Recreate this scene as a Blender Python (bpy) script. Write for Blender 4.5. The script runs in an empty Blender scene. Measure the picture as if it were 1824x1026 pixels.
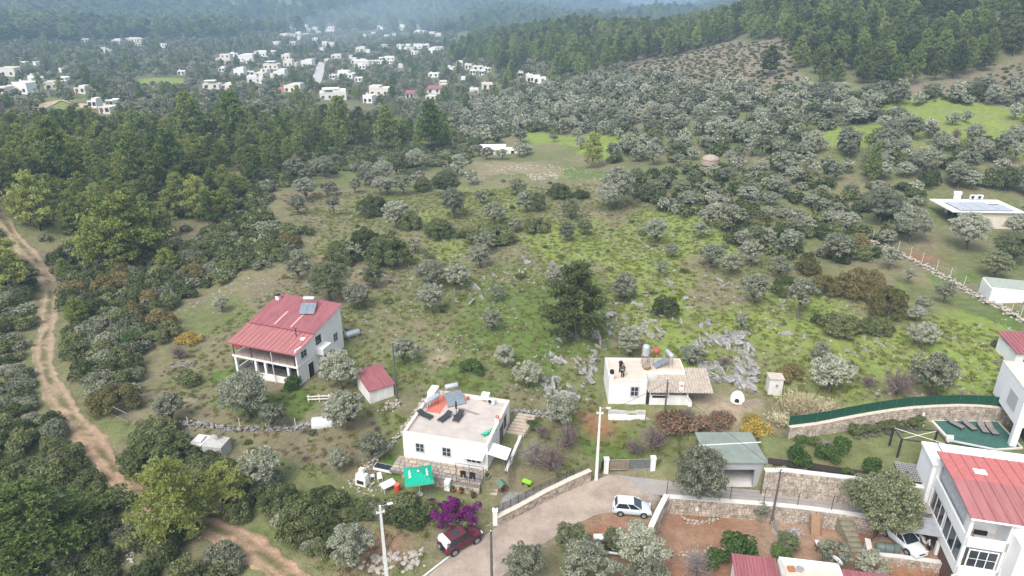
import bpy, bmesh, math, random
import numpy as np
from mathutils import Vector, Matrix
random.seed(7); rng = np.random.default_rng(7)
S = bpy.context.scene; C = S.collection
R = math.radians
# ------------------------------------------------------------------ camera
HAZE = 0.00033
H = 47.0; PITCH = R(23); F = 1216.0
cam = bpy.data.cameras.new('camera'); camo = bpy.data.objects.new('camera', cam); C.objects.link(camo)
camo.location = (0, 0, H); camo.rotation_euler = (R(90) - PITCH, 0, 0)
cam.sensor_width = 36; cam.lens = 24.0; cam.clip_start = 0.5; cam.clip_end = 12000
S.camera = camo
# ------------------------------------------------------------------ sky, sun, exposure
W = bpy.data.worlds.new('World'); S.world = W; W.use_nodes = True
nt = W.node_tree; bg = nt.nodes['Background']
sky = nt.nodes.new('ShaderNodeTexSky'); sky.sky_type = 'NISHITA'; sky.sun_disc = False
SUN_EL, SUN_AZ = R(52), R(-150)
sky.sun_elevation = SUN_EL; sky.sun_rotation = SUN_AZ; sky.air_density = 1.0; sky.dust_density = 4.0; sky.ozone_density = 1.0
hs = nt.nodes.new('ShaderNodeHueSaturation'); hs.inputs['Saturation'].default_value = 0.2   # overcast: a grey-white sky
nt.links.new(sky.outputs[0], hs.inputs['Color']); nt.links.new(hs.outputs[0], bg.inputs[0]); bg.inputs[1].default_value = 0.14
sun = bpy.data.lights.new('sun', 'SUN'); suno = bpy.data.objects.new('sun', sun); C.objects.link(suno)
sun.energy = 1.5; sun.angle = R(30); sun.color = (1, 0.95, 0.88)
sd = Vector((math.sin(SUN_AZ) * math.cos(SUN_EL), math.cos(SUN_AZ) * math.cos(SUN_EL), math.sin(SUN_EL)))
suno.rotation_euler = sd.to_track_quat('Z', 'Y').to_euler(); suno.location = sd * 300
vs = S.view_settings; vs.view_transform = 'Standard'; vs.look = 'None'; vs.exposure = 1.18; vs.gamma = 1
S.render.engine = 'CYCLES'; cy = S.cycles
cy.use_denoising = True; cy.max_bounces = 5; cy.diffuse_bounces = 4; cy.glossy_bounces = 2; cy.transmission_bounces = 3
cy.transparent_max_bounces = 4; cy.volume_bounces = 2; cy.caustics_reflective = False; cy.caustics_refractive = False
cy.use_adaptive_sampling = True; cy.adaptive_threshold = 0.015; cy.use_light_tree = False

# ------------------------------------------------------------------ pixels <-> places
cp, sp = math.cos(PITCH), math.sin(PITCH)
def ray(px, py):
    u = (px - 912) / F; v = (513 - py) / F
    return np.array([u, cp + v * sp, -sp + v * cp])
def P(px, py, z):                       # where the ray of a pixel meets the level z
    d = ray(px, py); t = (z - H) / d[2]
    return Vector((d[0] * t, d[1] * t, z))
def proj(x, y, z):
    z = z - H; w = y * cp - z * sp; up = y * sp + z * cp
    w = np.where(w < 1, 1, w)
    return 912 + F * x / w, 513 - F * up / w, w
# ------------------------------------------------------------------ terrain heights
ctl = []
def cz(px, py, z):
    q = P(px, py, z); ctl.append((math.atan2(q.x, q.y) * 3, math.log(math.hypot(q.x, q.y)), z))
def cD(px, py, D):
    d = ray(px, py); k = D / math.hypot(d[0], d[1]); ctl.append((math.atan2(d[0], d[1]) * 3, math.log(D), H + d[2] * k))
def cA(px, D, z):
    d = ray(px, 300); ctl.append((math.atan2(d[0], d[1]) * 3, math.log(D), z))
for a in [(0,1026,0),(400,1026,0),(912,1026,0),(1300,1026,-1.5),(1824,1026,-1.8),(912,900,0.2),(1124,930,0),(1500,890,0.2),(1824,880,1),(300,900,.4),(0,760,.8),
          (200,740,.8),(510,690,1),(630,700,1.2),(820,800,1.2),(1150,760,1.2),(1050,740,1.2),(1300,740,2.6),(1600,700,4.6),(1824,700,5),(1050,620,3.6),(1250,600,4.2),(700,560,2.2),
          (912,500,3),(1200,480,4),(1500,520,5),(1824,560,5),(100,500,1),(300,450,1.2),(600,420,2.5),(912,380,3),(1200,360,4),(1500,380,5),(1824,380,5)]: cz(*a)
for a in [(0,200,330),(300,195,340),(600,195,330),(750,215,310),(0,300,195),(400,300,195),(900,300,190),(1000,260,225),(1000,200,285),(1200,220,232),(1200,150,290),(1270,110,350),(1330,60,400),
          (1500,250,200),(1500,180,250),(1500,100,310),(1500,40,370),(1700,200,225),(1700,100,310),(1700,30,370),(1824,90,320),
          (0,165,400),(300,160,430),(600,165,425),(600,130,550),(300,130,550),(0,130,560),(0,100,700),(300,100,720),(600,100,720),(750,130,540),(800,170,420),
          (0,78,850),(400,80,850),(700,80,850),(500,50,1200),(0,40,1150),(760,55,1180),(300,20,1450),(700,22,1550),(0,2,1650),(500,2,1800),(912,8,2100),(1150,25,3300)]: cD(*a)
for a in [(1330,440,38),(1500,450,62),(1700,450,76),(1824,450,82),(1400,620,55),(1700,800,110),(1210,480,24),(1210,600,24),(1000,620,24),(1100,560,22),(900,620,11),(850,590,3),(1000,800,14),
          (1000,950,-2),(1250,950,4),(1100,1600,4),(0,2200,130),(500,2400,125),(800,2500,110),(912,3200,150),(1200,4300,190),(1600,3000,200),(0,5000,260),(912,5200,300),(1700,5000,320),(-600,300,4),(-600,900,5),(-600,60,0),
          (2400,60,0),(2400,200,14),(2400,450,80),(2400,1000,130),(400,25,0),(1400,25,-1)]: cA(*a)
ctl = np.array(ctl); n_ = len(ctl)
A_ = np.hypot(ctl[:, None, 0] - ctl[None, :, 0], ctl[:, None, 1] - ctl[None, :, 1])
M_ = np.zeros((n_ + 1, n_ + 1)); M_[:n_, :n_] = A_ + np.eye(n_) * -1e-3; M_[n_, :n_] = 1; M_[:n_, n_] = 1
wt = np.linalg.solve(M_, np.r_[ctl[:, 2], 0])
def base_h(x, y):
    x = np.atleast_1d(np.asarray(x, float)); y = np.atleast_1d(np.asarray(y, float)); o = np.empty(len(x))
    for i in range(0, len(x), 20000):
        a = np.arctan2(x[i:i+20000], y[i:i+20000]) * 3; l = np.log(np.maximum(np.hypot(x[i:i+20000], y[i:i+20000]), 5))
        o[i:i+20000] = np.hypot(a[:, None] - ctl[None, :, 0], l[:, None] - ctl[None, :, 1]) @ wt[:n_] + wt[n_]
    return o
def vnoise(x, y, s, seed=0):            # cheap smooth value noise
    x = np.asarray(x) / s; y = np.asarray(y) / s; xi = np.floor(x).astype(np.int64); yi = np.floor(y).astype(np.int64); fx = x - xi; fy = y - yi
    def h(a, b):
        k = (a * 374761393 + b * 668265263 + seed * 974711) & 0xffffffff; k = ((k ^ (k >> 13)) * 1274126177) & 0xffffffff
        return ((k ^ (k >> 16)) & 0xffff) / 65535.0
    fx = fx * fx * (3 - 2 * fx); fy = fy * fy * (3 - 2 * fy)
    return (h(xi, yi) * (1 - fx) + h(xi + 1, yi) * fx) * (1 - fy) + (h(xi, yi + 1) * (1 - fx) + h(xi + 1, yi + 1) * fx) * fy
def inpoly(x, y, poly):
    x = np.asarray(x); y = np.asarray(y); r = np.zeros(x.shape, bool); n = len(poly)
    for i in range(n):
        x0, y0 = poly[i][0], poly[i][1]; x1, y1 = poly[i - 1][0], poly[i - 1][1]
        if y0 == y1: continue
        c = ((y0 > y) != (y1 > y)) & (x < (x1 - x0) * (y - y0) / (y1 - y0) + x0); r ^= c
    return r
def sdist(x, y, poly):                  # distance outside a polygon (0 inside)
    d = np.full(np.shape(x), 1e9)
    for i in range(len(poly)):
        ax, ay = poly[i - 1][0], poly[i - 1][1]; bx, by = poly[i][0] - ax, poly[i][1] - ay
        t = np.clip(((x - ax) * bx + (y - ay) * by) / (bx * bx + by * by + 1e-9), 0, 1); d = np.minimum(d, np.hypot(x - ax - t * bx, y - ay - t * by))
    return np.where(inpoly(x, y, poly), 0, d)
def pp(z, *pts): return [tuple(P(a, b, z)[:2]) for a, b in pts]
ROAD = pp(0, (700,1060),(745,1026),(800,985),(880,935),(960,888),(1040,857),(1085,842),(1190,857),(1290,868),(1362,875),(1500,889),(1690,918),(1690,938),(1500,912),(1360,897),(1290,892),(1187,884),(1160,925),(1105,940),(1060,925),(1005,948),(945,985),(900,1026),(880,1060))
LAWN = pp(3, (1358,829),(1400,831),(1550,848),(1680,865),(1740,877),(1830,897),(1860,800),(1800,752),(1700,745),(1600,750),(1500,764),(1405,777),(1370,772),(1352,776))
YARD = pp(-1.8, (1180,905),(1290,915),(1360,922),(1500,940),(1600,955),(1690,975),(1720,1060),(1150,1060),(1165,960))
CARP = pp(-.6, (1575,945),(1690,955),(1680,1003),(1545,988),(1545,965))
CHOUSE = pp(1.5, (722,856),(770,850),(862,860),(905,856),(912,820),(935,750),(925,725),(760,705),(715,790))
DHOUSE = [(10.9,68.6),(15.6,68.4),(21.5,66.2),(28.5,66.0),(30.5,70),(24,73.5),(22,78),(10.9,78)]
GAR = [(18, 56.8), (26.3, 56.8), (26.9, 63.6), (19, 63.6)]
TERR = [(ROAD, 0., 1.2), (GAR, 0., .4), (YARD, -1.8, .35), (CARP, -.6, .25), (CHOUSE, 1.5, .3), (LAWN, 3., .25), (DHOUSE, 2.9, .4)]
def Hh(x, y):
    x = np.atleast_1d(np.asarray(x, float)); y = np.atleast_1d(np.asarray(y, float)); h = base_h(x, y); D = np.hypot(x, y)
    h += (vnoise(x, y, 9, 1) - .5) * np.clip((D - 66) / 60, 0, 1) * 1.3 + (vnoise(x, y, 2.3, 2) - .5) * .25
    far = np.clip((D - 700) / 900, 0, 1); h += far * ((vnoise(x, y, 260, 3) - .5) * 55 + (vnoise(x, y, 90, 4) - .5) * 18)
    near = (y < 100)
    if near.any():
        xs, ys, hn = x[near], y[near], h[near]
        for poly, lv, soft in TERR:
            k = np.clip(1 - sdist(xs, ys, poly) / soft, 0, 1); k = k * k * (3 - 2 * k); hn = hn * (1 - k) + (lv + (hn - lv) * .0) * k
        h[near] = hn
    return h
def G(x, y): return float(Hh([x], [y])[0])
def at(px, py):                         # the point of the ground that a pixel shows
    d = ray(px, py); k = math.hypot(d[0], d[1]); D = np.exp(np.linspace(math.log(32), math.log(4200), 900)); t = D / k
    zz = H + d[2] * t - Hh(d[0] * t, d[1] * t); i = int(np.argmax(zz < 0)) or 899
    a, b = zz[i-1], zz[i]; t0 = t[i-1] + (t[i] - t[i-1]) * a / (a - b + 1e-9)
    x, y = d[0] * t0, d[1] * t0
    return Vector((x, y, G(x, y)))

# ------------------------------------------------------------------ materials
MATS = {}
def mat(name, col, rough=.8, var=.12, scale=3.0, bump=.0, bscale=30, metal=0, col2=None, spec=.3, detail=6, stretch=None):
    if name in MATS: return MATS[name]
    m = bpy.data.materials.new(name); m.use_nodes = True; n = m.node_tree; b = n.nodes['Principled BSDF']
    b.inputs['Roughness'].default_value = rough; b.inputs['Metallic'].default_value = metal; b.inputs['Specular IOR Level'].default_value = spec
    tc = n.nodes.new('ShaderNodeTexCoord'); no = n.nodes.new('ShaderNodeTexNoise'); no.inputs['Scale'].default_value = scale; no.inputs['Detail'].default_value = detail; no.inputs['Roughness'].default_value = .65
    if stretch:
        mp_ = n.nodes.new('ShaderNodeMapping'); mp_.inputs['Scale'].default_value = stretch; n.links.new(tc.outputs['Object'], mp_.inputs[0]); n.links.new(mp_.outputs[0], no.inputs['Vector'])
    else: n.links.new(tc.outputs['Object'], no.inputs['Vector'])
    rp = n.nodes.new('ShaderNodeValToRGB'); rp.color_ramp.elements[0].position = .32; rp.color_ramp.elements[1].position = .68
    c2 = col2 or tuple(c * (1 - 1.6 * var) for c in col); c1 = tuple(min(.9, c * (1 + var)) for c in col)
    rp.color_ramp.elements[0].color = (*c2, 1); rp.color_ramp.elements[1].color = (*c1, 1)
    n.links.new(no.outputs[0], rp.inputs[0]); n.links.new(rp.outputs[0], b.inputs['Base Color'])
    if bump:
        nb = n.nodes.new('ShaderNodeTexNoise'); nb.inputs['Scale'].default_value = bscale; nb.inputs['Detail'].default_value = 4
        bp = n.nodes.new('ShaderNodeBump'); bp.inputs['Strength'].default_value = bump; bp.inputs['Distance'].default_value = .05
        n.links.new(tc.outputs['Object'], nb.inputs['Vector']); n.links.new(nb.outputs[0], bp.inputs['Height']); n.links.new(bp.outputs[0], b.inputs['Normal'])
    MATS[name] = m; return m
def leafmat(name, cols, trans=.25):
    m = bpy.data.materials.new(name); m.use_nodes = True; n = m.node_tree; n.nodes.remove(n.nodes['Principled BSDF'])
    at_ = n.nodes.new('ShaderNodeAttribute'); at_.attribute_name = 'tint'; oi = n.nodes.new('ShaderNodeObjectInfo')
    ma = n.nodes.new('ShaderNodeMath'); ma.operation = 'MULTIPLY'; ma.inputs[1].default_value = .55; n.links.new(at_.outputs['Fac'], ma.inputs[0])
    mb = n.nodes.new('ShaderNodeMath'); mb.operation = 'MULTIPLY_ADD'; mb.inputs[1].default_value = .45; n.links.new(oi.outputs['Random'], mb.inputs[0]); n.links.new(ma.outputs[0], mb.inputs[2])
    rp = n.nodes.new('ShaderNodeValToRGB'); e = rp.color_ramp.elements
    while len(e) < len(cols): e.new(.5)
    for i, c in enumerate(cols): e[i].position = .1 + .8 * i / (len(cols) - 1); e[i].color = (*c, 1)
    n.links.new(mb.outputs[0], rp.inputs[0])
    d = n.nodes.new('ShaderNodeBsdfDiffuse'); t = n.nodes.new('ShaderNodeBsdfTranslucent'); mx = n.nodes.new('ShaderNodeMixShader'); mx.inputs[0].default_value = trans
    n.links.new(rp.outputs[0], d.inputs[0]); n.links.new(rp.outputs[0], t.inputs[0]); n.links.new(d.outputs[0], mx.inputs[1]); n.links.new(t.outputs[0], mx.inputs[2])
    n.links.new(mx.outputs[0], n.nodes['Material Output'].inputs[0]); MATS[name] = m; return m
def rockmat():
    m = mat('limestone', (.30, .288, .275), .9, .2, 3.2, .8, 7, col2=(.12, .112, .11)); return m
white = mat('white_plaster', (.68, .675, .66), .85, .05, 1.6, .15, 25, stretch=(1, 1, .25))
white2 = mat('old_white_plaster', (.68, .66, .63), .9, .09, 1.6, .2, 20, stretch=(1, 1, .25))
cream = mat('cream_render', (.62, .55, .47), .9, .05, 1.0)
pinkcap = mat('parapet_cap', (.60, .50, .44), .9, .06, 2)
roofconc = mat('roof_screed', (.42, .37, .335), .9, .10, .7, .2, 12)
roofconc2 = mat('roof_screed_pale', (.53, .44, .37), .9, .08, .8, .2, 12)
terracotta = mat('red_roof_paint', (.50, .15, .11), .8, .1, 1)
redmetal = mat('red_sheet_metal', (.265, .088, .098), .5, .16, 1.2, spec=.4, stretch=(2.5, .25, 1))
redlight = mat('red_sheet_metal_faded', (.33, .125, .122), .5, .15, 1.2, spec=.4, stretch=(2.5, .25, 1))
dark = mat('dark_interior', (.02, .02, .022), .6, .2)  # near-black: paints interior shade behind openings, also used for plain dark parts
glass = mat('window_glass', (.035, .045, .055), .12, .3, 1, spec=.6)
darkmetal = mat('dark_metal', (.035, .037, .04), .5, .2)
greymetal = mat('grey_metal', (.30, .31, .32), .45, .1, metal=.4)
frame_grey = mat('grey_window_frame', (.42, .42, .41), .7, .05)
tankmat = mat('galvanised_tank', (.50, .53, .55), .35, .06, 2, metal=.5)
panelglass = mat('solar_collector_glass', (.16, .19, .23), .18, .15, 2, spec=.7)
pvglass = mat('photovoltaic_glass', (.34, .355, .39), .2, .1, 2, spec=.7)
concrete = mat('concrete', (.40, .385, .36), .9, .12, 1.5, .3, 15)
concpale = mat('pale_concrete', (.56, .54, .51), .85, .08, 1.2, .2, 15)
brown = mat('brown_wood', (.16, .09, .055), .8, .2, 4)
timber = mat('weathered_timber', (.27, .22, .17), .9, .15, 5, .2)
greypole = mat('tarred_pole', (.11, .095, .085), .9, .15, 3)
greenfab = mat('green_mesh_fabric', (.010, .060, .034), .8, .12, 3)
greentarp = mat('green_tarp', (.045, .115, .092), .6, .15, 2, .2, 6)
umbrgreen = mat('green_canvas', (.0, .30, .185), .7, .06, 2)
redplastic = mat('red_plastic', (.50, .07, .035), .5, .1)
wicker = mat('grey_wicker', (.20, .18, .17), .8, .1, 6)
black = mat('black_fabric', (.012, .012, .013), .9, .2)
rubber = mat('rubber', (.015, .015, .015), .8, .1)
stonewall = mat('wall_stone', (.44, .37, .30), .9, .25, 1.7, .5, 10, col2=(.17, .14, .115))
mortar = mat('wall_mortar', (.17, .15, .13), .95, .15, 3, .4, 14)
rock = rockmat(); rockpale = mat('pale_boulder', (.36, .32, .27), .9, .18, 3, .4, 12)
bark = mat('bark', (.13, .105, .085), .95, .25, 6, .5, 20)
barkpale = mat('pale_bark', (.30, .27, .24), .95, .2, 6, .4, 20)
twig = mat('bare_twigs', (.17, .125, .115), .95, .2, 6)
L_olive = leafmat('olive_leaves', [(.100,.110,.072), (.262,.274,.196), (.48,.485,.375)])
L_oliveg = leafmat('green_olive_leaves', [(.070,.092,.045), (.165,.185,.095), (.31,.32,.185)])
L_pine = leafmat('pine_needles', [(.075,.112,.034), (.185,.240,.074), (.34,.385,.135)])
L_pined = leafmat('dark_pine_needles', [(.056,.072,.029), (.125,.145,.058), (.235,.255,.105)])
L_pinel = leafmat('bright_pine_needles', [(.130,.160,.040), (.265,.300,.082), (.42,.44,.15)])
L_shrub = leafmat('maquis_leaves', [(.045,.060,.026), (.105,.125,.052), (.24,.255,.115)])
L_shrubg = leafmat('grey_maquis_leaves', [(.095,.108,.066), (.20,.208,.14), (.33,.335,.235)])
L_oak = leafmat('browning_oak_leaves', [(.090,.088,.035), (.175,.155,.065), (.275,.205,.095)])
L_yellow = leafmat('yellow_leaves', [(0.189,0.145,0.036), (0.392,0.290,0.065), (0.551,0.392,0.102)])
L_rust = leafmat('rusty_leaves', [(.12,.070,.045), (.20,.130,.085), (.28,.195,.13)])
L_green = leafmat('fresh_green_leaves', [(.035,.070,.020), (.075,.125,.035), (.15,.20,.065)])
L_purple = leafmat('purple_bracts', [(.06,.012,.058), (.14,.018,.125), (.25,.045,.22)])
L_reed = leafmat('dry_reed', [(0.348,0.290,0.174), (0.522,0.450,0.290), (0.600,0.594,0.420)])
L_grass = leafmat('grass_blades', [(.10,.125,.028), (.165,.195,.045), (.27,.27,.085)])
L_dry = leafmat('dry_weeds', [(0.174,0.138,0.087), (0.246,0.203,0.123), (0.319,0.261,0.160)])

# ------------------------------------------------------------------ mesh helpers
class MB:
    def __init__(s): s.v = []; s.f = []
    def add(s, v, f):
        o = len(s.v); s.v += [tuple(q) for q in v]; s.f += [tuple(i + o for i in q) for q in f]; return s
    def box(s, x0, y0, z0, x1, y1, z1, M=None):
        v = [Vector(q) for q in ((x0,y0,z0),(x1,y0,z0),(x1,y1,z0),(x0,y1,z0),(x0,y0,z1),(x1,y0,z1),(x1,y1,z1),(x0,y1,z1))]
        if M: v = [M @ q for q in v]
        return s.add(v, [(3,2,1,0),(4,5,6,7),(0,1,5,4),(1,2,6,5),(2,3,7,6),(3,0,4,7)])
    def prism(s, poly, z0, z1):
        n = len(poly); zs = (lambda k, i: k[i] if hasattr(k, '__len__') else k)
        v = [(a[0], a[1], zs(z0, i)) for i, a in enumerate(poly)] + [(a[0], a[1], zs(z1, i)) for i, a in enumerate(poly)]
        ar = sum(poly[i-1][0] * poly[i][1] - poly[i][0] * poly[i-1][1] for i in range(n))
        f = [tuple(range(n))[::-1], tuple(range(n, 2 * n))] + [(i, (i+1) % n, (i+1) % n + n, i + n) for i in range(n)]
        return s.add(v, f if ar > 0 else [q[::-1] for q in f])
    def slab(s, a, b, c, d, t):             # a sheet through four corners (counter-clockwise from above), thickness t downwards
        v = [Vector(q) for q in (a, b, c, d)]; w = [q - Vector((0, 0, t)) for q in v]
        return s.add(w + v, [(3,2,1,0),(4,5,6,7),(0,1,5,4),(1,2,6,5),(2,3,7,6),(3,0,4,7)])
    def tube(s, p0, p1, r0, r1=None, n=6, cap=True):
        p0 = Vector(p0); p1 = Vector(p1); r1 = r0 if r1 is None else r1; d = (p1 - p0)
        if d.length < 1e-6: return s
        q = d.to_track_quat('Z', 'Y'); v = []
        for p, r in ((p0, r0), (p1, r1)):
            for i in range(n): v.append(p + q @ Vector((r * math.cos(6.2832 * i / n), r * math.sin(6.2832 * i / n), 0)))
        f = [(i, (i+1) % n, (i+1) % n + n, i + n) for i in range(n)]
        if cap: f += [tuple(range(n))[::-1], tuple(range(n, 2 * n))]
        return s.add(v, f)
    def path(s, pts, rad, n=6):
        pts = [Vector(q) for q in pts]; v = []; f = []
        for k, p in enumerate(pts):
            d = (pts[min(k+1, len(pts)-1)] - pts[max(k-1, 0)]); q = d.to_track_quat('Z', 'Y'); r = rad[k] if hasattr(rad, '__len__') else rad
            for i in range(n): v.append(p + q @ Vector((r * math.cos(6.2832 * i / n), r * math.sin(6.2832 * i / n), 0)))
        for k in range(len(pts) - 1):
            for i in range(n): f.append((k*n + i, k*n + (i+1) % n, (k+1)*n + (i+1) % n, (k+1)*n + i))
        f += [tuple(range(n))[::-1], tuple(range((len(pts)-1)*n, len(pts)*n))]
        return s.add(v, f)
    def lathe(s, c, prof, n=14, ax='Z'):
        v = []; f = []; m = len(prof)
        for r, z in prof:
            for i in range(n):
                a = 6.2832 * i / n; q = (r * math.cos(a), r * math.sin(a), z)
                if ax == 'X': q = (q[2], q[0], q[1])
                if ax == 'Y': q = (q[0], q[2], q[1])
                v.append((c[0] + q[0], c[1] + q[1], c[2] + q[2]))
        for k in range(m - 1):
            for i in range(n): f.append((k*n + i, k*n + (i+1) % n, (k+1)*n + (i+1) % n, (k+1)*n + i))
        f += [tuple(range(n))[::-1], tuple(range((m-1)*n, m*n))]
        if ax == 'Y': f = [q[::-1] for q in f]
        return s.add(v, f)
    def mesh(s, name, m, smooth=False):
        me = bpy.data.meshes.new(name); me.from_pydata(s.v, [], s.f); me.materials.append(m)
        if smooth: me.polygons.foreach_set('use_smooth', [True] * len(me.polygons))
        return me
def obj(name, mesh, parent=None, kind=None, label=None, cat=None, group=None):
    o = bpy.data.objects.new(name, mesh); C.objects.link(o); o.parent = parent
    if kind: o['kind'] = kind
    if label: o['label'] = label
    if cat: o['category'] = cat
    if group: o['group'] = group
    return o
def thing(name, label, cat, loc=(0, 0, 0), rz=0, group=None):
    o = obj(name, None, None, None, label, cat, group); o.location = loc; o.rotation_euler = (0, 0, rz); o.empty_display_size = .3; return o
def part(name, mb, m, parent, smooth=False, bevel=0, label=None, kind=None):
    o = obj(name, mb.mesh(name, m, smooth), parent, kind, label)
    if bevel:
        b = o.modifiers.new('bevel', 'BEVEL'); b.width = bevel; b.segments = 2; b.limit_method = 'ANGLE'
    return o
def box(*a, M=None): return MB().box(*a, M=M)
def copies(o, parent=None):
    c = o.copy(); C.objects.link(c); c.parent = parent
    for ch in o.children: copies(ch, c)
    return c
def frame_of(a, b):                      # origin and angle of a front wall from its two ground corners
    return Vector((a[0], a[1], 0)), math.atan2(b[1] - a[1], b[0] - a[0]), math.hypot(b[0] - a[0], b[1] - a[1])
def loc_of(o, p):                        # world point in the frame of a thing
    return Matrix.Translation(o.location).inverted() @ Vector(p) if o.rotation_euler.z == 0 else (Matrix.Translation(o.location) @ Matrix.Rotation(o.rotation_euler.z, 4, 'Z')).inverted() @ Vector(p)
# ------------------------------------------------------------------ the ground
NA, NR = 330, 640
az = np.linspace(R(-60), R(60), NA); rr = np.exp(np.linspace(math.log(22), math.log(5200), NR))
XX = (rr[:, None] * np.sin(az)[None, :]).ravel(); YY = (rr[:, None] * np.cos(az)[None, :]).ravel()
ZZ = Hh(XX, YY)
PXX, PYY, PW = proj(XX, YY, ZZ)
DD = np.hypot(XX, YY)
COLS = dict(dry=(.182,.166,.092), olive=(.140,.155,.062), green=(.100,.148,.036), bright=(.185,.235,.055), brown=(.185,.142,.102), red=(.255,.125,.075), redpale=(.30,.19,.125), tan=(.31,.24,.175), hill=(.20,.165,.12), gravel=(.33,.29,.25), dim=(.11,.115,.065))
c = {k: np.array(v) for k, v in COLS.items()}
n1 = vnoise(XX, YY, 11, 11) * .5 + vnoise(XX, YY, 3.7, 12) * .3 + vnoise(XX, YY, 1.2, 13) * .2; n2 = vnoise(XX, YY, 6, 14) * .5 + vnoise(XX, YY, 1.7, 15) * .5
def mixc(a, b, t): return a * (1 - t[:, None]) + b * t[:, None]
sm = lambda v, a, b: np.clip((v - a) / (b - a), 0, 1)
CC = mixc(np.tile(c['dry'], (len(XX), 1)), c['olive'], sm(n1, .35, .6)); CC = mixc(CC, c['brown'], sm(n2, .55, .75) * .5)
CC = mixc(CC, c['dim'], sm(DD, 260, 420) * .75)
ZONES = [
 ([(540,320),(800,300),(1090,320),(1100,400),(1000,420),(640,480),(540,430)], 'olive', .5, .3, .55),
 ([(820,330),(960,325),(900,420),(780,470),(700,420)], 'bright', .45, .45, .65),
 ([(930,400),(1290,360),(1290,470),(1220,540),(1100,530),(1060,480),(960,470)], 'bright', .9, .30, .55),
 ([(780,470),(1000,460),(1080,520),(1100,620),(960,640),(800,600)], 'green', .8, .32, .6),
 ([(740,560),(990,560),(1000,690),(900,700),(720,680)], 'green', .75, .35, .6),
 ([(1100,540),(1450,500),(1680,540),(1800,620),(1824,720),(1400,710),(1200,660)], 'bright', .85, .36, .6),
 ([(1600,470),(1690,490),(1824,560),(1824,610),(1650,560)], 'green', .9, .25, .5),
 ([(1690,590),(1824,600),(1824,720),(1700,715)], 'bright', 1, .15, .4),
 ([(935,238),(1140,248),(1140,272),(930,264)], 'bright', 1, .1, .3), ([(1000,290),(1100,300),(1090,330),(960,325)], 'green', .9, .2, .5),
 ([(1550,175),(1824,185),(1824,275),(1420,265),(1440,240),(1560,235)], 'bright', .95, .2, .45), ([(1230,225),(1420,240),(1400,262),(1250,250)], 'green', .8, .3, .5),
 ([(330,650),(410,625),(425,690),(560,705),(560,735),(350,740)], 'green', 1, .1, .4), ([(410,690),(560,690),(580,745),(400,755)], 'green', .9, .2, .5),
 ([(700,780),(722,800),(715,850),(660,850)], 'green', 1, 0, .2), ([(1010,740),(1160,750),(1165,830),(1090,830),(1040,790)], 'green', .95, .2, .45),
 ([(700,630),(790,660),(760,690),(710,700)], 'green', .9, .2, .5), ([(560,930),(760,930),(720,1026),(600,1026)], 'green', .5, .45, .65),
 ([(430,925),(560,990),(600,1026),(400,1026)], 'green', .5, .4, .6), ([(1650,560),(1560,900),(1500,905)], 'green', 0, .5, .6),
 ([(1090,950),(1290,930),(1300,1026),(1000,1060)], 'brown', .4, .3, .5), ([(560,745),(700,740),(660,850),(420,790)], 'brown', .7, .3, .6),
 ([(200,735),(300,700),(330,740),(220,765)], 'tan', .7, .3, .6), ([(1365,870),(1360,980)], 'tan', 0, 0, 1),
 ([(1130,100),(1200,85),(1300,72),(1400,72),(1430,150),(1330,165),(1200,150),(1110,125)], 'hill', .95, .0, .3), ([(1560,150),(1824,105),(1824,200),(1600,175)], 'hill', .85, .2, .5),
 ([(240,138),(330,138),(330,150),(235,152)], 'bright', .9, 0, .3), ([(235,150),(330,148),(330,158),(240,158)], 'red', .9, 0, .3), ([(70,180),(150,180),(150,205),(80,205)], 'bright', .8, 0, .3), ([(430,60),(500,60),(510,78),(430,82)], 'olive', .9, 0, .2),
 ([(560,440),(700,470),(640,560),(480,560),(380,530),(520,470)], 'brown', .6, .3, .6), ([(860,290),(1050,295),(1000,325),(870,320)], 'tan', .6, .4, .6)]
for poly, name, w_, a_, b_ in ZONES:
    x0, x1 = min(q[0] for q in poly), max(q[0] for q in poly); y0, y1 = min(q[1] for q in poly), max(q[1] for q in poly)
    jit = ((vnoise(XX, YY, 3, 21) - .5) * 30 + (vnoise(XX, YY, 11, 23) - .5) * 110) * np.clip(90 / PW, .12, 1); jy = ((vnoise(XX, YY, 3, 22) - .5) * 20 + (vnoise(XX, YY, 13, 24) - .5) * 70) * np.clip(90 / PW, .1, 1)
    k = inpoly(PXX + jit, PYY + jy, poly) & (YY > 10); CC = mixc(CC, c[name], k * w_ * sm(n1, a_ - .1, b_))
for poly, name in ((YARD, 'red'), (LAWN, 'olive'), (CARP, 'redpale')):
    k = np.clip(1 - sdist(XX[:NA*330], YY[:NA*330], poly) / .5, 0, 1); CC[:NA*330] = mixc(CC[:NA*330], c[name] * (.85 + .35 * n2[:NA*330, None]), k * .95)
for (px, py, rad, nm) in ((1105,935,4.2,'redpale'),(1085,955,3.,'red'),(1070,765,2.2,'red'),(1050,745,1.5,'red'),(690,975,2.4,'redpale'),(640,985,2,'red'),(1160,880,2,'gravel'),(780,640,2,'tan'),(1640,460,3,'red'),(1300,725,3.5,'tan'),(1270,722,3,'tan'),(1420,945,5,'tan'),(1455,960,4,'redpale'),(1230,945,4,'redpale')):
    q = P(px, py, 0) if py > 860 else at(px, py); k = np.exp(-((XX - q[0])**2 + (YY - q[1])**2) / rad**2 * 1.2) * (.6 + .6 * n2); CC = mixc(CC, c[nm], np.clip(k, 0, 1))
me = bpy.data.meshes.new('ground')
I = np.arange(NA * NR).reshape(NR, NA); Fq = np.stack([I[:-1, :-1], I[:-1, 1:], I[1:, 1:], I[1:, :-1]], -1).reshape(-1, 4)[:, ::-1]
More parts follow.
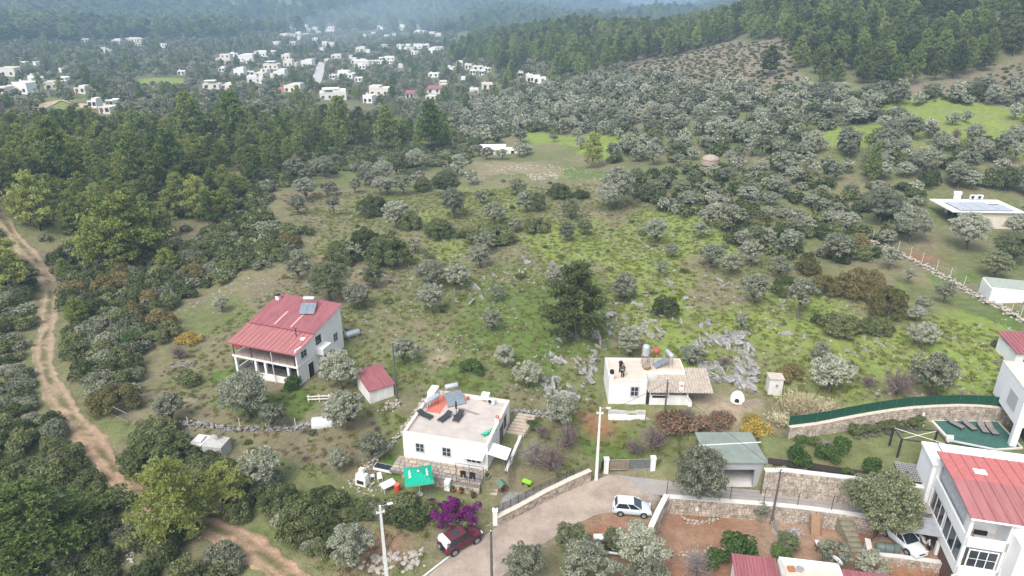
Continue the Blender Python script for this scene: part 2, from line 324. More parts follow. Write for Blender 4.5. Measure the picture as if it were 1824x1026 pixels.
def quads(me, V, Q):
    me.vertices.add(len(V)); me.vertices.foreach_set('co', np.asarray(V, np.float32).ravel()); me.loops.add(Q.size); me.loops.foreach_set('vertex_index', Q.ravel().astype(np.int32))
    me.polygons.add(len(Q)); me.polygons.foreach_set('loop_start', np.arange(0, Q.size, Q.shape[1], dtype=np.int32)); me.update(calc_edges=True)
quads(me, np.c_[XX, YY, ZZ], Fq); me.polygons.foreach_set('use_smooth', np.ones(len(Fq), bool))
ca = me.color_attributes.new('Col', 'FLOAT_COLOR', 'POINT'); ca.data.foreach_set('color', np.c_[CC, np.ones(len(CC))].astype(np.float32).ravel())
gm = bpy.data.materials.new('ground'); gm.use_nodes = True; n = gm.node_tree; b = n.nodes['Principled BSDF']; b.inputs['Roughness'].default_value = .95; b.inputs['Specular IOR Level'].default_value = .1
va = n.nodes.new('ShaderNodeVertexColor'); va.layer_name = 'Col'; tc = n.nodes.new('ShaderNodeTexCoord')
def nz(n, tc, scale, detail=5):
    q = n.nodes.new('ShaderNodeTexNoise'); q.inputs['Scale'].default_value = scale; q.inputs['Detail'].default_value = detail; q.inputs['Roughness'].default_value = .7; n.links.new(tc.outputs['Object'], q.inputs['Vector']); return q
na = nz(n, tc, .9); nb2 = nz(n, tc, 5.0); mr = n.nodes.new('ShaderNodeMapRange'); mr.inputs['From Min'].default_value = .3; mr.inputs['From Max'].default_value = .7; mr.inputs['To Min'].default_value = .45; mr.inputs['To Max'].default_value = 1.45
ad = n.nodes.new('ShaderNodeMath'); ad.operation = 'MULTIPLY_ADD'; ad.inputs[1].default_value = .5; n.links.new(na.outputs[0], ad.inputs[0]); hm = n.nodes.new('ShaderNodeMath'); hm.operation = 'MULTIPLY'; hm.inputs[1].default_value = .5; n.links.new(nb2.outputs[0], hm.inputs[0]); n.links.new(hm.outputs[0], ad.inputs[2]); n.links.new(ad.outputs[0], mr.inputs[0])
mu = n.nodes.new('ShaderNodeMix'); mu.data_type = 'RGBA'; mu.blend_type = 'MULTIPLY'; mu.inputs['Factor'].default_value = 1; n.links.new(va.outputs[0], mu.inputs['A']); n.links.new(mr.outputs[0], mu.inputs['B']); n.links.new(mu.outputs['Result'], b.inputs['Base Color'])
bp = n.nodes.new('ShaderNodeBump'); bp.inputs['Strength'].default_value = .8; bp.inputs['Distance'].default_value = .25; n.links.new(ad.outputs[0], bp.inputs['Height']); n.links.new(bp.outputs[0], b.inputs['Normal'])
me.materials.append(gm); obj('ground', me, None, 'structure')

# ------------------------------------------------------------------ plants: the shapes
def leafmesh(cen, nor, size, tint, aspect=.6, up=None):
    """one small four-sided leaf (or leaf spray) per point, facing roughly along nor"""
    N = len(cen); t = rng.normal(size=(N, 3)) if up is None else up; t = t - (t * nor).sum(1)[:, None] * nor; t /= np.linalg.norm(t, axis=1)[:, None] + 1e-9; b = np.cross(nor, t)
    s = np.asarray(size)[:, None] * (.7 + .6 * rng.random((N, 1))); a = t * s; d = b * s * aspect
    V = np.stack([cen - a, cen + d * .9 - a * .1, cen + a, cen - d * .9 + a * .1], 1).reshape(-1, 3); Q = np.arange(4 * N).reshape(-1, 4)
    return V, Q, np.repeat(tint, 4)
def mk(name, V, Q, tint, m):
    me = bpy.data.meshes.new(name); quads(me, V, Q); a = me.attributes.new('tint', 'FLOAT', 'POINT'); a.data.foreach_set('value', tint.astype(np.float32)); me.materials.append(m); return me
def unit(v): return v / (np.linalg.norm(v, axis=1)[:, None] + 1e-9)
def crown_lobes(lobes, nleaf, size, jit=.55, inner=.25, updir=.3):
    cs, ns, ts = [], [], []
    area = np.array([q[3] ** 2 for q in lobes]); cnt = np.maximum(6, (nleaf * area / area.sum()).astype(int))
    for (x, y, z, r), k in zip(lobes, cnt):
        d = unit(rng.normal(size=(k, 3))); d[:, 2] = np.where(d[:, 2] < -.35, -d[:, 2] * .6, d[:, 2]); d = unit(d)
        rad = r * (1 - inner * rng.random((k, 1)) ** 2) * np.array([1, 1, .82]); cs.append(np.array([x, y, z]) + d * rad)
        nn = unit(d + jit * rng.normal(size=(k, 3)) + [0, 0, updir]); ns.append(nn); ts.append(np.clip(rng.normal(.5 + .13 * rng.normal(), .26, k), 0, 1))
    cs, ns, ts = np.concatenate(cs), np.concatenate(ns), np.concatenate(ts)
    return leafmesh(cs, ns, np.full(len(cs), size), ts)
def limb_mesh(tips, base_r, h0, m, lean=(0, 0), n=6):
    mb = MB(); top = Vector((lean[0], lean[1], h0)); mid = top * .5 + Vector((random.uniform(-.1, .1), random.uniform(-.1, .1), 0))
    mb.path([(0, 0, -.4), (0, 0, 0), mid, top], [base_r * 1.5, base_r * 1.15, base_r * .85, base_r * .75], n)
    for t in tips:
        t = Vector(t); m1 = top.lerp(t, .5) + Vector((random.uniform(-.2, .2), random.uniform(-.2, .2), random.uniform(-.15, .2)))
        mb.path([top - Vector((0, 0, .15)), m1, t], [base_r * .55, base_r * .3, base_r * .1], 5)
    return mb.mesh('trunk', m, True)
def olive(seed, nleaf, size, m, shape=(2.5, 1.75), zc=3.0, dens=1.0, trunk_h=1.3):
    random.seed(seed); lobes = []; Rw, Rh = shape; K = int(105 * dens)
    ph = random.random() * 6; sq = [random.uniform(.75, 1.15) for _ in range(8)]
    for i in range(K):
        a = random.random() * 6.2832; u = random.uniform(-.75, 1); rr_ = math.sqrt(max(0, 1 - u * u)) * random.uniform(.45, .95) * sq[int(a / 6.2832 * 8) % 8]
        lobes.append((Rw * rr_ * math.cos(a), Rw * rr_ * math.sin(a), zc + Rh * u * random.uniform(.6, .95), random.uniform(.22, .52)))
    V, Q, T = crown_lobes(lobes, nleaf, size, .9, .6); tips = [l[:3] for l in random.sample(lobes, 7)]
    return mk('crown', V, Q, T, m), limb_mesh(tips, .2, trunk_h, bark, (random.uniform(-.3, .3), random.uniform(-.3, .3)))
def pine(seed, ntuft, nneed, m, Hp=10., Rp=2.9, size=.23, low=.16):
    random.seed(seed); mb = MB(); mb.path([(0, 0, -.5), (0, 0, 0), (random.uniform(-.2, .2), random.uniform(-.2, .2), Hp * .5), (0, 0, Hp * .95)], [.26, .22, .14, .03], 6)
    cs, ns, ts, ups = [], [], [], []; nb = 46; lop = [random.uniform(.7, 1.15) for _ in range(6)]
    for i in range(nb):
        t = low + (1 - low) * ((i + random.random() * .8) / nb) ** .85; a = i * 2.4 + random.random() * .7; prof = (1 - t) ** .62 * (.82 + .5 * min(1, (t - low) * 4)) * .98
        Lb = Rp * min(1.05, prof) * random.uniform(.7, 1.1) * lop[int(a / 6.2832 * 6) % 6] + .25; z0 = Hp * t * .97; rise = random.uniform(.15, .5) * (1.0 if t < .8 else 1.6)
        e = Vector((math.cos(a) * Lb, math.sin(a) * Lb, z0 + Lb * rise)); mb.path([(0, 0, z0), Vector((e.x * .55, e.y * .55, z0 + Lb * rise * .35)), e], [.05, .03, .012], 3)
        k = max(3, int(ntuft * (Lb + .3) / (nb * Rp * .62)))
        for j in range(k):
            s = .3 + .7 * random.random() ** .7; w = .12 + .2 * Lb * s
            p = np.array([e.x * s + random.gauss(0, w * .65), e.y * s + random.gauss(0, w * .65), z0 + Lb * rise * s ** 1.4 + random.gauss(.1, .16)])
            d = unit(rng.normal(size=(nneed, 3)) + np.array([math.cos(a) * .5, math.sin(a) * .5, .7])); tt = np.clip(rng.normal(.5 + .2 * random.gauss(0, 1), .2, nneed), 0, 1)
            cs.append(p + d * size * .75); nn = unit(np.cross(d, rng.normal(size=(nneed, 3)))); ns.append(nn); ups.append(d); ts.append(tt)
    cs, ns, ts, ups = map(np.concatenate, (cs, ns, ts, ups))
    V, Q, T = leafmesh(cs, ns, np.full(len(cs), size), ts, .36, ups)
    return mk('crown', V, Q, T, m), mb.mesh('trunk', bark, True)
def shrub(seed, nleaf, size, m, Rw=1.6, Hs=1.9, K=16):
    random.seed(seed); lobes = []
    for i in range(K):
        a = random.random() * 6.2832; r = math.sqrt(random.random()) * Rw * .8; hh = Hs * (1 - .55 * (r / Rw) ** 2) * random.uniform(.65, 1.05); lr = random.uniform(.4, .72)
        lobes.append((r * math.cos(a), r * math.sin(a), max(.25, hh - lr * .6), lr)); 
        if r > Rw * .45: lobes.append((r * 1.12 * math.cos(a), r * 1.12 * math.sin(a), max(.25, hh * .45), lr))
    V, Q, T = crown_lobes(lobes, nleaf, size, jit=.7)
    return mk('foliage', V, Q, T, m), limb_mesh([l[:3] for l in lobes[:6]], .07, .35, bark, n=5)
def bare(seed, m, Rw=1.5, Hs=2.2, n=80, th=.036):
    random.seed(seed); mb = MB(); mb.path([(0, 0, -.2), (0, 0, .3), (.05, 0, .6)], [.09, .07, .06], 5); br = MB()
    for i in range(n):
        a = random.random() * 6.2832; el = random.uniform(.25, 1.45); L = random.uniform(.55, 1.05); s = Vector((0, 0, random.uniform(.2, .7)))
        e = Vector((math.cos(a) * math.cos(el) * Rw * L, math.sin(a) * math.cos(el) * Rw * L, s.z + math.sin(el) * (Hs - .4) * L)); md = s.lerp(e, .55) + Vector((random.gauss(0, .1), random.gauss(0, .1), .08))
        br.path([s, md, e], [th, th * .7, th * .3], 3)
        for _ in range(3):
            q = md.lerp(e, random.random()); br.path([q, q + Vector((random.gauss(0, .3), random.gauss(0, .3), random.gauss(.18, .18))) * Rw * .7], [th * .5, th * .25], 3)
    return br.mesh('branches', m), mb.mesh('trunk', bark)
def both(cr, tr):                        # crown and trunk in one mesh, for the masses no one can count
    bm = bmesh.new(); bm.from_mesh(cr); k = len(bm.faces); bm.from_mesh(tr); bm.faces.ensure_lookup_table()
    for f in bm.faces[k:]: f.material_index = 1
    me = bpy.data.meshes.new('plant'); bm.to_mesh(me); bm.free(); me.materials.append(cr.materials[0]); me.materials.append(tr.materials[0]); return me
random.seed(1)
OL = [olive(i, 7000, .125, L_olive, (2.5, random.uniform(1.8, 2.3)), 3.2, random.uniform(.8, 1.15)) for i in range(9)]
OLG = [olive(20 + i, 7000, .125, L_oliveg, (2.5, 2.2), 3.0, 1.2, 1.0) for i in range(3)]
OLT = [olive(30 + i, 2400, .15, L_olive, (2.3, 1.5), 3.4, .5, 1.9) for i in range(4)]
PN = [pine(40 + i, 1000, 8, L_pine, 10, random.uniform(2.6, 3.4)) for i in range(5)]
PNC = [pine(55 + i, 2200, 8, L_pined, 10, 3.7, .2, .03) for i in range(1)]
PND = [pine(50 + i, 1000, 8, L_pined, 10, 2.9) for i in range(3)]
PNB = [pine(65, 3400, 7, L_pine, 10, 3.6, .14, .05), pine(66, 2600, 7, L_pinel, 9, 3.2, .14, .05)]
OLB = [olive(300 + i, 15000, .085, (L_olive, L_oliveg)[i % 2], (2.5, 2.0), 3.1, 1.9) for i in range(4)]
PNL = [pine(60 + i, 1100, 8, L_pinel, 8, 3.2, .19, .1) for i in range(3)]
SH = [shrub(70 + i, 2600, .13, L_shrub, random.uniform(1.4, 1.8), random.uniform(1.6, 2.3)) for i in range(6)]
SHB = [shrub(170 + i, 11000, .13, L_shrub, 3.0, 3.2, 46) for i in range(3)]; OAKB = [shrub(180 + i, 9000, .13, L_oak, 3.0, 3.4, 44) for i in range(2)]
SHG = [shrub(80 + i, 2400, .13, L_shrubg, 1.6, 1.8) for i in range(3)]
OAK = [shrub(90 + i, 4200, .13, L_oak, 1.7, 2.3, 22) for i in range(2)]
GRN = [shrub(95 + i, 2600, .13, L_green, 1.5, 2.1, 16) for i in range(2)]
YEL = [shrub(98 + i, 1600, .12, L_yellow, 1.5, 1.9, 16) for i in range(1)]
RUS = [shrub(99 + i, 1700, .12, L_rust, 1.5, 1.7, 18) for i in range(1)]
BAR = [bare(100 + i, twig) for i in range(3)]
BARP = [bare(110 + i, mat('grey_twigs', (.24, .205, .185), .95, .2, 6), 1.8, 3.2, 130, .03) for i in range(2)]
FO = [both(*olive(200 + i, 620, .36, L_olive, (2.5, 2.1), 3.0, .7)) for i in range(4)]
FG = [both(*olive(210 + i, 620, .36, L_oliveg, (2.5, 2.0), 2.5, .8)) for i in range(3)]
FP = [both(*pine(220 + i, 200, 9, L_pine, 10, 3.1, .4)) for i in range(4)] + [both(*pine(230 + i, 200, 9, L_pined, 10, 3.0, .4)) for i in range(2)]
FS = [both(*shrub(240 + i, 520, .26, L_shrub, 1.6, 1.9)) for i in range(4)] + [both(*shrub(245, 480, .26, L_shrubg, 1.6, 1.8))]
FB = [both(*bare(250 + i, twig, 2.6, 4.2, 40, .09)) for i in range(2)]

def scatter(name, label, protos, pts, smooth=False):
    """one object that carries a mass of plants or stones: points with a size, a turn and a shape number"""
    if not len(pts): return None
    me = bpy.data.meshes.new(name); a = np.asarray(pts, np.float32); me.vertices.add(len(a)); me.vertices.foreach_set('co', a[:, :3].ravel())
    for nm, tp, dat in (('siz', 'FLOAT_VECTOR', np.c_[a[:, 3], a[:, 3], a[:, 4]]), ('rot', 'FLOAT_VECTOR', np.c_[a[:, 7] if a.shape[1] > 7 else 0 * a[:, 5], 0 * a[:, 5], a[:, 5]])):
        at_ = me.attributes.new(nm, tp, 'POINT'); at_.data.foreach_set('vector', dat.astype(np.float32).ravel())
    at_ = me.attributes.new('idx', 'INT', 'POINT'); at_.data.foreach_set('value', a[:, 6].astype(np.int32))
    o = obj(name, me, None, 'stuff', label); g = bpy.data.node_groups.new(name, 'GeometryNodeTree')
    g.interface.new_socket('Geometry', in_out='INPUT', socket_type='NodeSocketGeometry'); g.interface.new_socket('Geometry', in_out='OUTPUT', socket_type='NodeSocketGeometry')
    gi = g.nodes.new('NodeGroupInput'); go = g.nodes.new('NodeGroupOutput'); io = g.nodes.new('GeometryNodeInstanceOnPoints'); jn = g.nodes.new('GeometryNodeJoinGeometry')
    for m in protos:
        po = bpy.data.objects.new(name + '_shape', m); oi = g.nodes.new('GeometryNodeObjectInfo'); oi.inputs['Object'].default_value = po; oi.inputs['As Instance'].default_value = False
        gt = g.nodes.new('GeometryNodeGeometryToInstance'); g.links.new(oi.outputs['Geometry'], gt.inputs[0]); g.links.new(gt.outputs[0], jn.inputs[0])
    io.inputs['Pick Instance'].default_value = True
    for nm, tp, sk in (('siz', 'FLOAT_VECTOR', 'Scale'), ('rot', 'FLOAT_VECTOR', 'Rotation'), ('idx', 'INT', 'Instance Index')):
        na_ = g.nodes.new('GeometryNodeInputNamedAttribute'); na_.data_type = tp; na_.inputs['Name'].default_value = nm; g.links.new(na_.outputs['Attribute'], io.inputs[sk])
    g.links.new(gi.outputs[0], io.inputs['Points']); g.links.new(jn.outputs[0], io.inputs['Instance']); g.links.new(io.outputs[0], go.inputs[0])
    md = o.modifiers.new('scatter', 'NODES'); md.node_group = g; return o
def field(poly, step, jitter=.45, Dmin=30, Dmax=5000, seed=0):
    """jittered points of the ground whose place in the photograph lies in a polygon"""
    r = np.random.default_rng(seed); rays = []
    xs = [q[0] for q in poly]; ys = [q[1] for q in poly]
    k = inpoly(PXX, PYY, poly) & (DD > Dmin) & (DD < Dmax)
    if not k.any(): return np.zeros((0, 3))
    x0, x1, y0, y1 = XX[k].min(), XX[k].max(), YY[k].min(), YY[k].max()
    gx, gy = np.meshgrid(np.arange(x0, x1 + step, step), np.arange(y0, y1 + step, step)); gx = gx.ravel() + r.uniform(-jitter, jitter, gx.size) * step; gy = gy.ravel() + r.uniform(-jitter, jitter, gy.size) * step
    D = np.hypot(gx, gy); kk = (D > Dmin) & (D < Dmax) & (gy > 5) & (np.abs(np.arctan2(gx, gy)) < R(44)); gx, gy = gx[kk], gy[kk]; gz = Hh(gx, gy)
    a, b_, w = proj(gx, gy, gz); kk = inpoly(a, b_, poly) & (a > -120) & (a < 1944)
    return np.c_[gx, gy, gz][kk]
# far houses: x, ground y, width, height in the photograph
VILLAGE = [(398,114,28,17),(437,110,32,11),(470,101,36,9),(509,106,17,8),(482,123,28,9),(513,118,18,10),(547,119,22,11),(426,136,21,13),(465,138,27,15),(454,148,28,9),(498,138,23,15),(376,159,31,9),(405,160,28,6),(521,165,34,12),(594,178,51,13),
 (615,140,30,14),(592,141,11,6),(638,146,14,5),(675,171,39,14),(655,184,19,14),(644,120,28,11),(663,114,12,4),(689,109,30,5),(642,92,18,7),(599,104,19,3),(716,92,19,12),(727,86,9,7),(744,87,16,8),(769,95,14,8),(781,89,19,5),(714,51,16,7),(677,55,11,9),(743,60,11,7),(769,63,10,6),(652,68,14,6),(689,69,10,6),(699,64,12,3),(588,60,17,12),(588,84,17,8),(730,176,16,8),(767,180,20,9),(789,153,14,8),(772,138,20,7),(773,167,28,5),
 (801,130,14,10),(834,123,13,8),(852,126,21,7),(869,129,13,6),(896,119,10,4),(869,159,21,10),(845,170,16,11),(945,147,13,13),(961,149,25,10),(927,138,10,5),
 (14,136,30,15),(37,118,17,5),(38,167,33,20),(61,153,20,14),(97,160,34,14),(109,147,17,6),(143,167,23,7),(165,192,17,9),(196,190,15,8),(187,203,22,8),(3,167,12,9),(151,75,12,6),(207,77,16,6),(234,74,24,6),(246,82,10,4),
 (455,54,11,6),(474,54,11,4),(487,52,12,7),(500,54,10,8),(510,48,7,3),(519,56,13,7),(519,65,14,4),(506,65,14,5),(531,63,10,5),(544,52,9,6),(547,57,11,5),(544,64,10,4),(561,54,10,5),(567,60,9,3),(576,50,9,5),(587,55,16,7),(600,48,12,2),(532,72,5,7),(490,80,14,5),(521,80,11,5),(561,72,10,2),(583,83,19,7)]
rv_ = random.Random(23)
for cnt_, x0_, x1_, y0_, y1_ in ((10, 390, 555, 96, 152), (14, 600, 785, 78, 125), (6, 5, 115, 115, 168), (8, 640, 785, 48, 72), (6, 560, 640, 90, 115), (5, 180, 330, 74, 160), (5, 790, 880, 115, 168)):
    for _ in range(cnt_): VILLAGE.append((rv_.randrange(x0_, x1_), rv_.randrange(y0_, y1_), rv_.randrange(6, 14), rv_.randrange(3, 6)))
# ------------------------------------------------------------------ roads and track
TRK = [(0,385),(30,428),(68,470),(88,510),(86,560),(78,620),(85,670),(120,730),(160,782),(200,832),(250,877),(300,912),(380,942),(440,972),(520,1026),(570,1075)]
TRKW = [at(*q) if q[1] < 1027 else P(q[0], q[1], 0) for q in TRK]
def smooth_line(pts, step=.8):
    pts = [Vector(q) for q in pts]; out = []
    for i in range(len(pts) - 1):
        p0, p1, p2, p3 = pts[max(i-1, 0)], pts[i], pts[i+1], pts[min(i+2, len(pts)-1)]; n = max(2, int((p2 - p1).length / step))
        for k in range(n):
            t = k / n; out.append(.5 * ((2*p1) + (p2 - p0)*t + (2*p0 - 5*p1 + 4*p2 - p3)*t*t + (3*p1 - p0 - 3*p2 + p3)*t**3))
    return out + [pts[-1]]
TL = smooth_line(TRKW); TLA = np.array([(q.x, q.y) for q in TL])
def track_dist(x, y): return np.hypot(np.asarray(x)[:, None] - TLA[None, :, 0], np.asarray(y)[:, None] - TLA[None, :, 1]).min(1)
mb = MB(); NU = 15; us = []
for i, p in enumerate(TL):
    d = TL[min(i+1, len(TL)-1)] - TL[max(i-1, 0)]; nrm = Vector((-d.y, d.x, 0)).normalized(); wv = 1.38 + .25 * math.sin(i * .37) + .25 * random.uniform(-1, 1)
    for k in range(NU):
        u = -1 + 2 * k / (NU - 1); q = p + nrm * u * wv; us.append((u, q.x, q.y))
us = np.array(us); hz = Hh(us[:, 1], us[:, 2]); prof = .05 - .055 * np.exp(-((np.abs(us[:, 0]) - .5) / .22) ** 2) - .14 * (np.abs(us[:, 0]) > .98)
Ix = np.arange(len(us)).reshape(-1, NU); Q = np.stack([Ix[:-1, :-1], Ix[:-1, 1:], Ix[1:, 1:], Ix[1:, :-1]], -1).reshape(-1, 4)
tm = bpy.data.meshes.new('dirt_track'); quads(tm, np.c_[us[:, 1], us[:, 2], hz + prof + .03], Q); tm.polygons.foreach_set('use_smooth', np.ones(len(Q), bool))
rut = np.exp(-((np.abs(us[:, 0]) - .5) / .27) ** 2); py_ = proj(us[:, 1], us[:, 2], hz)[1]; nn = vnoise(us[:, 1], us[:, 2], 1.6, 31) * .6 + vnoise(us[:, 1], us[:, 2], .6, 32) * .4
cr = np.array([.33, .25, .17])[None] * (1 - sm(py_, 690, 800)[:, None]) + np.array([.34, .23, .155])[None] * sm(py_, 690, 800)[:, None]
gr = np.array([.12, .115, .05]); k = np.clip((1 - rut) * sm(nn, .3, .55) * np.where(np.abs(us[:, 0]) < .45, 1.0, .8), 0, 1); tcol = cr * (1 - k[:, None]) + gr * k[:, None]
ca = tm.color_attributes.new('Col', 'FLOAT_COLOR', 'POINT'); ca.data.foreach_set('color', np.c_[tcol, np.ones(len(us))].astype(np.float32).ravel()); tm.materials.append(gm)
obj('dirt_track', tm, None, 'structure')
# paved lane: pavers on the climbing part, asphalt on the level part
def sheet(name, poly, dz, m, step=1.0):
    bm = bmesh.new(); vsl = [bm.verts.new((q[0], q[1], 0)) for q in poly]; bm.faces.new(vsl); bmesh.ops.triangulate(bm, faces=bm.faces)
    me = bpy.data.meshes.new(name); 
    for v in bm.verts: v.co.z = dz
    bmesh.ops.recalc_face_normals(bm, faces=bm.faces); bm.to_mesh(me); bm.free(); me.materials.append(m); return obj(name, me, None, 'structure')
pav = bpy.data.materials.new('paver_road'); pav.use_nodes = True; n = pav.node_tree; b = n.nodes['Principled BSDF']; b.inputs['Roughness'].default_value = .9
tc = n.nodes.new('ShaderNodeTexCoord'); mpn = n.nodes.new('ShaderNodeMapping'); mpn.inputs['Rotation'].default_value = (0, 0, R(35)); n.links.new(tc.outputs['Object'], mpn.inputs[0])
bk = n.nodes.new('ShaderNodeTexBrick'); bk.inputs['Scale'].default_value = 2.6; bk.inputs['Mortar Size'].default_value = .055; bk.inputs['Color1'].default_value = (.50, .405, .325, 1); bk.inputs['Color2'].default_value = (.42, .34, .275, 1); bk.inputs['Mortar'].default_value = (.22, .175, .14, 1); n.links.new(mpn.outputs[0], bk.inputs['Vector'])
dn = nz(n, tc, .35); dr = n.nodes.new('ShaderNodeMapRange'); dr.inputs['From Min'].default_value = .35; dr.inputs['From Max'].default_value = .65; dr.inputs['To Min'].default_value = .7; dr.inputs['To Max'].default_value = 1.12; n.links.new(dn.outputs[0], dr.inputs[0])
mu = n.nodes.new('ShaderNodeMix'); mu.data_type = 'RGBA'; mu.blend_type = 'MULTIPLY'; mu.inputs['Factor'].default_value = 1; n.links.new(bk.outputs[0], mu.inputs['A']); n.links.new(dr.outputs[0], mu.inputs['B']); n.links.new(mu.outputs['Result'], b.inputs['Base Color'])
sheet('paved_road', pp(0, (735,1045),(762,1026),(812,985),(885,940),(960,896),(1040,862),(1086,846),(1120,855),(1150,880),(1130,905),(1060,918),(1005,946),(945,983),(895,1026),(880,1045)), .035, pav)
asph = mat('worn_concrete_road', (.30, .27, .25), .9, .13, .5, .3, 20)
sheet('access_road', pp(0, (1086,845),(1190,857),(1290,868),(1362,875),(1500,889),(1690,918),(1690,938),(1500,912),(1360,897),(1290,892),(1187,884),(1150,880),(1120,855)), .039, asph)
for pts, nm in (([(752,1030),(806,988),(842,962)], 0), ([(905,918),(962,890),(1040,858)], 0)):
    mb = MB(); ln = smooth_line([P(a, b_, 0) for a, b_ in pts], 1.0)
    for i in range(len(ln) - 1):
        d = ln[i+1] - ln[i]; M = Matrix.Translation(ln[i]) @ Matrix.Rotation(math.atan2(d.y, d.x), 4, 'Z'); mb.box(0, -.08, -.1, d.length - .02, .08, .13, M)
    o = part('kerb', mb, concpale, None); o['kind'] = 'structure'

# ------------------------------------------------------------------ plants: the places
KEEP = []                                # footprints that stay free of plants: (polygon, margin)
def house_rect(o, ang, w, d): 
    ca_, sa = math.cos(ang), math.sin(ang); return [(o[0] + ca_*x - sa*y, o[1] + sa*x + ca_*y) for x, y in ((0,0),(w,0),(w,d),(0,d))]
A0, A1 = P(421,660,1), P(535,688,1); A0 = Vector((-36.7, 79.4, 0)); A1 = Vector((-27.2, 76.0, 0))
KEEP += [(GAR, .3), (house_rect(A0, -.344, 10.0, 10.5), 1.2), (house_rect(Vector((-17.2, 71.2, 0)), .55, 3.2, 4.6), .6), (CHOUSE, .3), (DHOUSE, .3), (LAWN, .5), (ROAD, .3), (YARD, .3), (CARP, .5)]
def free(pts, track=2.0):
    if not len(pts): return pts
    k = track_dist(pts[:, 0], pts[:, 1]) > track; nr = pts[:, 1] < 110
    for poly, mg in KEEP: k &= ~(nr & (sdist(pts[:, 0], pts[:, 1], poly) < mg))
    return pts[k]
T = dict(olive=[], pine=[], shrub=[], bare=[])
def put(kind, p, w, h, protos, far, lab=None, desc=None, zone=None):
    T[kind].append(dict(p=Vector(p), w=w, h=h, pr=protos, far=far, lab=lab, desc=desc, zone=zone, D=math.hypot(p[0], p[1])))
UW = {id(OL): 5.4, id(OLG): 5.4, id(OLT): 5.0, id(PN): 6.2, id(PND): 6.0, id(PNL): 6.6}
def by_px(kind, px, py, wpx, protos, far, hk=1.0, nat=5.4, z=None, **k):
    q = at(px, py) if z is None else P(px, py, z); dep = q.y * cp - (q.z - H) * sp; s = wpx * dep / F / nat
    if protos is SH and s > 1.3: protos = SHB; s *= .54
    if protos is OAK and s > 1.3: protos = OAKB; s *= .54
    if kind == 'olive' and s > 1.2: protos = [OLB[0], OLB[2]] if protos is not OLG else [OLB[1], OLB[3]]
    put(kind, q, s, s * hk, protos, far, **k)
random.seed(5)
# olives one can point at: base x, base y, crown width in the photograph
o7 = [(75,350,110),(225,330,110),(430,370,90),(525,360,110),(590,330,120),(690,300,110),(900,325,100),(130,450,110),(270,525,110),(90,520,100),(510,420,100),(620,420,120),(970,370,70),(590,590,130),(840,430,140),(880,540,150),(1085,570,130),(1015,465,70),(1240,510,110),(1305,505,90),(1470,545,110),(1660,500,150),(1200,420,100),(100,850,150),(250,960,220),(390,1000,160),(470,890,130),(680,720,100),(370,760,110),(760,900,170),(900,900,130),(770,1020,150),(1090,970,120),(1390,880,110),(1450,660,110),(1540,620,90),(1190,610,80),(1040,720,120),(1010,790,130),(1750,950,130)]
o8 = [(475,380,130),(495,560,110),(555,455,90),(700,355,90),(755,510,130),(955,500,110),(850,545,110),(305,670,120),(740,300,110),(1200,760,180),(970,690,140),(1315,955,90),(910,830,100),(1100,560,110),(1385,480,150),(1660,510,100),(1750,590,90),(280,200,180),(940,160,110),(1095,150,100),(860,330,150),(925,410,100),(1030,400,110),(1140,440,130),(340,950,150),(1800,780,90),(650,1000,120),(1290,1010,120)]
of = [(305,752,62),(443,748,108),(487,765,56),(608,694,84),(615,765,92),(665,820,60),(603,838,50),(470,865,85),(628,1012,100),(1000,757,72),(897,655,50),(940,690,62),(1475,700,84),(1655,705,95),(1720,445,82),(1770,495,62),(1620,432,75),(1812,430,60),(1802,470,70),(875,590,46),(720,650,58),(395,556,34),(1020,1000,82),(935,1040,85),(1040,1045,105),(1140,1010,95),(1150,1060,85),(1095,980,50),(1355,925,40),(1640,560,40),(1480,1015,70),(1545,1035,70),(1400,985,50),(1640,620,60),(1565,400,70),(1680,540,44),(1790,340,50),(1700,330,46)]
for a, b_, w in o7: by_px('olive', 500 + a*.351, 200 + b_*.351, w*.351 * random.uniform(1.0, 1.22), random.choice((OL, OL, OL, OLG, OLT)), FO, random.uniform(.85, 1.05))
for a, b_, w in o8: by_px('olive', 1000 + a*.351, 300 + b_*.351, w*.351 * random.uniform(1.0, 1.22), random.choice((OL, OL, OLT)), FO, random.uniform(.85, 1.1))
for a, b_, w in of: by_px('olive', a, b_, w, OL if random.random() < .8 else OLG, FO, random.uniform(.85, 1.0))
by_px('olive', 1241, 906, 118, OL, FO, 1.15, z=-1.2, lab='large spreading olive tree with whitewashed trunk in a stone ring')
by_px('olive', 1568, 955, 150, OLG, FO, .95, z=-.9, lab='large olive tree leaning over the parked silver sedan')
# dark evergreen bushes one can point at
for a, b_, w, h in [(470,525,170,1.2),(250,395,80,1),(725,400,110,1.2),(805,632,170,1),(1295,602,150,.9),(1410,432,150,.9),(1520,432,90,.8),(540,765,260,1.05),(320,765,200,1.1),(430,690,170,1.2),(660,592,130,1.4),(1060,640,300,.35),(40,640,100,1),(750,750,60,1),(930,640,90,.8)]:
    by_px('shrub', 500 + a*.351, 200 + b_*.351, w*.351, SH, FS, h, 3.4, desc='dark evergreen bush')
for a, b_, w, h in [(520,745,140,1.3),(1130,600,110,.9),(1420,830,230,.8),(1600,830,190,.8),(1300,780,90,.7),(1120,640,110,.8)]: by_px('shrub', 1000 + a*.351, 300 + b_*.351, w*.351, SH, FS, h, 3.4, desc='dark evergreen bush')
for a, b_, w, h in [(1650,745,235,1.3),(1480,650,250,1.15),(1330,640,190,1.1),(1250,530,150,1.1),(1560,600,170,1.1)]: by_px('shrub', 1000 + a*.351, 300 + b_*.351, w*.351, OAK, FS, h, 3.6, desc='olive-brown oak bush')
